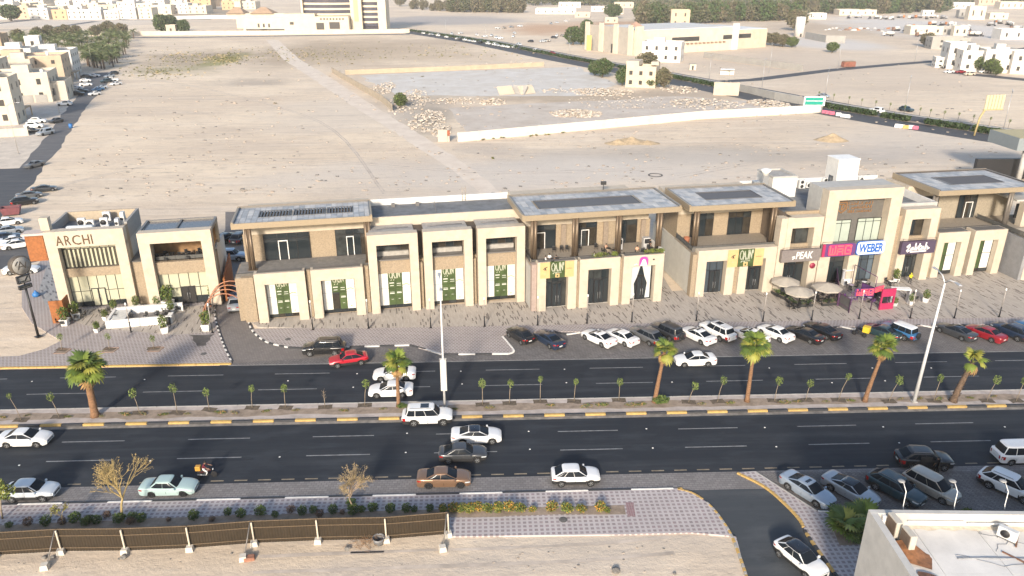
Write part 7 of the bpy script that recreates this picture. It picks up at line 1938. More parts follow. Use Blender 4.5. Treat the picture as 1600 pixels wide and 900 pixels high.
for k,(px,py,sc_,lab) in enumerate([(103,508,1.2,'twin white pot with a thin plant against the rusty screen'),(119,498,1.15,'white pot with a bushy green plant by the left cafe doors'),(152,519,.7,'dark bin sized pot plant at the left end of the low white wall'),(257,520,1.15,'white pots with a tall shrub at the right end of the low white wall'),(264,481,1.5,'big leafy shrub between the two cafe portals'),(247,483,.9,'round bush left of the big leafy shrub'),(214,483,.9,'small round bush at the middle of the rear white planter'),(180,489,.9,'low green plant at the left of the rear white planter'),(268,490,.9,'small bush at the right of the rear white planter'),(323,516,1.25,'pair of white pots with green shrub beside the drive lane'),(335,473,1.2,'white pot with a shrub under the right pier of the cafe'),(165,500,.7,'bright green plant at the bend of the white planter')]):
 potted(lab,at(px,py),sc_,k)
pl = frame_root('planter_wall','long low white planter wall in front of the cafe','planter',-33.0,96.9,B2)
Box('front_wall',0,8.0,0,.35,0,1.05,wpot,pl,.03); Box('left_wall',0,.35,.351,4.4,0,1.0,wpot,pl); Box('right_wall',7.4,7.99,.351,1.4,0,1.0,wpot,pl)
Box('rear_wall',.351,8.6,4.0,4.45,0,1.1,wpot,pl); Box('marble_top',.351,2.2,.352,3.99,.7,.85,mk('grey_white_marble',(0.5,0.51,0.51),0.4,0.15,2),pl); Box('bench_floor',2.201,7.39,.352,3.99,.02,.15,mk('warm_grey_floor',(0.25,0.23,0.21),0.8),pl)
for u,lab in ((-33.9,'black litter bin at the left end of the low white wall'),(-25.4,'black litter bin at the right end of the low white wall')):
 r = frame_root('litter_bin',lab,'bin',u,96.6,B2); MB().lathe([(0,0),(.27,0),(.30,.95),(.22,1.02),(.2,.9),(0,.9)],14).build('bin',black,r)
def terr(u,v): return W2(u,v,B2,6.27)
V0 = 94.6
for u,v,wh,n in [(24.3,91.9,'at the terrace rail under the first pair of columns',4),(31.1,92.0,'at the terrace rail left of the planted kerb',3),(33.6,92.1,'at the terrace rail before the third column',4),(37.6,92.2,'at the terrace rail before the right hand window',4),(39.0,93.6,'in the dark chair cluster at the terrace corner',4),(33.2,94.6,'by the first air cooler',2)]:
 cset(u,v,6.27,B2,wh,n,.75)
for k,u in enumerate((25.9,27.0,27.8,29.6,32.0)): chair(['black chair left of the empty trio by the terrace wall','middle black chair of the trio by the terrace wall','right black chair of the trio by the terrace wall','single black chair by the white door frame','single black chair right of the white door frame'][k],terr(u,96.4),R(B2) - 1.57,'chairs along the terrace wall')
for k,(u,v,tp,lg,a,lab) in enumerate([(23.6,91.9,wt,bk,0,'person in white seated at the left end of the terrace rail'),(24.3,92.6,wt,bk,-90,'person in white shirt seated behind the first rail table'),(25.0,91.9,bk,bk,180,'person in black seated at the first rail table'),(30.4,92.1,wt,gr,0,'person in white seated behind the planted kerb'),(33.0,95.0,pkc,bgc,-60,'person in peach seated by the air cooler'),(31.7,92.0,bk,bk,180,'person in black seated facing left behind the planted kerb'),(36.9,93.3,pkc,bgc,-90,'person in peach and beige seated near the third column'),(37.9,92.2,bgc,gr,170,'person in beige seated at the right rail table')]):
 p = terr(u,v); person('SIT',tp,lg,lab,p,9.5 + a)
 if k not in (): chair('black armchair under the ' + lab,(p.x,p.y,p.z),R(9.5 + a),'chairs with seated people')
p = terr(39.2,94.4); person('STAND',bk,bk,'person in black standing beside the second air cooler',p,200)
for k,(u,v,lab) in enumerate([(35.0,95.6,'grey air cooler on wheels beside the third terrace column'),(38.9,95.2,'grey air cooler before the right hand terrace window')]):
 r = frame_root('air_cooler',lab,'air cooler',u,v,B2,6.27)
 MB().bbox(-.5,.5,-.4,.4,.15,1.75,.05).build('casing',mk('pale_grey_plastic',(0.42,0.41,0.40),0.5,0.05),r); Box('grille',-.38,.38,-.42,-.39,.95,1.6,black,r)
 for x in (-.4,.4): MB().lathe([(0,-.04),(.09,-.04),(.09,.04),(0,.04)],10,(x,-.3,.09),'y').build('wheel',clad,r)
for k,(u,wd__,lab) in enumerate([(30.9,2.6,'green bushy plants in the left stretch of the terrace kerb planter'),(33.0,1.0,'small green plants in the middle of the terrace kerb planter'),(38.2,2.4,'yellow green plants in the right stretch of the terrace kerb planter'),(39.6,1.0,'tall feathery plant at the right end of the terrace kerb planter')]):
 r = frame_root('kerb_plants',lab,'plant',u,91.35,B2,6.95)
 leafclump(20 + k,220,wd__ / 2,.25,.38,.12,[gA,gC]).build('foliage',[gA,gC],r)
 MB().box(-wd__ / 2,wd__ / 2,-.2,.2,-.1,.02).build('soil',soil,r)
rp = frame_root('terracotta_pot','small terracotta pot by the left column of the empty terrace','pot',42.1,97.8,B3,6.31); MB().lathe([(0,0),(.35,0),(.45,.9),(.38,.9),(.3,.2)],14).build('pot',mk('terracotta',(0.32,0.12,0.06),0.8,0.1),rp)
canv = mk('taupe_canvas',(0.40,0.36,0.30),0.85,0.06)
for k,(px,py,lab) in enumerate([(1224,464,'grey octagonal parasol nearest the white capitals sign'),(1245,480,'grey octagonal parasol at the front of the black planters'),(1288,473,'grey octagonal parasol beside the purple screen')]):
 r = thing('parasol',lab,'parasol',at(px,py),.2 * k,'grey parasols of the terrace')
 m = MB(); n = 8; ring = [(2.0 * math.cos(2 * math.pi * i / n),2.0 * math.sin(2 * math.pi * i / n),2.35) for i in range(n)]
 for i in range(n):
  a,b = Vector(ring[i]),Vector(ring[(i + 1) % n]); tp_ = Vector((0,0,2.95))
  m.add([a,b,(b + tp_) / 2 + Vector((0,0,.03)),tp_,(a + tp_) / 2 + Vector((0,0,.03))],[(0,1,2,3,4)]); m.add([a,b,b - Vector((0,0,.18)),a - Vector((0,0,.18))],[(0,1,2,3)])
 o = m.build('canopy',canv,r)
 for i in range(n): MB().tube([(0,0,2.88),tuple(Vector(ring[i]) - Vector((0,0,.04)))],.02,5).build('rib',trimgrey,o)
 MB().tube([(0,0,0),(0,0,3.05)],.04,8).build('pole',trimgrey,r); MB().bbox(-.4,.4,-.4,.4,0,.12,.03).build('base',concrete,r)
for k,(px,py) in enumerate([(1222,466),(1240,482),(1256,478),(1286,474),(1292,464),(1268,466)]):
 p = at(px,py); wh = ['under the first grey parasol','under the front grey parasol','right of the front grey parasol','under the parasol by the purple screen','behind the parasol by the purple screen','between the grey parasols'][k]
 table('low black table ' + wh,p,'parasol terrace tables')
 for j in range(4):
  a = j * 1.57 + .4; chair('black armchair ' + ('right','far','left','near')[j] + ' of the table ' + wh,(p.x + math.cos(a) * .75,p.y + math.sin(a) * .75,0.01),a + math.pi,'parasol terrace chairs')
bplm = mk('black_planter_box',(0.035,0.035,0.033),0.7,0.1)
for k,(a,b,lab) in enumerate([((1206,458),(1228,469),'black planter box with green shrubs at the left edge of the parasol terrace'),((1229,470),(1243,481),'black planter box at the front left corner of the parasol terrace'),((1240,480),(1272,478),'black planter box along the front of the parasol terrace'),((1284,478),(1306,476),'black planter box at the front right beside the purple screen')]):
 p,q = at(*a),at(*b); L = (q - p).length
 r = thing('planter_box',lab,'planter',p,math.atan2(q.y - p.y,q.x - p.x))
 MB().box(0,L,-.2,.2,0,.42).build('box',bplm,r); Box('soil',.04,L - .04,-.16,.16,.421,.43,soil,r)
 o = leafclump(30 + k,160,L / 2,.25,.3,.12,[gA,gB]).build('foliage',[gA,gB] if k == 0 else [gB,foliage('leaf_blackish',(0.035,0.045,0.025))],r,(L / 2,0,.42))
ptube = mk('purple_frame',(0.085,0.03,0.09),0.5,0.08)
pglass = mk('tinted_screen_glass',(0.10,0.095,0.095),0.1,0.05)
def screen_run(label,a,b,z=1.75,solid=None):
 p,q = at(*a),at(*b); L = (q - p).length
 r = thing('glass_screen',label,'screen',p,math.atan2(q.y - p.y,q.x - p.x))
 n = max(1,round(L / 1.6))
 for i in range(n + 1): Box('post',L * i / n - .04,L * i / n + .04,-.05,.05,0,z,ptube,r)
 Box('rail',.041,L - .041,-.04,.04,z - .08,z,ptube,r); Box('rail',.041,L - .041,-.035,.035,.45,.52,ptube,r)
 for i in range(n): Box('pane',L * i / n + .05,L * (i + 1) / n - .05,-.012,.012,.06,z - .09,solid or pglass,r)
 return r
screen_run('purple framed glass screen along the left side of the cafe yard',(1304,440),(1308,478),2.2)
screen_run('purple framed glass screen along the front left of the cafe yard',(1310,478),(1326,488),1.9)
screen_run('dark purple solid screen between the yard and the grey leaf door',(1344,462),(1363,470),2.0,purple)
screen_run('low purple glass screen before the red ordering frame',(1366,466),(1384,481),1.6)
def gantry(label,a,b,h,c_):
 p,q = at(*a),at(*b); L = (q - p).length
 r = thing('gantry',label,'frame',p,math.atan2(q.y - p.y,q.x - p.x))
 MB().tube([(0,0,0),(0,0,h),(L,0,h),(L,0,0)],.06,8).build('frame',c_,r); return r
gantry('thin dark pipe frame over the left half of the cafe yard',(1275,445),(1304,440),3.6,ptube); gantry('thin dark pipe frame over the right half of the cafe yard',(1330,448),(1364,468),3.4,ptube); gantry('purple entrance frame at the front of the cafe yard',(1326,489),(1360,484),3.0,ptube)
p = at(1346,485); r = thing('hanging_sign','dark board with lit red angular capitals over the yard entrance','sign',(p.x,p.y,2.1),R(4)); Box('board',-1.4,1.3,0,.08,0,1.1,purple,r); wag(r,-1.1,-.03,.2,2.2,.75)
p = at(1376,480); r = thing('hanging_sign','small lit red angular capitals on the red ordering frame','sign',(p.x - .9,p.y - .1,2.3),R(25)); Box('board',-.7,1.1,0,.06,0,.8,mk('mauve_red',(0.4,0.035,0.14),0.5),r); wag(r,-.55,-.03,.12,1.5,.55)
r = thing('ordering_frame','bright pinkish red ordering frame standing in the cafe yard','frame',at(1384,483),R(10))
Box('top_panel',-1.1,1.0,-.1,.1,1.9,3.0,pkred,r); Box('bottom_panel',-1.1,1.0,-.1,.1,0,.9,pkred,r); Box('left_post',-1.1,-.9,-.1,.1,.901,1.899,pkred,r); Box('right_post',.8,1.0,-.1,.1,.901,1.899,pkred,r)
r = thing('white_counter','grey white service counter right of the red ordering frame','counter',at(1404,472),R(-8))
Box('counter_top',-1.3,1.2,-.45,.45,1.95,2.1,whitep,r); Box('counter_side',-1.3,-1.1,-.45,.45,0,1.949,mk('silver_panel',(0.40,0.40,0.42),0.4,0.05),r); Box('counter_side',1.0,1.2,-.45,.45,0,1.949,mk('silver_panel',(0.40,0.40,0.42),0.4,0.05),r)
r = thing('white_counter','white shelving counter by the middle pier of the tall portal','counter',at(1322,444),R(10)); Box('counter_body',-.7,.7,-.3,.3,0,.9,whitep,r); Box('shelf',-.7,.7,.1,.3,.901,2.2,mk('silver_panel',(0.40,0.40,0.42),0.4),r); Box('shelf_top',-.75,.75,-.35,.35,2.201,2.3,whitep,r)
lav = mk('lavender_table_top',(0.36,0.30,0.38),0.5,0.06); purch = mk('purple_chair',(0.12,0.05,0.17),0.6,0.1)
for k,(px,py,wh,c_,tc) in enumerate([(1328,472,'at the left of the purple cafe yard',purch,lav),(1357,472,'at the middle of the purple cafe yard',purch,lav),(1329,452,'at the back of the purple cafe yard',None,lav),(1349,447,'beside the dark purple solid screen',None,whitep),(1391,446,'right of the tall portal by the wall plant',None,whitep),(1424,468,'between the counter and the potted plants',None,whitep),(1376,472,'inside the red ordering frame',None,whitep)]):
 p = at(px,py); table('small table ' + wh,p,'yard tables',tc)
 for j in range(3):
  a = j * 2.1 + k; chair(('purple' if c_ else 'black') + ' chair, ' + ('first','second','third')[j] + ' round the small table ' + wh,(p.x + math.cos(a) * .7,p.y + math.sin(a) * .7,.01),a + math.pi,'yard chairs',c_)
for k,(px,py,s_,lab) in enumerate([(1446,472,.85,'white pot plant right of the small table in the plaza'),(1423,476,.75,'white pot plant before the service counter'),(1398,478,.6,'small white pot plant by the red ordering frame'),(1399,442,1.0,'wispy plant against the wall by the script sign shop')]):
 potted(lab,at(px,py),s_,k + 1)
# ================================================================== VEGETATION
bark = mk('palm_bark',(0.30,0.165,0.085),0.9,0.3,4,0.6,14,c2=(0.14,0.075,0.04),stretch=(1,1,3))
barkd = mk('ragged_palm_bark',(0.20,0.13,0.085),0.95,0.4,6,0.6,12,c2=(0.07,0.05,0.035))
frondA = foliage('frond_green',(0.19,0.25,0.04)); frondB = foliage('frond_yellow_green',(0.33,0.33,0.065)); frondC = foliage('frond_deep_green',(0.10,0.155,0.03)); frondD = mk('dry_frond',(0.36,0.22,0.09),0.9,0.3,3)
wood = mk('twig_bark',(0.30,0.24,0.17),0.9,0.2,5); woodd = mk('dark_bark',(0.12,0.09,0.06),0.95,0.25,5)
def fan_frond(seed,L=1.5,droop=.5,blades=15,mat=frondA,name='frond'):
 """a stalk with a fan of folded blades, pointing along +X, rising then drooping"""
 rd_ = random.Random(seed); m = MB()
 sl_ = L * .50
 m.tube([(0,0,0),(sl_ * .5,0,.10 * L),(sl_,0,.12 * L)],[.035,.025,.018],5)
 for i in range(blades):
  a = R(-105 + 210 * i / (blades - 1)) + rd_.gauss(0,.04)
  bl_ = L * (.62 - .16 * abs(a) / 2) * rd_.uniform(.88,1.1); wd__ = .085 * L / 1.5 * 1.3
  d = Vector((math.cos(a),math.sin(a),0)); n = Vector((-d.y,d.x,0))
  o = Vector((sl_,0,.12 * L)); P_ = []
  for t in (0,.4,.75,1):
   c = o + d * bl_ * t + Vector((0,0,-droop * bl_ * t * t * (.6 + .4 * math.cos(a)) + .05 * (1 - t)))
   w_ = wd__ * (.45,1.0,.8,.06)[int(t * 3.01)] if t < 1 else wd__ * .06
   P_.append([c - n * w_,c + Vector((0,0,.03)) * (1 - t),c + n * w_])
  m.grid(P_,smooth=False)
 return m.mesh(name,mat)
fr_g = [fan_frond(i,1.55,.35 + .22 * i,mat=(frondA,frondC,frondB)[i % 3]) for i in range(3)]
fr_b = [fan_frond(10 + i,1.5,.5 + .2 * i,mat=(frondB,frondA)[i % 2]) for i in range(2)]
fr_dry = [fan_frond(20 + i,1.35,1.1,11,frondD,'dry_frond') for i in range(2)]
def palm(label,base,top,h,seed,green=26,dry=8,size=1.0,r0=.26,r1=.15,mats=None,barkm=None,ragged_=False):
 """top: horizontal offset of the crown"""
 rd_ = random.Random(seed)
 r = thing('fan_palm',label,'palm tree',base,0,'fan palms on the median')
 n = 12
 path = [(top[0] * (t ** 1.2),top[1] * (t ** 1.2),h * t) for t in [i / n for i in range(n + 1)]]
 rads = [r0 * 1.35 if i == 0 else (r0 + (r1 - r0) * i / n) * (1 + .05 * math.sin(i * 2.3)) for i in range(n + 1)]
 m = MB().tube(path,rads,12)
 if ragged_:
  for k in range(130):
   t = rd_.random(); a = rd_.uniform(0,6.28); c = Vector((top[0] * t,top[1] * t,h * t)); rr = r0 + (r1 - r0) * t
   d = Vector((math.cos(a),math.sin(a),0)); s_ = Vector((-d.y,d.x,0)) * .07
   m.add([c + d * rr * .9 - s_,c + d * rr * .9 + s_,c + d * (rr + .14) + s_ * .5 + Vector((0,0,.16)),c + d * (rr + .14) - s_ * .5 + Vector((0,0,.16))],[(0,1,2,3)])
 m.build('trunk',barkm or bark,r)
 tp = Vector((top[0],top[1],h))
 pool = mats or fr_g
 for k in range(green):
  e = rd_.uniform(-.35,1.15) if k > 4 else rd_.uniform(.9,1.4)
  o = put('frond',pool[k % len(pool)],r,tp + Vector((0,0,.05)),rot=(rd_.uniform(-.3,.3),-e,k * 2.4 + rd_.uniform(-.3,.3)),scale=size * rd_.uniform(.85,1.12))
 for k in range(dry):
  put('dry_frond',fr_dry[k % 2],r,tp - Vector((0,0,.15)),rot=(rd_.uniform(-.3,.3),rd_.uniform(.75,1.25),k * 2.4 + rd_.uniform(-.4,.4)),scale=size * rd_.uniform(.75,1.0))
 return r
def ptop(b,px,py,h):
 """where the crown hangs over: the sighted crown point at its height"""
 q = at(px,py,h); return (q.x - b.x,0.0)
for lab,bx,by,cx,cy,h,sd,kw in [
 ('full bright green fan palm at the left of the median with a thick orange trunk',149,650,133,580,5.3,1,dict(green=40,dry=3,size=1.25,r0=.38,r1=.30)),
 ('fan palm behind the white saloons with drooping dry fronds',623,635,621,566,4.9,2,dict(green=22,dry=9,size=.95,r0=.22)),
 ('fan palm with a green shrub at its foot, in front of the boxy dark suv',1023,628,1037,548,5.9,3,dict(green=24,dry=9,size=.85,r0=.26)),
 ('straight tall fan palm in the middle of the right half of the median',1167,627,1176,541,6.3,4,dict(green=26,dry=10,size=1.05,r0=.24)),
 ('leaning fan palm left of the tall white street lamp',1351,627,1379,543,6.2,5,dict(green=25,dry=6,size=.95,r0=.24)),
 ('thin crowned palm with a ragged brown trunk near the right edge',1489,627,1513,562,4.6,6,dict(green=9,dry=3,size=.95,r0=.34,r1=.2,mats=None,ragged_=True))]:
 b = at(bx,by,.03)
 if kw.get('ragged_'): kw.update(mats=fr_b,barkm=barkd)
 palm(lab,b,ptop(b,cx,cy,h),h,sd,**kw)
sapl = foliage('sapling_leaf',(0.24,0.31,0.085)); sap_m = [leafclump(40 + i,150,.36,.36,.55,.10,[sapl,gA]).mesh('crown',[sapl,gA]) for i in range(4)]
basin_me = ragged([(-.75,-.42),(.75,-.42),(.75,.42),(-.75,.42)],.1,.3,2)
bm_ = MB(); bm_.poly([(x,y,0) for x,y in basin_me]); basin = bm_.mesh('soil_basin',mk('dark_tree_basin',(0.13,0.10,0.07),0.95,0.3,3))
rs_ = random.Random(12)
def sapling(label,px,py,h,k,crown=1.0,lean=0.0,grp='young trees along the median',bare=False,z=.03):
 p = at(px,py,z)
 r = thing('young_tree',label,'tree',p,0,grp)
 put('soil_basin',basin,r,(0,0,.004),rs_.uniform(-.2,.2))
 MB().tube([(0,0,0),(lean * .4,0,h * .5),(lean,.02,h * .85),(lean * 1.1,0,h)],[.04,.03,.022,.012],6).build('trunk',wood,r)
 if not bare: put('crown',sap_m[k % 4],r,(lean * 1.05,0,h - .95 * crown),k * 1.1,scale=(crown * 1.25,crown * 1.25,crown * 1.2))
 else:
  m = MB()
  for j in range(12):
   a = j * 2.4; m.tube([(lean,0,h * (.5 + .04 * j)),(lean + math.cos(a) * .25,math.sin(a) * .25,h * (.62 + .04 * j))],.012,4)
  m.build('twigs',wood,r)
 return r
nearest = ['at the far left end of the median','second from the left end of the median','just right of the big left palm','third along, right of the big left palm','fourth along from the big left palm','half way between the big left palm and the white saloons','left of the nearly bare sapling','nearly bare, mid way along the left half of the median','touching the front of the near white saloon','first right of the lamp post with the sign box','second right of the lamp post with the sign box','third right of the lamp post, with a thin high crown','fourth right of the lamp post','fifth right of the lamp post, beside green ground cover','first right of the palm with the foot shrub','second right of the palm with the foot shrub','first right of the tall straight palm','second right of the tall straight palm','third right of the tall straight palm','just right of the leaning palm','between the tall white street lamp and the ragged palm','first right of the ragged palm','at the far right end of the median']
for k,(px,py,hp,cr,ln) in enumerate([(33,656,38,.55,-.5),(92,651,32,.75,-.35),(218,645,33,.85,-.25),(277,645,40,.85,0),(327,640,30,.8,0),(394,637,31,.7,.2),(446,637,32,.8,.1),(508,636,25,.4,0),(570,633,35,.85,.3),(754,632,35,.85,0),(796,630,33,.75,.1),(844,627,36,.6,0),(897,627,32,.65,.1),(967,625,30,.75,0),(1076,628,27,.8,.5),(1121,627,35,.85,.4),(1210,626,34,.9,.2),(1259,625,28,.75,.2),(1310,625,38,.7,.6),(1389,627,36,.9,.6),(1459,626,38,.75,.2),(1542,626,35,.85,.5),(1588,626,33,.75,.3)]):
 p = at(px,py); h = hp / (FPX / math.hypot(p.y,CAMH) * .86)
 sapling('young green tree ' + nearest[k] if k != 7 else 'young tree ' + nearest[k],px,py,h,k,cr,ln,bare=(k == 7))
for k,(px,py,h,lab) in enumerate([(97,546,1.9,'thin young tree in the left brown tree pit'),(171,545,1.9,'thin young tree in the middle tree pit'),(240,544,1.6,'low thin young tree in the green tree pit nearest the drive')]):
 sapling(lab,px,py,h,k + 2,.75,.1,'young trees in the cafe tree pits',z=.01)
weed = [leafclump(50 + i,150,.6,.3,.14,.09,[gB,gA,frondD]).mesh('leaves',[[gB,gA,frondD],[frondD,gA,stone_m]][i % 2]) for i in range(4)]
wx = []
for k,(px,s_) in enumerate([(20,.6),(55,.5),(120,.6),(170,.5),(205,.9),(232,.7),(265,.8),(300,.5),(350,.9),(372,.7),(420,.7),(465,.6),(540,.7),(600,.6),(710,.6),(765,.8),(860,.7),(915,1.0),(940,1.0),(985,1.0),(1000,.9),(1095,.7),(1140,.8),(1225,1.0),(1245,.7),(1290,.6),(1330,.7),(1410,.6),(1440,.6),(1470,.8),(1520,.6),(1560,.6)]):
 p = at(px,638 - px * .008,.03)
 o = put('ground_cover',weed[k % 4],None,(p.x,69.0 + rs_.uniform(-.25,.25),.02),rs_.uniform(-.4,.4),scale=(s_ * 1.3,s_,s_))
 tag(o,'low weedy ground cover on the median soil','plant','weeds on the median')
def bush(label,loc,me,s_,group,stem=True,rz=0):
 r = thing('bush',label,'bush',loc,rz,group)
 o = put('foliage',me,r,scale=s_)
 if stem: MB().tube([(0,0,0),(0,0,.25)],.03,5).build('stem',woodd,r)
 return r
b_big = leafclump(60,700,1.0,.6,.5,.14,[gA,gB]).mesh('foliage',[gA,gB])
bush('green shrub at the foot of the palm before the boxy dark suv',at(1032,630,.03),b_big,.9,None)
bush('small green shrub at the foot of the palm behind the white saloons',at(628,637,.03),b_big,.55,None)
b_round = [leafclump(70 + i,420,.55,.5,.45,.10,[[gB,gA],[gB,frondC],[gA,gB]][i]).mesh('foliage',[[gB,gA],[gB,frondC],[gA,gB]][i]) for i in range(3)]
dryb = mk('dry_bush',(0.25,0.15,0.09),0.95,0.3,4)
b_dry = leafclump(75,380,.5,.42,.38,.08,[dryb,woodd]).mesh('foliage',[dryb,woodd])
flo = mk('orange_blossom',(0.62,0.30,0.04),0.7,0.2); yelf = foliage('yellowing_leaf',(0.40,0.30,0.06))
b_yel = [leafclump(80 + i,460,.62,.5,.42,.11,[[gA,gA,gC,gC,yelf,gA,flo],[gA,yelf,gC,gA,frondD,gC,flo],[gC,gA,gB,gA,yelf]][i]).mesh('foliage',[[gA,gA,gC,gC,yelf,gA,flo],[gA,yelf,gC,gA,frondD,gC,flo],[gC,gA,gB,gA,yelf]][i]) for i in range(3)]
kinds_ = {'g': b_round,'d': [b_dry],'y': b_yel}
lst = [(15,824,'g',.6),(45,820,'d',.95),(72,820,'g',.95),(98,818,'d',.8),(118,815,'g',1.0),(135,820,'g',.85),(140,815,'g',.7),(152,817,'g',.8),(168,808,'d',.75),(187,816,'g',1.0),(208,812,'g',.8),(205,818,'d',.8),(222,814,'g',.85),(264,814,'d',.5),(303,811,'g',.95),(332,814,'d',.6),(357,804,'g',.7),(377,807,'g',.85),(408,804,'g',.95),(455,800,'d',.85),(473,803,'g',.85),(430,807,'g',.6),(490,801,'g',.75),(500,806,'d',.8),(521,801,'g',.85),(535,803,'d',.55),(552,802,'g',1.0),(565,800,'g',.7),(583,798,'g',.85),(610,799,'g',.85),(635,799,'g',.85),(648,799,'g',.6),(672,798,'g',.7),(692,799,'y',.8),(708,798,'y',.9),(722,798,'y',.85),(735,799,'y',.95),(748,797,'y',.9),(762,799,'y',.9),(778,798,'y',.95),(795,797,'y',1.0),(812,798,'y',.9),(832,799,'y',.6),(862,797,'y',.95),(885,798,'y',.95),(908,799,'y',.8),(938,797,'y',.95),(948,800,'y',.55)]
nd = {'g': 0,'d': 0,'y': 0}
for px,py,kd,s_ in lst:
 me = kinds_[kd][nd[kd] % len(kinds_[kd])]; nd[kd] += 1
 bush({'g': 'rounded green bush in the planting strip behind the brown fence','d': 'dry brown bush in the planting strip behind the brown fence','y': 'green bush with yellow growth in the strip right of the fence'}[kd],at(px,py,.02),me,s_ * 1.0,{'g': 'green strip bushes','d': 'dry strip bushes','y': 'flowering strip bushes'}[kd],False,rs_.uniform(0,6))
def bare_tree(label,loc,h,seed,mat,spread=.55,leafm=None,nleaf=0,levels=4,name='bare_tree',n0=6,leaf_size=.09,cat='tree'):
 rd_ = random.Random(seed)
 r = thing(name,label,cat,loc)
 tr,tw,lf = MB(),MB(),MB()
 def grow(p,d,L,rad,lv):
  n = 3; pts = [p]; q = p.copy(); dd = d.copy()
  for i in range(n):
   dd = (dd + Vector((rd_.gauss(0,.10),rd_.gauss(0,.10),rd_.gauss(.05,.06)))).normalized(); q = q + dd * L / n; pts.append(q.copy())
  (tr if lv >= levels - 1 else tw).tube(pts,[rad * (1 - .35 * i / n) for i in range(n + 1)],6 if lv > 2 else 4,cap=False)
  if lv <= 1 and leafm:
   for k in range(nleaf):
    c = pts[rd_.randint(1,n)] + Vector([rd_.gauss(0,.06) for _ in range(3)])
    nn = Vector([rd_.gauss(0,1) for _ in range(3)]).normalized(); s_ = nn.orthogonal().normalized() * leaf_size * rd_.uniform(.5,1.2); t_ = nn.cross(s_) * .6
    lf.add([c - s_,c + t_,c + s_,c - t_],[(0,1,2,3)])
  if lv == 0: return
  for k in range(rd_.choice((3,4)) if lv < levels else n0):
   a = rd_.uniform(0,6.28) + k * 2.1; s_ = d.orthogonal().normalized(); s_ = Matrix.Rotation(a,3,d) @ s_
   grow(pts[rd_.choice((2,3)) if lv < levels else 3] if k else pts[-1],(d + s_ * spread * rd_.uniform(.6,1.25)).normalized(),L * rd_.uniform(.62,.82),rad * .55,lv - 1)
 grow(Vector((0,0,0)),Vector((0,0,1)),h * .30,h * .018,levels)
 tr.build('trunk',mat,r); tw.build('branches',mat,r)
 if leafm and lf.v: lf.build('foliage',leafm,r)
 return r
ybark = mk('yellow_grey_bark',(0.40,0.30,0.13),0.9,0.15,6); pbark = mk('pale_pinkish_bark',(0.36,0.27,0.19),0.9,0.15,6)
bare_tree('leafless yellowish tree with upswept branches beside the mint saloon',at(192,812,.02),6.9,3,ybark,.55,ybark,3,4,n0=7,leaf_size=.06)
bare_tree('dry feathery tree with pale pink twigs by the kerb behind the fence',at(554,798,.02),4.7,5,pbark,.62,mk('dry_tan_leaves',(0.34,0.26,0.13),0.9,0.3),7,4,n0=7,leaf_size=.05)
bush('dark green bush at the foot of the dry feathery tree',at(549,790,.02),b_round[1],.8,None)
bare_tree('thin sapling with yellow green leaves left of the leafless tree',at(99,820,.02),2.5,9,ybark,.5,foliage('young_leaf',(0.30,0.28,0.07)),3,3,n0=4,name='young_tree')
lt = thing('leafy_tree','leafy light green tree cut by the left edge in front of the silvery crossover','tree',at(4,810,.02))
MB().tube([(0,0,0),(.1,0,1.0),(.35,0,2.0),(.5,.1,2.9)],[.09,.07,.05,.02],7).tube([(.1,0,1.0),(-.3,.1,1.9),(-.7,.1,2.6)],[.05,.035,.015],6).tube([(.35,0,2.0),(.9,-.2,2.6)],[.04,.015],6).build('trunk',wood,lt)
fl_ = [foliage('fresh_leaf',(0.30,0.36,0.08)),foliage('fresh_yellow_leaf',(0.42,0.42,0.10)),gA]
for k,(x,z,sc_) in enumerate([(.7,2.7,1.0),(-.5,2.5,.9),(.2,3.2,.9)]): leafclump(95 + k,300,.85 * sc_,.8 * sc_,.62 * sc_,.16,fl_).build('crown',fl_,lt,(x,0,z - .6))
def shrub_palm(label,loc,n,size,seed):
 rd_ = random.Random(seed); r = thing('shrub_palm',label,'palm tree',loc)
 MB().tube([(0,0,0),(0,0,.5)],[.25,.2],8).build('trunk',barkd,r)
 for k in range(n):
  put('frond',(fr_g[0],fr_g[1],fr_g[1],fr_b[0])[k % 4],r,(rd_.uniform(-.2,.2),rd_.uniform(-.2,.2),.45),rot=(rd_.uniform(-.3,.3),-rd_.uniform(.1,1.2),k * 2.4),scale=size * rd_.uniform(.8,1.1))
shrub_palm('low bushy fan palm by the parapet of the white roof',at(1318,830,.02),22,1.15,1)
shrub_palm('second low fan palm half hidden by the white roof parapet',at(1345,822,.02),18,1.1,2)
bush('dark green shrub against the parapet wall beside the low fan palms',at(1344,845,.02),b_big,1.1,None)
sheet('palm_bed',ragged([tuple(q[:2]) for q in pix((1302,828),(1345,826),(1345,850),(1312,852))],.1,.6,3),.008,soil)
bush('green weeds showing above the near parapet by the champagne people carrier',at(1510,806,BAYZ),b_big,.7,None)
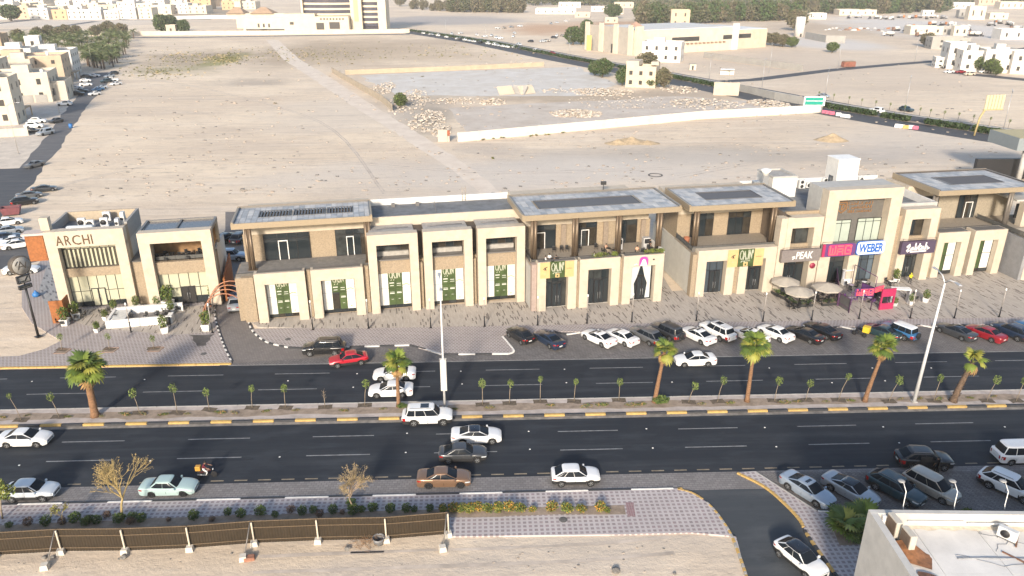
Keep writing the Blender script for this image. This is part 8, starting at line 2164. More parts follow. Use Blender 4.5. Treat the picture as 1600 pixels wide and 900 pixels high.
# ================================================================== FAR SCENE
def far_window_set(parent,face,w,d,h,rows,cols,ww,wh,z0,mat,y0=0.0):
 pass
winm = mk('far_window',(0.05,0.048,0.045),0.3,0.1)
win_cache = {}
def wbox(w,h):
 k = (round(w,2),round(h,2))
 if k not in win_cache: win_cache[k] = MB().box(-w / 2,w / 2,-.06,.06,0,h).mesh('window',winm)
 return win_cache[k]
HM = dict(cream=mk('house_cream',(0.60,0.53,0.425),0.85,0.07,.3,dirt=.1),white=mk('house_white',(0.66,0.63,0.58),0.85,0.06,.3,dirt=.1),peach=mk('house_peach',(0.53,0.41,0.29),0.85,0.07,.3,dirt=.1),orange=mk('house_orange',(0.52,0.37,0.22),0.85,0.07,.3,dirt=.1),sand=mk('house_sand',(0.54,0.46,0.355),0.85,0.08,.3,dirt=.1),tan=mk('house_tan',(0.40,0.30,0.20),0.85,0.08,.3,dirt=.1),grey=mk('house_grey',(0.33,0.315,0.29),0.85,0.08,.3))
rooff = mk('far_flat_roof',(0.52,0.48,0.42),0.9,0.12,.3)
def house(label,x,y,w,d,h,rz,colr,floors=2,cols=3,stair=True,group=None,extra=0,side=True,name='house',cat='house'):
 r = thing(name,label,cat,(x,y,GZ),R(rz),group)
 m_ = HM[colr]
 m = MB().box(-w / 2,w / 2,0,d,0,h); m.build('wall',m_,r)
 t = .25; m = MB()
 for a in ((-w / 2,w / 2,0,t),(-w / 2,w / 2,d - t,d),(-w / 2,-w / 2 + t,t,d - t),(w / 2 - t,w / 2,t,d - t)): m.box(a[0],a[1],a[2],a[3],h + .002,h + .95)
 pr = m.build('parapet',m_,r)
 Box('roof',-w / 2 + t,w / 2 - t,t,d - t,h + .003,h + .02,rooff,r)
 rd_ = random.Random(hash((round(x),round(y))) % 9999)
 fh = h / floors
 for f in range(floors):
  for c in range(cols):
   put('window',wbox(min(1.3,w / cols * .35),fh * .42),r,(-w / 2 + w * (c + .5) / cols,-.02,fh * f + fh * .32))
  if side:
   for sx in (-1,1):
    for c in range(max(2,int(d / 4.5))):
     o = put('window',wbox(1.1,fh * .4),r,(sx * (w / 2 + .01),d * (c + .5) / max(2,int(d / 4.5)),fh * f + fh * .33),R(90))
 if stair:
  sx = rd_.uniform(-.25,.25) * w
  Box('stair_room',sx - w * .14,sx + w * .14,d * .45,d * .75,h + .021,h + 2.9,m_,r)
 for k in range(extra):
  Box('water_tank',rd_.uniform(-w * .4,w * .2),0,0,1,0,1,m_,r) if False else None
  qx,qy = rd_.uniform(-.38,.38) * w,rd_.uniform(.15,.85) * d
  put('water_tank',wt_me,r,(qx,qy,h + .02))
 return r
wt_me = MB().lathe([(0,0),(.6,0),(.6,1.2),(.3,1.45),(0,1.45)],12).mesh('water_tank',whitep)
def wall_run(label,pts,h,th,mat,panel=6.0,z=GZ,name='boundary_wall',post=None,group=None):
 r = thing(name,label,'wall',(0,0,0),0,group)
 for a,b in zip(pts[:-1],pts[1:]):
  a,b = Vector(a[:2]),Vector(b[:2]); L = (b - a).length; n = max(1,round(L / panel)); ang = math.atan2(b.y - a.y,b.x - a.x)
  me = MB().box(.01,L / n - .01,-th / 2,th / 2,0,h).mesh('wall_panel',mat)
  pm_ = MB().box(-.16,.16,-th / 2 - .06,th / 2 + .06,0,h + .08).mesh('post',post or mat)
  for k in range(n):
   q = a + (b - a) * k / n
   put('wall_panel',me,r,(q.x,q.y,z),ang); put('post',pm_,r,(q.x,q.y,z),ang)
 return r
wwall = mk('whitewashed_panels',(0.66,0.615,0.54),0.85,0.1,.4,dirt=.25)
wall_run('long whitewashed panel wall along the near edge of the broken slab',pix((716,221),(900,204),(1100,185),(1282,175)),2.5,.2,wwall,6.5)
gp = mk('weathered_grey_wall',(0.34,0.29,0.225),0.9,0.12,.6,dirt=.2)
wall_run('weathered grey brown panel wall running away beside the dirt track',pix((519,113),(540,126),(575,146),(596,158),(613,173)),2.4,.2,gp,4.0)
wall_run('low tan rendered wall behind the pale broken slab',pix((540,116),(700,110),(850,103)),2.0,.25,mk('tan_yellow_wall',(0.43,0.36,0.26),0.9,0.08,.4,dirt=.1),12)
wall_run('grey boundary wall between two sand plots beyond the far road',pix((1100,90),(1180,101),(1254,111)),3.0,.25,HM['grey'],7)
wall_run('low grey block wall beside the far road near the ruined building',pix((1140,138),(1210,155),(1270,166)),2.6,.2,HM['grey'],6)
wall_run('grey panel fence beyond the white water tower',pix((1258,60),(1290,66),(1320,67)),4.5,.2,HM['grey'],8)
wall_run('cream boundary wall before the hotel tower',pix((140,56),(250,55),(430,54),(640,51)),3.0,.3,HM['cream'],20)
wall_run('low cream wall along the verge below the near apartment block',pix((-20,215),(45,211)),2.2,.25,HM['cream'],6)
r = thing('gate_pier','tan gate pier with rusty red doors at the corner of the whitewashed wall','gate',at(694,221,GZ)); Box('pier',-1.6,.9,-.5,.5,0,3.2,HM['sand'],r); Box('door',.901,1.6,-.3,.3,1.6,3.0,mk('rust_red_door',(0.33,0.1,0.05),0.8,0.3),r); Box('door',.901,1.5,-.3,.3,0,1.5,mk('pale_door',(0.48,0.40,0.33),0.8,0.2),r)
r = thing('tan_panel_wall','short tall tan wall standing by the far road','wall',at(1134,149,GZ),R(-14)); Box('wall_panel',-4.6,4.6,-.2,.2,0,4.6,HM['sand'],r); Box('coping',-4.7,4.7,-.28,.28,4.601,4.75,HM['sand'],r)
teal = mk('road_sign_green',(0.0,0.27,0.20),0.5,0.05)
r = thing('road_sign','green and white road direction sign at the end of the whitewashed wall','sign',at(1270,176,GZ),R(-6)); Box('sign_frame',-3.4,3.4,-.1,.1,2.2,5.2,whitep,r); Box('sign_panel',-3.0,2.7,-.14,-.101,3.9,4.9,teal,r); Box('sign_panel',-3.0,2.7,-.14,-.101,2.6,3.7,teal,r); scrawl(r,-2.4,2.2,4.2,.5,4,whitep); r.children[-1].location = (0,-.15,0); scrawl(r,-2.4,2.2,2.9,.5,5,whitep); r.children[-1].location = (0,-.15,0); MB().box(-2.8,-2.6,-.1,.1,0,2.19).build('leg',steel,r); MB().box(2.6,2.8,-.1,.1,0,2.19).build('leg',steel,r)
pinkp = mk('faded_pink_plastic',(0.50,0.09,0.16),0.6,0.15)
for k,(px,py,c_,lab) in enumerate([(1288,177,pinkp,'pink water filled barrier by the wall end'),(1294,178,pinkp,'second pink barrier by the wall end'),(1300,179,pinkp,'third pink barrier by the wall end'),(1310,181,whitep,'white barrier next to the pink ones'),(1317,183,whitep,'second white barrier next to the pink ones'),(1324,184,whitep,'third white barrier along the road edge'),(1402,199,whitep,'white barrier beside the orange block'),(1409,200,whitep,'second white barrier beside the orange block'),(1415,201,obox,'orange yellow barrier at the new asphalt'),(1423,201,whitep,'white barrier right of the orange one'),(1430,202,pinkp,'single pink red barrier at the new asphalt')]):
 p = at(px,py,GZ); r = thing('road_barrier',lab,'barrier',p,R(-25),'plastic barriers beside the far road')
 MB().add([(-.8,-.3,0),(.8,-.3,0),(.8,.3,0),(-.8,.3,0),(-.75,-.12,1.0),(.75,-.12,1.0),(.75,.12,1.0),(-.75,.12,1.0)],[(0,3,2,1),(4,5,6,7),(0,1,5,4),(1,2,6,5),(2,3,7,6),(3,0,4,7)]).build('barrier_body',c_,r)
r = thing('billboard_frame','tall post with a yellowish slatted billboard frame near the right edge','billboard',at(1522,212,GZ),R(8))
MB().tube([(0,0,0),(.5,0,5),(1.6,0,7.2)],.26,8).build('pole',mk('ochre_steel',(0.46,0.36,0.17),0.6,0.1),r)
MB().box(1.0,7.2,-.2,.2,7.0,7.3).build('beam',mk('ochre_steel',(0.46,0.36,0.17),0.6),r)
for k in range(6): Box('slat_panel',1.2 + k * 1.0,2.0 + k * 1.0,-.15,.15,7.31,11.2,mk('ochre_panel',(0.56,0.48,0.31),0.7,0.08),r)
sheet('new_asphalt_patch',pix((1410,190),(1440,186),(1480,194),(1452,198)),RZ + .006,mk('fresh_asphalt',(0.02,0.02,0.021),0.8,0.1))
hedm = foliage('hedge_green',(0.045,0.075,0.022))
def hedge_run(label,t0,t1,n):
 rd_ = random.Random(int(t0 * 100)); m = MB()
 for k in range(n):
  t = t0 + (t1 - t0) * rd_.random(); q,a = frp(t,rd_.uniform(-1.1,1.1)); c = Vector((q.x,q.y,rd_.uniform(.1,1.25)))
  d = Vector((rd_.gauss(0,1),rd_.gauss(0,1),rd_.gauss(.6,.6))).normalized(); s_ = d.orthogonal().normalized() * rd_.uniform(.35,.75); t_ = d.cross(s_) * .8
  m.add([c - s_,c + t_,c + s_,c - t_],[(0,1,2,3)])
 o = m.build('hedge',hedm); tag(o,label,'hedge','hedges in the far road median')
for k,(a,b,lab) in enumerate([(0,.16,'hedge stretch farthest away beside the queue of cars'),(.165,.30,'hedge stretch beside the near end of the queue'),(.305,.42,'hedge stretch before the roadside trees'),(.425,.50,'hedge stretch behind the ruined tan building'),(.53,.61,'hedge stretch by the road fork'),(.62,.70,'hedge stretch behind the grey block wall'),(.705,.745,'hedge stretch beyond the green road sign'),(.755,.80,'hedge stretch left of the new asphalt'),(.83,.865,'hedge stretch right of the new asphalt'),(.87,.90,'hedge stretch below the frame billboard'),(.905,.94,'hedge stretch near the right edge')]):
 hedge_run(lab,a,b,int((b - a) * 9000))
ribbon([(p[0],p[1]) for p in FR],2.6,RZ + 0.012,'far_median',soil)
for k in range(14):
 t = .60 + k * .025; q,a = frp(t,12.5)
 r = thing('young_tree','tiny staked tree on the far side of the far road','tree',(q.x,q.y,GZ),0,'staked trees beyond the far road')
 MB().tube([(0,0,0),(.1,0,2.6)],.06,4).build('trunk',woodd,r); put('crown',sap_m[k % 4],r,(0.1,0,1.7))
rb_ = at(1000,137,GZ)
h1 = house('ruined pale two storey building with empty window holes beside the far road',rb_.x,rb_.y,12,9,7.4,-22,'sand',2,3,False)
Box('broken_wall',-6,-1,0,8.9,8.36,10.2,HM['sand'],h1); Box('broken_wall',3,6,5,8.8,8.36,9.6,HM['sand'],h1)
p = at(1032,97,GZ); house('white two storey house with a peach parapet before the long warehouse',p.x,p.y,20,12,9.0,-22,'white',2,4,True)
wa = at(990,87,GZ); wc = at(1200,74,GZ); wl = at(922,80,GZ)
d1 = (wc - wa); L1 = d1.length; ang1 = math.atan2(d1.y,d1.x)
wh = thing('warehouse','long cream warehouse with a pale roof and buttressed front','warehouse',wa,ang1)
Dd = 46
Box('wall',0,L1 * .72,0,Dd,0,13,HM['cream'],wh); Box('wall',L1 * .72 + .01,L1,2,Dd - 2,0,11,HM['sand'],wh)
Box('roof',0.4,L1 * .72 - .4,.4,Dd - .4,13.0,13.4,mk('pale_sheet_roof',(0.60,0.585,0.55),0.6,0.06,.2),wh); Box('roof',L1 * .72 + .4,L1 - .4,2.4,Dd - 2.4,11.0,11.3,mk('white_sheet_roof',(0.66,0.66,0.65),0.6,0.05,.2),wh)
wgrey = mk('cladding_painted_shade',(0.38,0.345,0.30),0.85,0.08,.4)  # shade on the left face is put into this grey wall colour
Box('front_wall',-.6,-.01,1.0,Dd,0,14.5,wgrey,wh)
for y0 in (0.3,14,28,42): Box('corner_tower',-1.6,-.61,y0,y0 + 3.6,0,16,HM['cream'],wh)
Box('corner_tower',0,5,-1.4,-.01,0,15.5,HM['cream'],wh); Box('corner_tower',L1 * .70,L1 * .74,-1.2,-.01,0,15,HM['white'],wh)
MB().add([(-1.5,-1,15.51),(4.5,-1,15.51),(4.5,4,15.51),(-1.5,4,15.51),(1.5,1.5,18)],[(0,1,4),(1,2,4),(2,3,4),(3,0,4)]).build('hip_roof',mk('pinkish_tiles',(0.42,0.27,0.2),0.85,0.1),wh)
for k in range(6): put('window',wbox(9,2.4),wh,(L1 * (.30 + .055 * k) if k < 3 else L1 * (.60 + .075 * (k - 2)),-.05 if k < 3 else (1.9 if L1 * (.60 + .075 * (k - 2)) > L1 * .72 else -.05),6.2))
Box('opening',-1.0,-.62,17,20,0,5,winm,wh)
for k in range(14): Box('loading_rail',L1 * (.30 + .03 * k),L1 * (.30 + .03 * k) + 1.6,-1.0,-.02,4.6,5.2,mk('reddish_rail',(0.3,0.19,0.13),0.8,0.2),wh) if k < 12 else None
r = thing('yellow_totem','yellow totem sign at the front corner of the warehouse','sign',at(920,80,GZ)); Box('totem',-1.4,1.4,-.4,.4,0,9,mk('totem_yellow',(0.5,0.36,0.12),0.6,0.05),r); Box('base',-1.6,1.6,-.6,.6,-.02,.4,concrete,r)
r = thing('shed','small white shed with an open front on the sand by the fork','shed',at(1136,117,GZ),R(-15)); Box('roof',-3,3,-1.5,1.5,2.4,2.6,whitep,r); Box('wall',-3,3,1.2,1.4,0,2.39,whitep,r); Box('side_wall',1,1.2,-1.4,1.19,0,2.39,HM['grey'],r)
r = thing('shed','small pale shed standing on the roadside by the ruined building','shed',at(1082,109,GZ),R(-10)); Box('wall',-1.5,1.5,-1,1,0,2.6,HM['cream'],r); Box('roof',-1.7,1.7,-1.2,1.2,2.601,2.75,HM['grey'],r); Box('door',-.5,.4,-1.05,-1.001,0,2,winm,r)
r = thing('container','rusty red open skip on the sand beyond the branch road','skip',at(1325,105,GZ),R(12)); MB().box(-3.2,3.2,-1.2,1.2,.3,2.6).build('container',mk('rusty_red_paint',(0.26,0.10,0.065),0.8,0.25,1),r); Box('load',-3.0,3.0,-1.0,1.0,2.601,2.9,mk('brown_load',(0.24,0.16,0.11),0.95,0.3,2),r)
r = thing('water_tower','white cylinder shaped water tower among dark trees','tower',at(1248,57,GZ)); MB().lathe([(0,0),(3.4,0),(3.4,13),(3.0,13.6),(0,13.8)],18).build('tank',whitewash,r); Box('door',-.6,.6,-3.5,-3.2,0,2.2,winm,r)
for k,(px,py,w_,d_,h_,rz,c_,lab) in enumerate([(1497,108,11,12,11,-14,'white','tall white cube villa nearest the branch road'),(1521,112,12,12,8.5,-14,'white','white villa behind the green trees'),(1560,114,14,12,9.5,-14,'white','white villa with a tall recessed window'),(1600,116,12,12,9,-14,'white','white villa cut by the right edge'),(1476,106,9,6,4,-14,'white','low white annex beside the white cube villa'),(1484,77,22,10,6,-8,'grey','unfinished grey building behind the white cube villa')]):
 p = at(px,py,GZ); house(lab,p.x,p.y,w_,d_,h_,rz,c_,2,2,k in (1,2),None,0)
for k,(px,py,w_,h_,c_,lab) in enumerate([(1447,54,24,5,'cream','long low cream shed in the works yard'),(1500,56,10,6,'cream','small cream block house in the works yard'),(1482,54,12,5,'grey','grey half of the works yard block'),(1525,31,16,12,'cream','tall cream silo block in the works yard'),(1508,28,14,7,'grey','grey shed left of the cream silo block'),(1560,30,18,5,'cream','cream shed right of the silo block'),(1590,62,24,6,'white','pale shed at the right edge above the villas'),(1340,24,40,5,'cream','long cream wall building below the wood'),(1275,30,20,5,'white','white hut row below the wood'),(1450,25,12,5,'white','white hut at the edge of the wood'),(1580,14,30,8,'cream','cream building in the top right corner'),(1545,8,30,9,'peach','peach roofed building in the top right corner'),(1505,14,26,7,'white','pale blue roofed shed in the top right'),(868,22,46,5,'white','long white roofed shed row by the eucalyptus wood'),(890,12,30,6,'white','white shed behind the long shed row'),(935,18,18,5,'white','small white house among the dirt lots'),(960,22,20,5,'cream','low cream house among the dirt lots'),(910,27,16,4,'sand','low brown shed among the dirt lots'),(975,12,26,6,'sand','sand coloured house near the date wood'),(955,36,12,4,'sand','tiny hut by the orange soil')]):
 p = at(px,py,GZ); house(lab,p.x,p.y,w_,w_ * .5,h_,-6,c_,1,max(2,int(w_ / 7)),False,None,0,False,'shed','shed')
p = at(1062,42,GZ); house('small pink roofed gatehouse behind the warehouse',p.x,p.y,16,12,13,-10,'peach',2,2,False)
ymach = [mk('machine_white',(0.6,0.58,0.54),0.7,0.1),mk('machine_orange',(0.45,0.17,0.06),0.7,0.2),mk('machine_brown',(0.22,0.13,0.09),0.8,0.25),mk('machine_grey',(0.3,0.3,0.31),0.7,0.15)]
rd = random.Random(21)
def truck(label,px,py,rz,c_):
 r = thing('mixer_truck',label,'truck',at(px,py,GZ),R(rz),'trucks in the works yard')
 MB().bbox(2.2,4.0,-1.2,1.2,.7,3.0,.15).build('cab',c_,r); MB().box(-4,2.1,-1.1,1.1,.8,1.2).build('chassis',clad,r)
 MB().lathe([(.5,-3.8),(1.1,-2.6),(1.35,-.8),(1.1,1.2),(.4,1.9)],12,(0,0,2.4),'x').build('drum',ymach[rd.choice((0,0,3))],r)
 for x in (-2.8,-1.4,2.8):
  for y in (-1,1): MB().lathe([(0,-.2),(.55,-.2),(.55,.2),(0,.2)],10,(x,y,.55),'y').build('wheel',tyrem,r)
for k in range(34):
 px,py = rd.uniform(1385,1595),rd.uniform(36,58)
 if 1470 < px < 1510 and py > 50: continue
 truck('small truck or mixer parked in the works yard',px,py,rd.uniform(0,360),ymach[rd.choice((0,0,1,2,3))])
for k in range(12):
 px,py = 1330 + k * 13 + rd.uniform(-4,4),rd.uniform(27,31)
 truck('small truck parked below the wood',px,py,rd.uniform(0,360),ymach[rd.choice((0,0,1,3))])
for k in range(20):
 px,py = 1290 + k * 5.5,46 + rd.uniform(-2,3)
 o = put('scrap_heap',rocks[k % 4],None,at(px,py,GZ),k,scale=rd.uniform(1.2,2.4)); o.material_slots[0].link = 'OBJECT'; o.material_slots[0].material = ymach[rd.choice((2,3,1,0))]; tag(o,'heap of rubble and scrap beside the works yard','heap','scrap heaps by the works yard')
ty = at(510,50,GZ).y
tl,tr_ = at(478,50,GZ),at(597,48,GZ)
tw = thing('hotel_tower','cream hotel tower with curved bands of dark glass and a low podium','building',(tl.x,tl.y,GZ),0)
tcream = mk('tower_cream',(0.62,0.54,0.41),0.85,0.05,.3)
tgl = mk('tower_glass',(0.07,0.07,0.095),0.15,0.1,.3)
def arcpts(x0,x1,bulge,y,n=14): return [(x0 + (x1 - x0) * i / n,y - bulge * math.sin(math.pi * i / n)) for i in range(n + 1)]
hz = 3.9
for k in range(10):
 z = 6 + k * hz
 P_ = arcpts(0,36,4.5,2); MB().prism(P_ + [(36,24),(0,24)],z,z + 2.45).build('glass_band',tgl,tw)
 P_ = arcpts(-.4,36.4,5.2,2); MB().prism(P_ + [(36.4,24),(-.4,24)],z + 2.45,z + hz).build('floor_band',tcream,tw)
 P_ = arcpts(45.5,57,1.2,2,6); MB().prism(P_ + [(57,22),(45.5,22)],z - 2,z + .45).build('glass_band',tgl,tw)
 MB().prism(arcpts(45.2,57.2,1.6,2,6) + [(57.2,22),(45.2,22)],z + .45,z + hz - 2).build('floor_band',tcream,tw)
Box('wall',0.5,36,3,24,0,5.99,tcream,tw); Box('pier',36.5,45.1,-3.5,24,0,46,tcream,tw); Box('pier_panel',39.2,42.4,-3.9,-3.51,8,44,mk('tower_panel',(0.55,0.42,0.24),0.85,0.05),tw); Box('pier',57.3,63.5,-1,24,0,46,tcream,tw); Box('pier',-1.8,-.5,-1,24,0,46,tcream,tw)
Box('wall',45.2,57.2,3,22,0,3.99,tgl,tw)
Box('podium',10,36,-12,2.5,0,12,tcream,tw)
for k in range(8): put('window',wbox(1.4,1.2),tw,(15 + k * 2.4,-12.05,9.6))
put('window',wbox(6,5),tw,(14,-12.05,2.5)); put('window',wbox(8,5),tw,(25,-12.05,3)); Box('podium_wing',-14,9.99,-10,2,0,14,tcream,tw)
put('window',wbox(3,2),tw,(-8,-10.05,6))
Box('podium_wing',-46,-14.01,-8,10,0,11,HM['cream'],tw)
for x in (-40,-36,-32): put('window',wbox(1.4,2.8),tw,(x + 6,-8.05,4))
put('window',wbox(16,1.6),tw,(-44 + 8,-8.06,1.2)); put('window',wbox(18,1.6),tw,(-23,-8.06,1.2))
for x0,x1 in ((-58,-44),(-40,-22)): MB().add([(x0,-8,14.1),(x1,-8,14.1),(x1,8,14.1),(x0,8,14.1),((x0 + x1) / 2 - 2,0,18.5),((x0 + x1) / 2 + 2,0,18.5)],[(0,1,5,4),(1,2,5),(2,3,4,5),(3,0,4)]).build('hip_roof',mk('dusty_roof_tiles',(0.40,0.28,0.19),0.9,0.1,.4),tw)
Box('podium_wing',-58,-14.02,-6,8,11.01,14.05,HM['cream'],tw)
r = thing('prayer_tower','slender cream tower with a bracketed head left of the hotel podium','tower',at(377,44,GZ)); MB().box(-2.6,2.6,-2.6,2.6,0,22).box(-3.6,3.6,-3.6,3.6,22,24).box(-1.8,1.8,-1.8,1.8,24,31).build('shaft',tcream,r); Box('annex',3.61,14,-3,6,0,13,HM['cream'],r)
for k,(px,py,w_,lab) in enumerate([(491,50,3.5,'small arched gate lodge before the hotel podium at the left'),(526,49,4.5,'small striped arched gate lodge before the hotel podium at the right')]):
 r = thing('gate_lodge',lab,'gate',at(px,py,GZ)); MB().prism([(-w_,0),(-w_ * .5,0),(-w_ * .45,2.6),(0,3.8),(w_ * .45,2.6),(w_ * .5,0),(w_,0),(w_,4),(w_ * .6,5.6),(0,6.4),(-w_ * .6,5.6),(-w_,4)],0,3).build('arch',HM['cream'],r).rotation_euler = (R(90),0,0)
for k,(px,py,w_,d_,h_,c_,fl_,cl_,lab) in enumerate([
 (29,195,24,11,13,'cream',3,4,'tall cream apartment block nearest the junction on the left'),
 (83,159,19,16,9.3,'cream',2,3,'cream block with garage doors beside the back street'),
 (107,156,8.5,13,5.8,'cream',1,1,'low cream annex on the street side of the garage block'),
 (104,131,26,16,10.5,'peach',3,4,'peach apartment house behind the cream garage block'),
 (56,136,18,12,10,'cream',2,3,'cream house deep behind the garage block'),
 (117,118,30,18,10,'white',3,5,'white apartment block nearest the palm grove'),
 (58,124,20,14,12,'white',3,4,'white house with roof rooms behind the white apartment block'),
 (6,150,20,16,12,'cream',3,3,'cream house at the left edge behind the near block'),
 (12,108,14,14,15,'tan',3,3,'brownish house at the left edge before the palms'),
 (72,112,6,6,15,'white',3,1,'white stair tower standing among the flats')]):
 p = at(px,py,GZ); a_ = R(16); hs = house(lab,p.x - math.cos(a_) * w_ / 2,p.y - math.sin(a_) * w_ / 2,w_,d_,h_,16,c_,fl_,cl_,k not in (2,9),'apartment blocks along the back street',2 if k not in (2,9) else 0,True,'apartment_block','building')
 if k == 1:
  for j_ in range(4): Box('garage_door',-9 + j_ * 4.4,-5.2 + j_ * 4.4,-.12,-.02,0,2.6,HM['grey'],hs)
for px,py,lab,c_ in ((124,123,'tan carport wall along the back street before the white block','tan'),(112,134,'orange carport by the peach apartment house','orange'),(47,183,'orange carport wall before the near apartment block','orange')):
 p = at(px,py,GZ); r = thing('carport',lab,'carport',p,R(106)); Box('wall',-4,4,2.5,2.8,0,3.2,HM[c_],r); Box('roof',-4,4,0,2.49,3.0,3.2,HM[c_],r); Box('post',-4,-3.7,0,.3,0,2.99,HM[c_],r); Box('post',3.7,4,0,.3,0,2.99,HM[c_],r)
r = thing('blue_barrel','bright blue barrel standing on the back street','barrel',at(111,200,RZ)); MB().lathe([(0,0),(.5,0),(.55,.6),(.5,1.2),(0,1.2)],12).build('barrel',mk('blue_bag_plastic',(0.03,0.16,0.42),0.5),r); MB().lathe([(.5,0),(.5,.08),(.2,.1)],12,(0,0,1.2)).build('lid',mk('blue_bag_plastic',(0.03,0.16,0.42),0.5),r)
rd = random.Random(31)
rows = [(30,0),(22,1),(15,2),(10,3),(6,4)]
hn = 0
cols_n = {'cream': 'cream','white': 'white','peach': 'peach','orange': 'orange','sand': 'sandy'}
for py,rw in rows:
 px = -30
 while px < (232 if rw == 0 else 380 if rw > 1 else 300):
  p = at(px,py + rd.uniform(-.6,.6),GZ)
  w_ = rd.uniform(13,21) * (1 + .15 * rw); h_ = rd.choice((7.5,8.5,10,11.5)) * (1.0 + .08 * rw)
  c_ = rd.choice(['cream','white','white','cream','peach','orange','sand']) if not (rw == 0 and 50 < px < 85) else 'orange'
  hn += 1
  house('%s town house in the %s row at the top left' % (cols_n[c_],['front','second','third','fourth','hindmost'][rw]),p.x + 8,p.y,w_,w_ * .9,h_,rd.uniform(-8,4),c_,2 if h_ < 10 else 3,rd.choice((2,3)),rd.random() < .6,'town houses, %s %s row' % (cols_n[c_],['front','second','third','fourth','hindmost'][rw]),1,False)
  px += w_ * 1190 / math.hypot(p.y,CAMH) * (1.12 if rw < 2 else 1.5)
wall_run('white boundary wall of the striped field at the top',pix((256,31),(330,29),(372,29)),3.5,.3,HM['white'],20)
wall_run('second white wall behind the striped field at the top',pix((280,11),(330,10),(365,9)),5,.3,HM['white'],25)
sheet('striped_field',pix((262,27),(285,13),(370,13),(372,28)),GZ + .02,mk('scrub_field',(0.26,0.20,0.13),0.95,0.4,.08,c2=(0.40,0.33,0.25)))
r = house('tan gate hut with window between clipped trees before the hotel wall',at(268,54,GZ).x,at(268,54,GZ).y,7,5,6,0,'sand',1,1,False)
def tree_mesh(seed,n,rx,rz_,size,mats): return leafclump(seed,n,rx,rx,rz_,size,mats).mesh('crown',mats)
f1,f2,f3 = foliage('far_tree_green',(0.10,0.12,0.05)),foliage('far_tree_olive',(0.16,0.155,0.08)),foliage('far_tree_brown',(0.21,0.175,0.11))
near_tree = [leafclump(90 + i,1500,3.2,3.2,2.6,.42,[gB,f1]).mesh('crown',[[gB,f1],[f1,gA],[f2,f3]][i]) for i in range(3)]
trk = MB().tube([(0,0,0),(.1,0,1.5),(0,.1,3.0)],[.3,.22,.12],8).mesh('trunk',woodd)
limb = MB().tube([(0,0,1.2),(1.0,.4,2.6),(1.8,.6,3.6)],[.15,.1,.05],6).tube([(0,0,1.4),(-.9,-.3,2.7),(-1.6,-.6,3.4)],[.14,.09,.05],6).mesh('limbs',woodd)
def tree(label,loc,me,s_,group=None,rz=0,zs=1.0,cat='tree',z0=.8):
 r = thing('tree',label,cat,loc,rz,group); r.scale = (s_,s_,s_ * zs)
 put('crown',me,r,(0,0,z0)); put('trunk',trk,r); put('limbs',limb,r)
 return r
for k,(px,py,s_,zs,m_,lab) in enumerate([(941,121,1.35,1.0,0,'dense dark tree by the far edge of the pale slab'),(929,118,1.0,1.0,0,'left half of the tree pair by the pale slab'),(972,134,.9,1.3,0,'dark narrow tree left of the ruined building'),(1036,138,1.0,1.3,2,'tall olive tree in front of the ruined building'),(1018,137,.8,.8,1,'low green tree at the corner of the ruined building'),(1010,108,1.6,.8,2,'wide tree behind the ruined building'),(626,168,.75,1.1,1,'lone green tree at the end of the grey brown wall'),(895,70,1.9,1.0,0,'dark roadside tree left in the clump by the warehouse'),(908,70,1.7,1.0,0,'dark roadside tree right in the clump by the warehouse'),(917,53,1.6,1.1,0,'dark tree behind the roadside clump'),(1530,112,1.15,1.0,1,'green villa tree at the left'),(1547,115,1.15,.95,1,'green villa tree in the middle'),(1556,118,.8,.9,1,'small green villa tree at the right'),(1448,73,1.5,.9,2,'dusty tree alone before the works yard'),(1300,82,1.2,.8,1,'low dark tree on the sand plot beyond the far road'),(1243,48,2.6,1.0,2,'wide brownish tree around the white water tower'),(1208,71,1.6,.8,2,'dusty tree right of the warehouse end'),(1222,73,1.5,.8,2,'second dusty tree right of the warehouse end'),(1237,74,1.3,.8,1,'third dusty tree right of the warehouse end'),(1193,70,1.4,.9,2,'dusty tree touching the warehouse end'),(255,53,2.0,1.2,0,'clipped dark tree left of the gate hut'),(268,50,1.8,1.2,0,'clipped dark tree behind the gate hut'),(288,53,1.6,1.1,0,'clipped dark tree right of the gate hut'),(18,33,3.2,.8,0,'dark tree between white town houses at the far left'),(625,10,2.8,1.0,2,'dark tree alone right of the hotel tower'),(958,29,3.0,.8,0,'low dark tree clump among the dirt lots'),(1005,33,3.2,.9,0,'dark rounded tree at the left end of the date wood')]):
 tree(lab,at(px,py,GZ),near_tree[m_],s_,None,k * 1.7,zs)
p = at(1000,108,GZ)
def feather(seed,L,droop):
 m = MB(); rd_ = random.Random(seed)
 pts = [Vector((L * t,0,L * (.45 * t - droop * t * t))) for t in [i / 7 for i in range(8)]]
 m.tube(pts,.03,4)
 for i in range(1,8):
  for s_ in (-1,1):
   c = pts[i]; w_ = L * .30 * (1 - .5 * i / 8); q = c + Vector((L * .12,s_ * w_,-.12 * L))
   m.add([c - Vector((L * .05,0,0)),c + Vector((L * .05,0,0)),q],[(0,1,2)])
 return m
def date_crown(seed,n=24,L=3.2):
 M_ = MB(); rd_ = random.Random(seed)
 for k in range(n):
  f = feather(seed + k,L * rd_.uniform(.8,1.1),rd_.uniform(.5,1.0)); a = k * 2.4; e = rd_.uniform(-.3,.9)
  mx = Matrix.Rotation(a,4,'Z') @ Matrix.Rotation(-e,4,'Y')
  M_.add([mx @ Vector(v) for v in f.v],f.f,k % 3)
 return M_
dmats = [foliage('date_palm_green',(0.17,0.22,0.075)),foliage('date_palm_grey',(0.21,0.23,0.11)),foliage('date_palm_dark',(0.10,0.135,0.045))]
dcr = [date_crown(100 + 50 * i).mesh('crown',dmats) for i in range(3)]
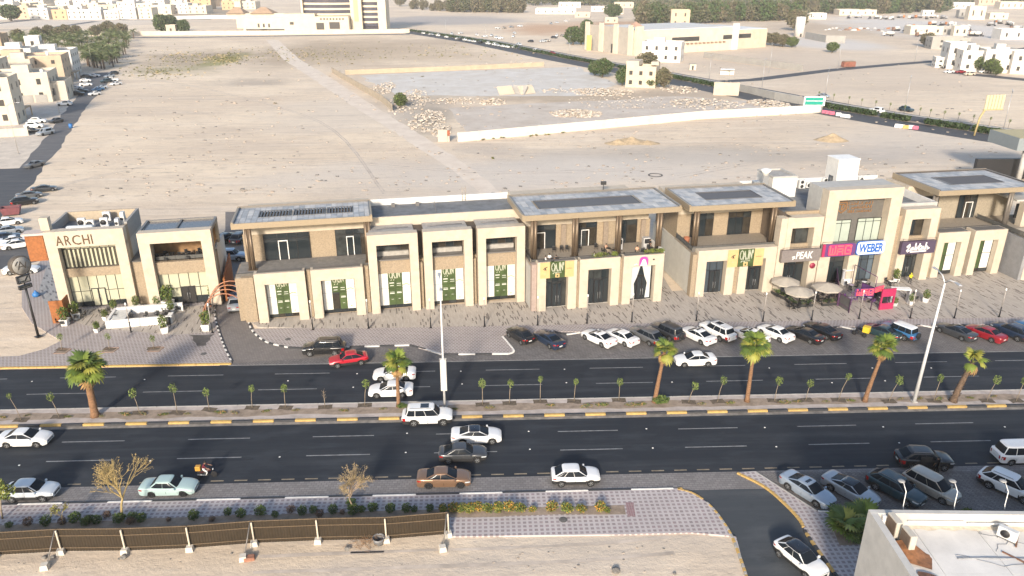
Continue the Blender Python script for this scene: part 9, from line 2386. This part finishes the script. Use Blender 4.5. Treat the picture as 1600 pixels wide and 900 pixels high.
dtr = MB().tube([(0,0,0),(.1,0,2.5),(0,0,5)],[.34,.26,.24],8).mesh('trunk',barkd)
rd = random.Random(17)
def date_palm(px,py,s_,label,group):
 r = thing('date_palm',label,'palm tree',at(px,py,GZ),rd.uniform(0,6),group); r.scale = (s_,) * 3
 put('trunk',dtr,r); put('crown',dcr[rd.randrange(3)],r,(0,0,4.9))
grove = [(15,75),(215,60),(205,70),(195,80),(188,92),(178,103),(160,108),(146,106),(138,98),(130,86),(118,77),(85,70),(40,70),(0,68)]
def inside(x,y,poly):
 c = False
 for (x0,y0),(x1,y1) in zip(poly,poly[1:] + poly[:1]):
  if (y0 > y) != (y1 > y) and x < (x1 - x0) * (y - y0) / (y1 - y0) + x0: c = not c
 return c
cnt = 0
gp_ = [(-20,62),(215,58),(200,82),(186,96),(176,108),(140,110),(128,92),(112,82),(-20,74)]
for k in range(900):
 px,py = rd.uniform(-20,215),rd.uniform(58,110)
 if inside(px,py,gp_) and rd.random() < (py - 40) / 60:
  cnt += 1
  date_palm(px,py,rd.uniform(.8,1.15),'grey green date palm in the dense grove at the upper left','date palms in the grove')
  if cnt > 170: break
for k,(px,py) in enumerate([(95,62),(105,58),(120,60),(150,58),(162,55),(172,55),(182,57),(192,58),(78,60),(60,62),(30,66)]):
 tree('pale brown tree at the back of the palm grove',at(px,py,GZ),near_tree[2],rd.uniform(1.1,1.5),'brown trees behind the date grove',k,1.1)
wood_c = [leafclump(200 + i,420,4.2,4.2,5.0,.95,[[f1,f2],[f2,f3],[f1,gB]][i]).mesh('crown',[[f1,f2],[f2,f3],[f1,gB]][i]) for i in range(3)]
def wood_row(x0,x1,ya,yb,n,mset,s0,s1,lab,grp):
 for k in range(n):
  px = x0 + (x1 - x0) * (k + rd.uniform(0,1)) / n; py = ya + (yb - ya) * (px - x0) / (x1 - x0) + rd.uniform(-2.2,2.0)
  tree(lab,at(px,max(1.2,py),GZ),wood_c[rd.choice(mset)],rd.uniform(s0,s1),grp,rd.uniform(0,6),rd.uniform(.85,1.25),z0=.4)
wood_row(700,815,17,19,40,(1,1,0),1.2,1.7,'tall dusty eucalyptus in the wood right of the hotel tower','eucalyptus wood')
wood_row(640,720,13,18,16,(1,),.8,1.1,'low grey brown bush tree left of the eucalyptus wood','low trees by the eucalyptus wood')
wood_row(745,1010,8,7,46,(0,2),1.4,2.0,'dark tree in the distant date wood along the top','distant date wood')
wood_row(1000,1250,38,30,60,(0,2,1),1.2,1.7,'front tree of the dense wood above the warehouse','wood above the warehouse')
wood_row(1240,1480,22,19,56,(0,2,1),1.2,1.8,'front tree of the dense wood above the works yard','wood above the works yard')
m = MB(); rq = random.Random(5)
def mass(x0,x1,y0,y1,n,hh):
 for k in range(n):
  px,py = rq.uniform(x0,x1),rq.uniform(y0,y1); p = at(px,max(.8,py),GZ); h_ = hh * (.55 + .45 * noise.noise(Vector((p.x * .03,p.y * .03,2)))) * rq.random() ** .4
  c = p + Vector((rq.gauss(0,3),rq.gauss(0,4),max(.3,h_)))
  d = Vector((rq.gauss(0,1),rq.gauss(-.3,1),rq.gauss(.7,.6))).normalized(); s_ = d.orthogonal().normalized() * rq.uniform(.9,1.9); t_ = d.cross(s_) * .8
  m.add([c - s_,c + t_,c + s_,c - t_],[(0,1,2,3)],rq.choice((0,0,1,2)))
mass(1015,1260,8,32,15000,11); mass(1240,1480,3,19,14000,12); mass(880,1020,1.5,9,4000,10); mass(1480,1620,1,7,5000,12)
mass(1000,1260,2,10,6000,12)
tag(m.build('distant_wood',[f1,f2,f3]),'distant wood reading as one dark mass above the warehouse',None,None,'stuff')
rub = mk('broken_rubble',(0.50,0.445,0.38),0.95,0.25,1.5); rubd = mk('brown_rubble',(0.40,0.335,0.27),0.95,0.3,1.5)
def rubble(x0,y0,rx,ry,n,smax,sd,mats=(0,0,1)):
 rd_ = random.Random(sd); m = MB(); c0_ = at(x0,y0,GZ); ex = (at(x0 + rx,y0,GZ) - c0_).length; ey = (at(x0,y0 - ry,GZ) - c0_).length
 for k in range(int(n * 1.5)):
  a,q = rd_.uniform(0,6.28),rd_.random() ** .6
  c = Vector((c0_.x + math.cos(a) * q * ex,c0_.y + math.sin(a) * q * ey,GZ)); s_ = .62 * smax * rd_.uniform(.2,1) ** 1.8
  hgt = (1 - q) * smax * 1.2 * rd_.random()
  vs = [c + Vector((sx * s_ * rd_.uniform(.6,1.2),sy * s_ * rd_.uniform(.5,1.1),hgt + (s_ * rd_.uniform(.3,.9) if sz else -.05))) for sz in (0,1) for sx,sy in ((-1,-1),(1,-1),(1,1),(-1,1))]
  m.add(vs,[(4,5,6,7),(0,1,5,4),(1,2,6,5),(2,3,7,6),(3,0,4,7)],rd_.choice(mats))
 return m
RB = MB()
for a in [(640,158,32,18,260,.8,1),(668,188,28,16,260,.8,2),(600,138,20,9,160,.8,3),(725,158,70,5,160,.7,4),(900,178,40,6,380,1.1,5),(940,144,50,6,260,.9,6),(1100,162,60,8,200,.9,7),(1200,162,30,6,200,.9,8),(770,160,20,5,80,1.2,9),(1000,160,120,10,160,.6,10),(905,142,80,4,120,.7,11),(1060,140,30,6,120,.9,12),(690,205,16,9,120,.8,13),(800,100,50,3,30,.8,14)]:
 q = rubble(*a); RB.add(q.v,q.f,0); RB.m[-len(q.f):] = q.m
tag(RB.build('rubble',[rub,rubd]),'broken rubble scattered over the demolished plot',None,None,'stuff')
for k,(px,py,rx,ry,h_,lab) in enumerate([(985,222,5.5,4,1.5,'sandy spoil heap on the bare ground before the whitewashed wall'),(966,224,4,3,1.2,'left spoil heap beside the larger sand heap'),(1012,224,3.5,2.5,.9,'right spoil heap beside the larger sand heap'),(1299,219,5,3.4,1.9,'cone shaped yellow sand heap left of the plastic barriers')]):
 p = at(px,py,GZ); rows_ = []
 for j in range(9):
  q = j / 8; row = []
  for i in range(21):
   a = 2 * math.pi * i / 20; w_ = 1 + .22 * noise.noise(Vector((math.cos(a) * 1.5,math.sin(a) * 1.5,k * 3 + q)))
   row.append((p.x + math.cos(a) * rx * q * w_,p.y + math.sin(a) * ry * q * w_,GZ - .02 + h_ * (1 - q) ** 1.2 * (1 + .3 * noise.noise(Vector((math.cos(a) * q * 3,math.sin(a) * q * 3,k))))))
  rows_.append(row)
 tag(MB().grid(rows_).build('sand_heap',mk('heap_sand',(0.46,0.35,0.22),0.95,0.2,1.2,0.4,4)),lab,'heap','sand heaps behind the row')
for k,(px,py,a,lab) in enumerate([(793,148,.5,'tilted pale concrete plate on the broken slab at the left'),(808,147,-.6,'tilted grey concrete plate leaning against its neighbour'),(826,147,.55,'tilted concrete plate on the broken slab at the right')]):
 p = at(px,py,GZ); o = Box('concrete_plate',-3.2,3.2,-.25,.25,0,3.8,HM['sand'] if k != 1 else HM['grey'],None); o.location = p; o.rotation_euler = (-.75,0,a); tag(o,lab,'plate','tilted plates on the slab')
for k,(px,py) in enumerate([(745,217),(755,219),(770,217),(785,216),(830,213),(838,212),(855,211),(880,208),(770,248),(430,162),(310,102),(420,118),(550,100),(660,120)]):
 o = put('weed_tuft',weed[k % 2],None,at(px,py,GZ),k,scale=(1.6,1.2,1.5)); tag(o,'dark weed tuft on the sand by the whitewashed wall' if k < 8 else 'lone weed tuft out on the bare sand','plant','weeds at the wall' if k < 8 else 'weeds on the sand')
rd = random.Random(77); m = MB()
def inrow(p): return 84 < p.y < 125 and -60 < p.x < 130
for k in range(2000):
 if k % 16 == 0: px,py = rd.uniform(0,1150),rd.uniform(845,899)
 else: px,py = rd.uniform(110,1560),100 + 215 * rd.random() ** .8
 p = at(px,py,GZ)
 if py > 800:
  if px < 700 and py < 872: continue
  if px > 1100: continue
 elif inrow(p) or px < 230 - py * .55 + 30: continue
 if noise.noise(Vector((p.x * .05,p.y * .09,4))) < -.05 and rd.random() < .75: continue
 s_ = rd.uniform(.03,.09) if py > 800 else rd.uniform(.1,.34) * (1.4 if py < 180 else 1)
 vs = [p + Vector((sx * s_ * rd.uniform(.6,1.5),sy * s_ * rd.uniform(.5,1),s_ * rd.uniform(.3,.7) if z_ else -.02)) for z_ in (0,1) for sx,sy in ((-1,-1),(1,-1),(1,1),(-1,1))]
 m.add(vs,[(4,5,6,7),(0,1,5,4),(1,2,6,5),(2,3,7,6),(3,0,4,7)],rd.choice((0,1,1)))
tag(m.build('scattered_stones',[stone_m,rubd,rub]),'small stones and litter scattered over the open sand',None,None,'stuff')
m = MB(); scr = foliage('dry_scrub_green',(0.17,0.17,0.06))
for x0,y0,rx,ry,n in ((350,92,30,8,500),(300,90,80,12,420),(480,85,110,14,420),(250,112,60,10,260),(690,80,110,14,200)):
 for k in range(n):
  p = at(x0 + rd.gauss(0,.5) * rx,y0 + rd.gauss(0,.5) * ry,GZ); s_ = rd.uniform(.25,.8); a = rd.uniform(0,3.1)
  e = Vector((math.cos(a) * s_,math.sin(a) * s_,0))
  m.add([p - e,p + e,p + e * .5 + Vector((0,0,s_ * .5)),p - e * .5 + Vector((0,0,s_ * .5))],[(0,1,2,3)],rd.choice((0,0,1)))
tag(m.build('dry_scrub',[scr,mk('dry_straw_scrub',(0.36,0.29,0.17),0.95,0.2)]),'low dry scrub round the green patch on the plain',None,None,'stuff')
ONES = ['','first','second','third','fourth','fifth','sixth','seventh','eighth','ninth','tenth','eleventh','twelfth','thirteenth','fourteenth','fifteenth','sixteenth','seventeenth','eighteenth','nineteenth']
TENS = {2: ('twentieth','twenty'),3: ('thirtieth','thirty'),4: ('fortieth','forty'),5: ('fiftieth','fifty'),6: ('sixtieth','sixty')}
def ordinal(n): return ONES[n] if n < 20 else TENS[n // 10][0] if n % 10 == 0 else TENS[n // 10][1] + ' ' + ONES[n % 10]
def across(o):
 x,y = o.location.x,o.location.y
 return (x * math.cos(YAW) - y * math.sin(YAW)) / ((x * math.sin(YAW) + y * math.cos(YAW)) * math.cos(TILT) + CAMH * math.sin(TILT))
same = {}
for o in S.objects:
 if o.parent is None and o.get('label') and o.get('category'): same.setdefault(o['label'],[]).append(o)
for lab,os_ in same.items():
 if 1 < len(os_) <= 68:
  for k,o in enumerate(sorted(os_,key=across)): o['label'] = ordinal(k + 1) + ' from the left, ' + lab
hz_ = bpy.data.materials.new('haze'); hz_.use_nodes = True
t_ = hz_.node_tree; t_.nodes.remove(t_.nodes['Principled BSDF'])
pv = t_.nodes.new('ShaderNodeVolumePrincipled'); pv.inputs['Color'].default_value = (0.93,0.94,0.96,1); pv.inputs['Density'].default_value = 0.00014; pv.inputs['Anisotropy'].default_value = 0.1
t_.links.new(pv.outputs[0],t_.nodes['Material Output'].inputs['Volume'])
tag(Box('haze',-3600,3600,-400,6100,-1.2,62,hz_),kind='stuff')
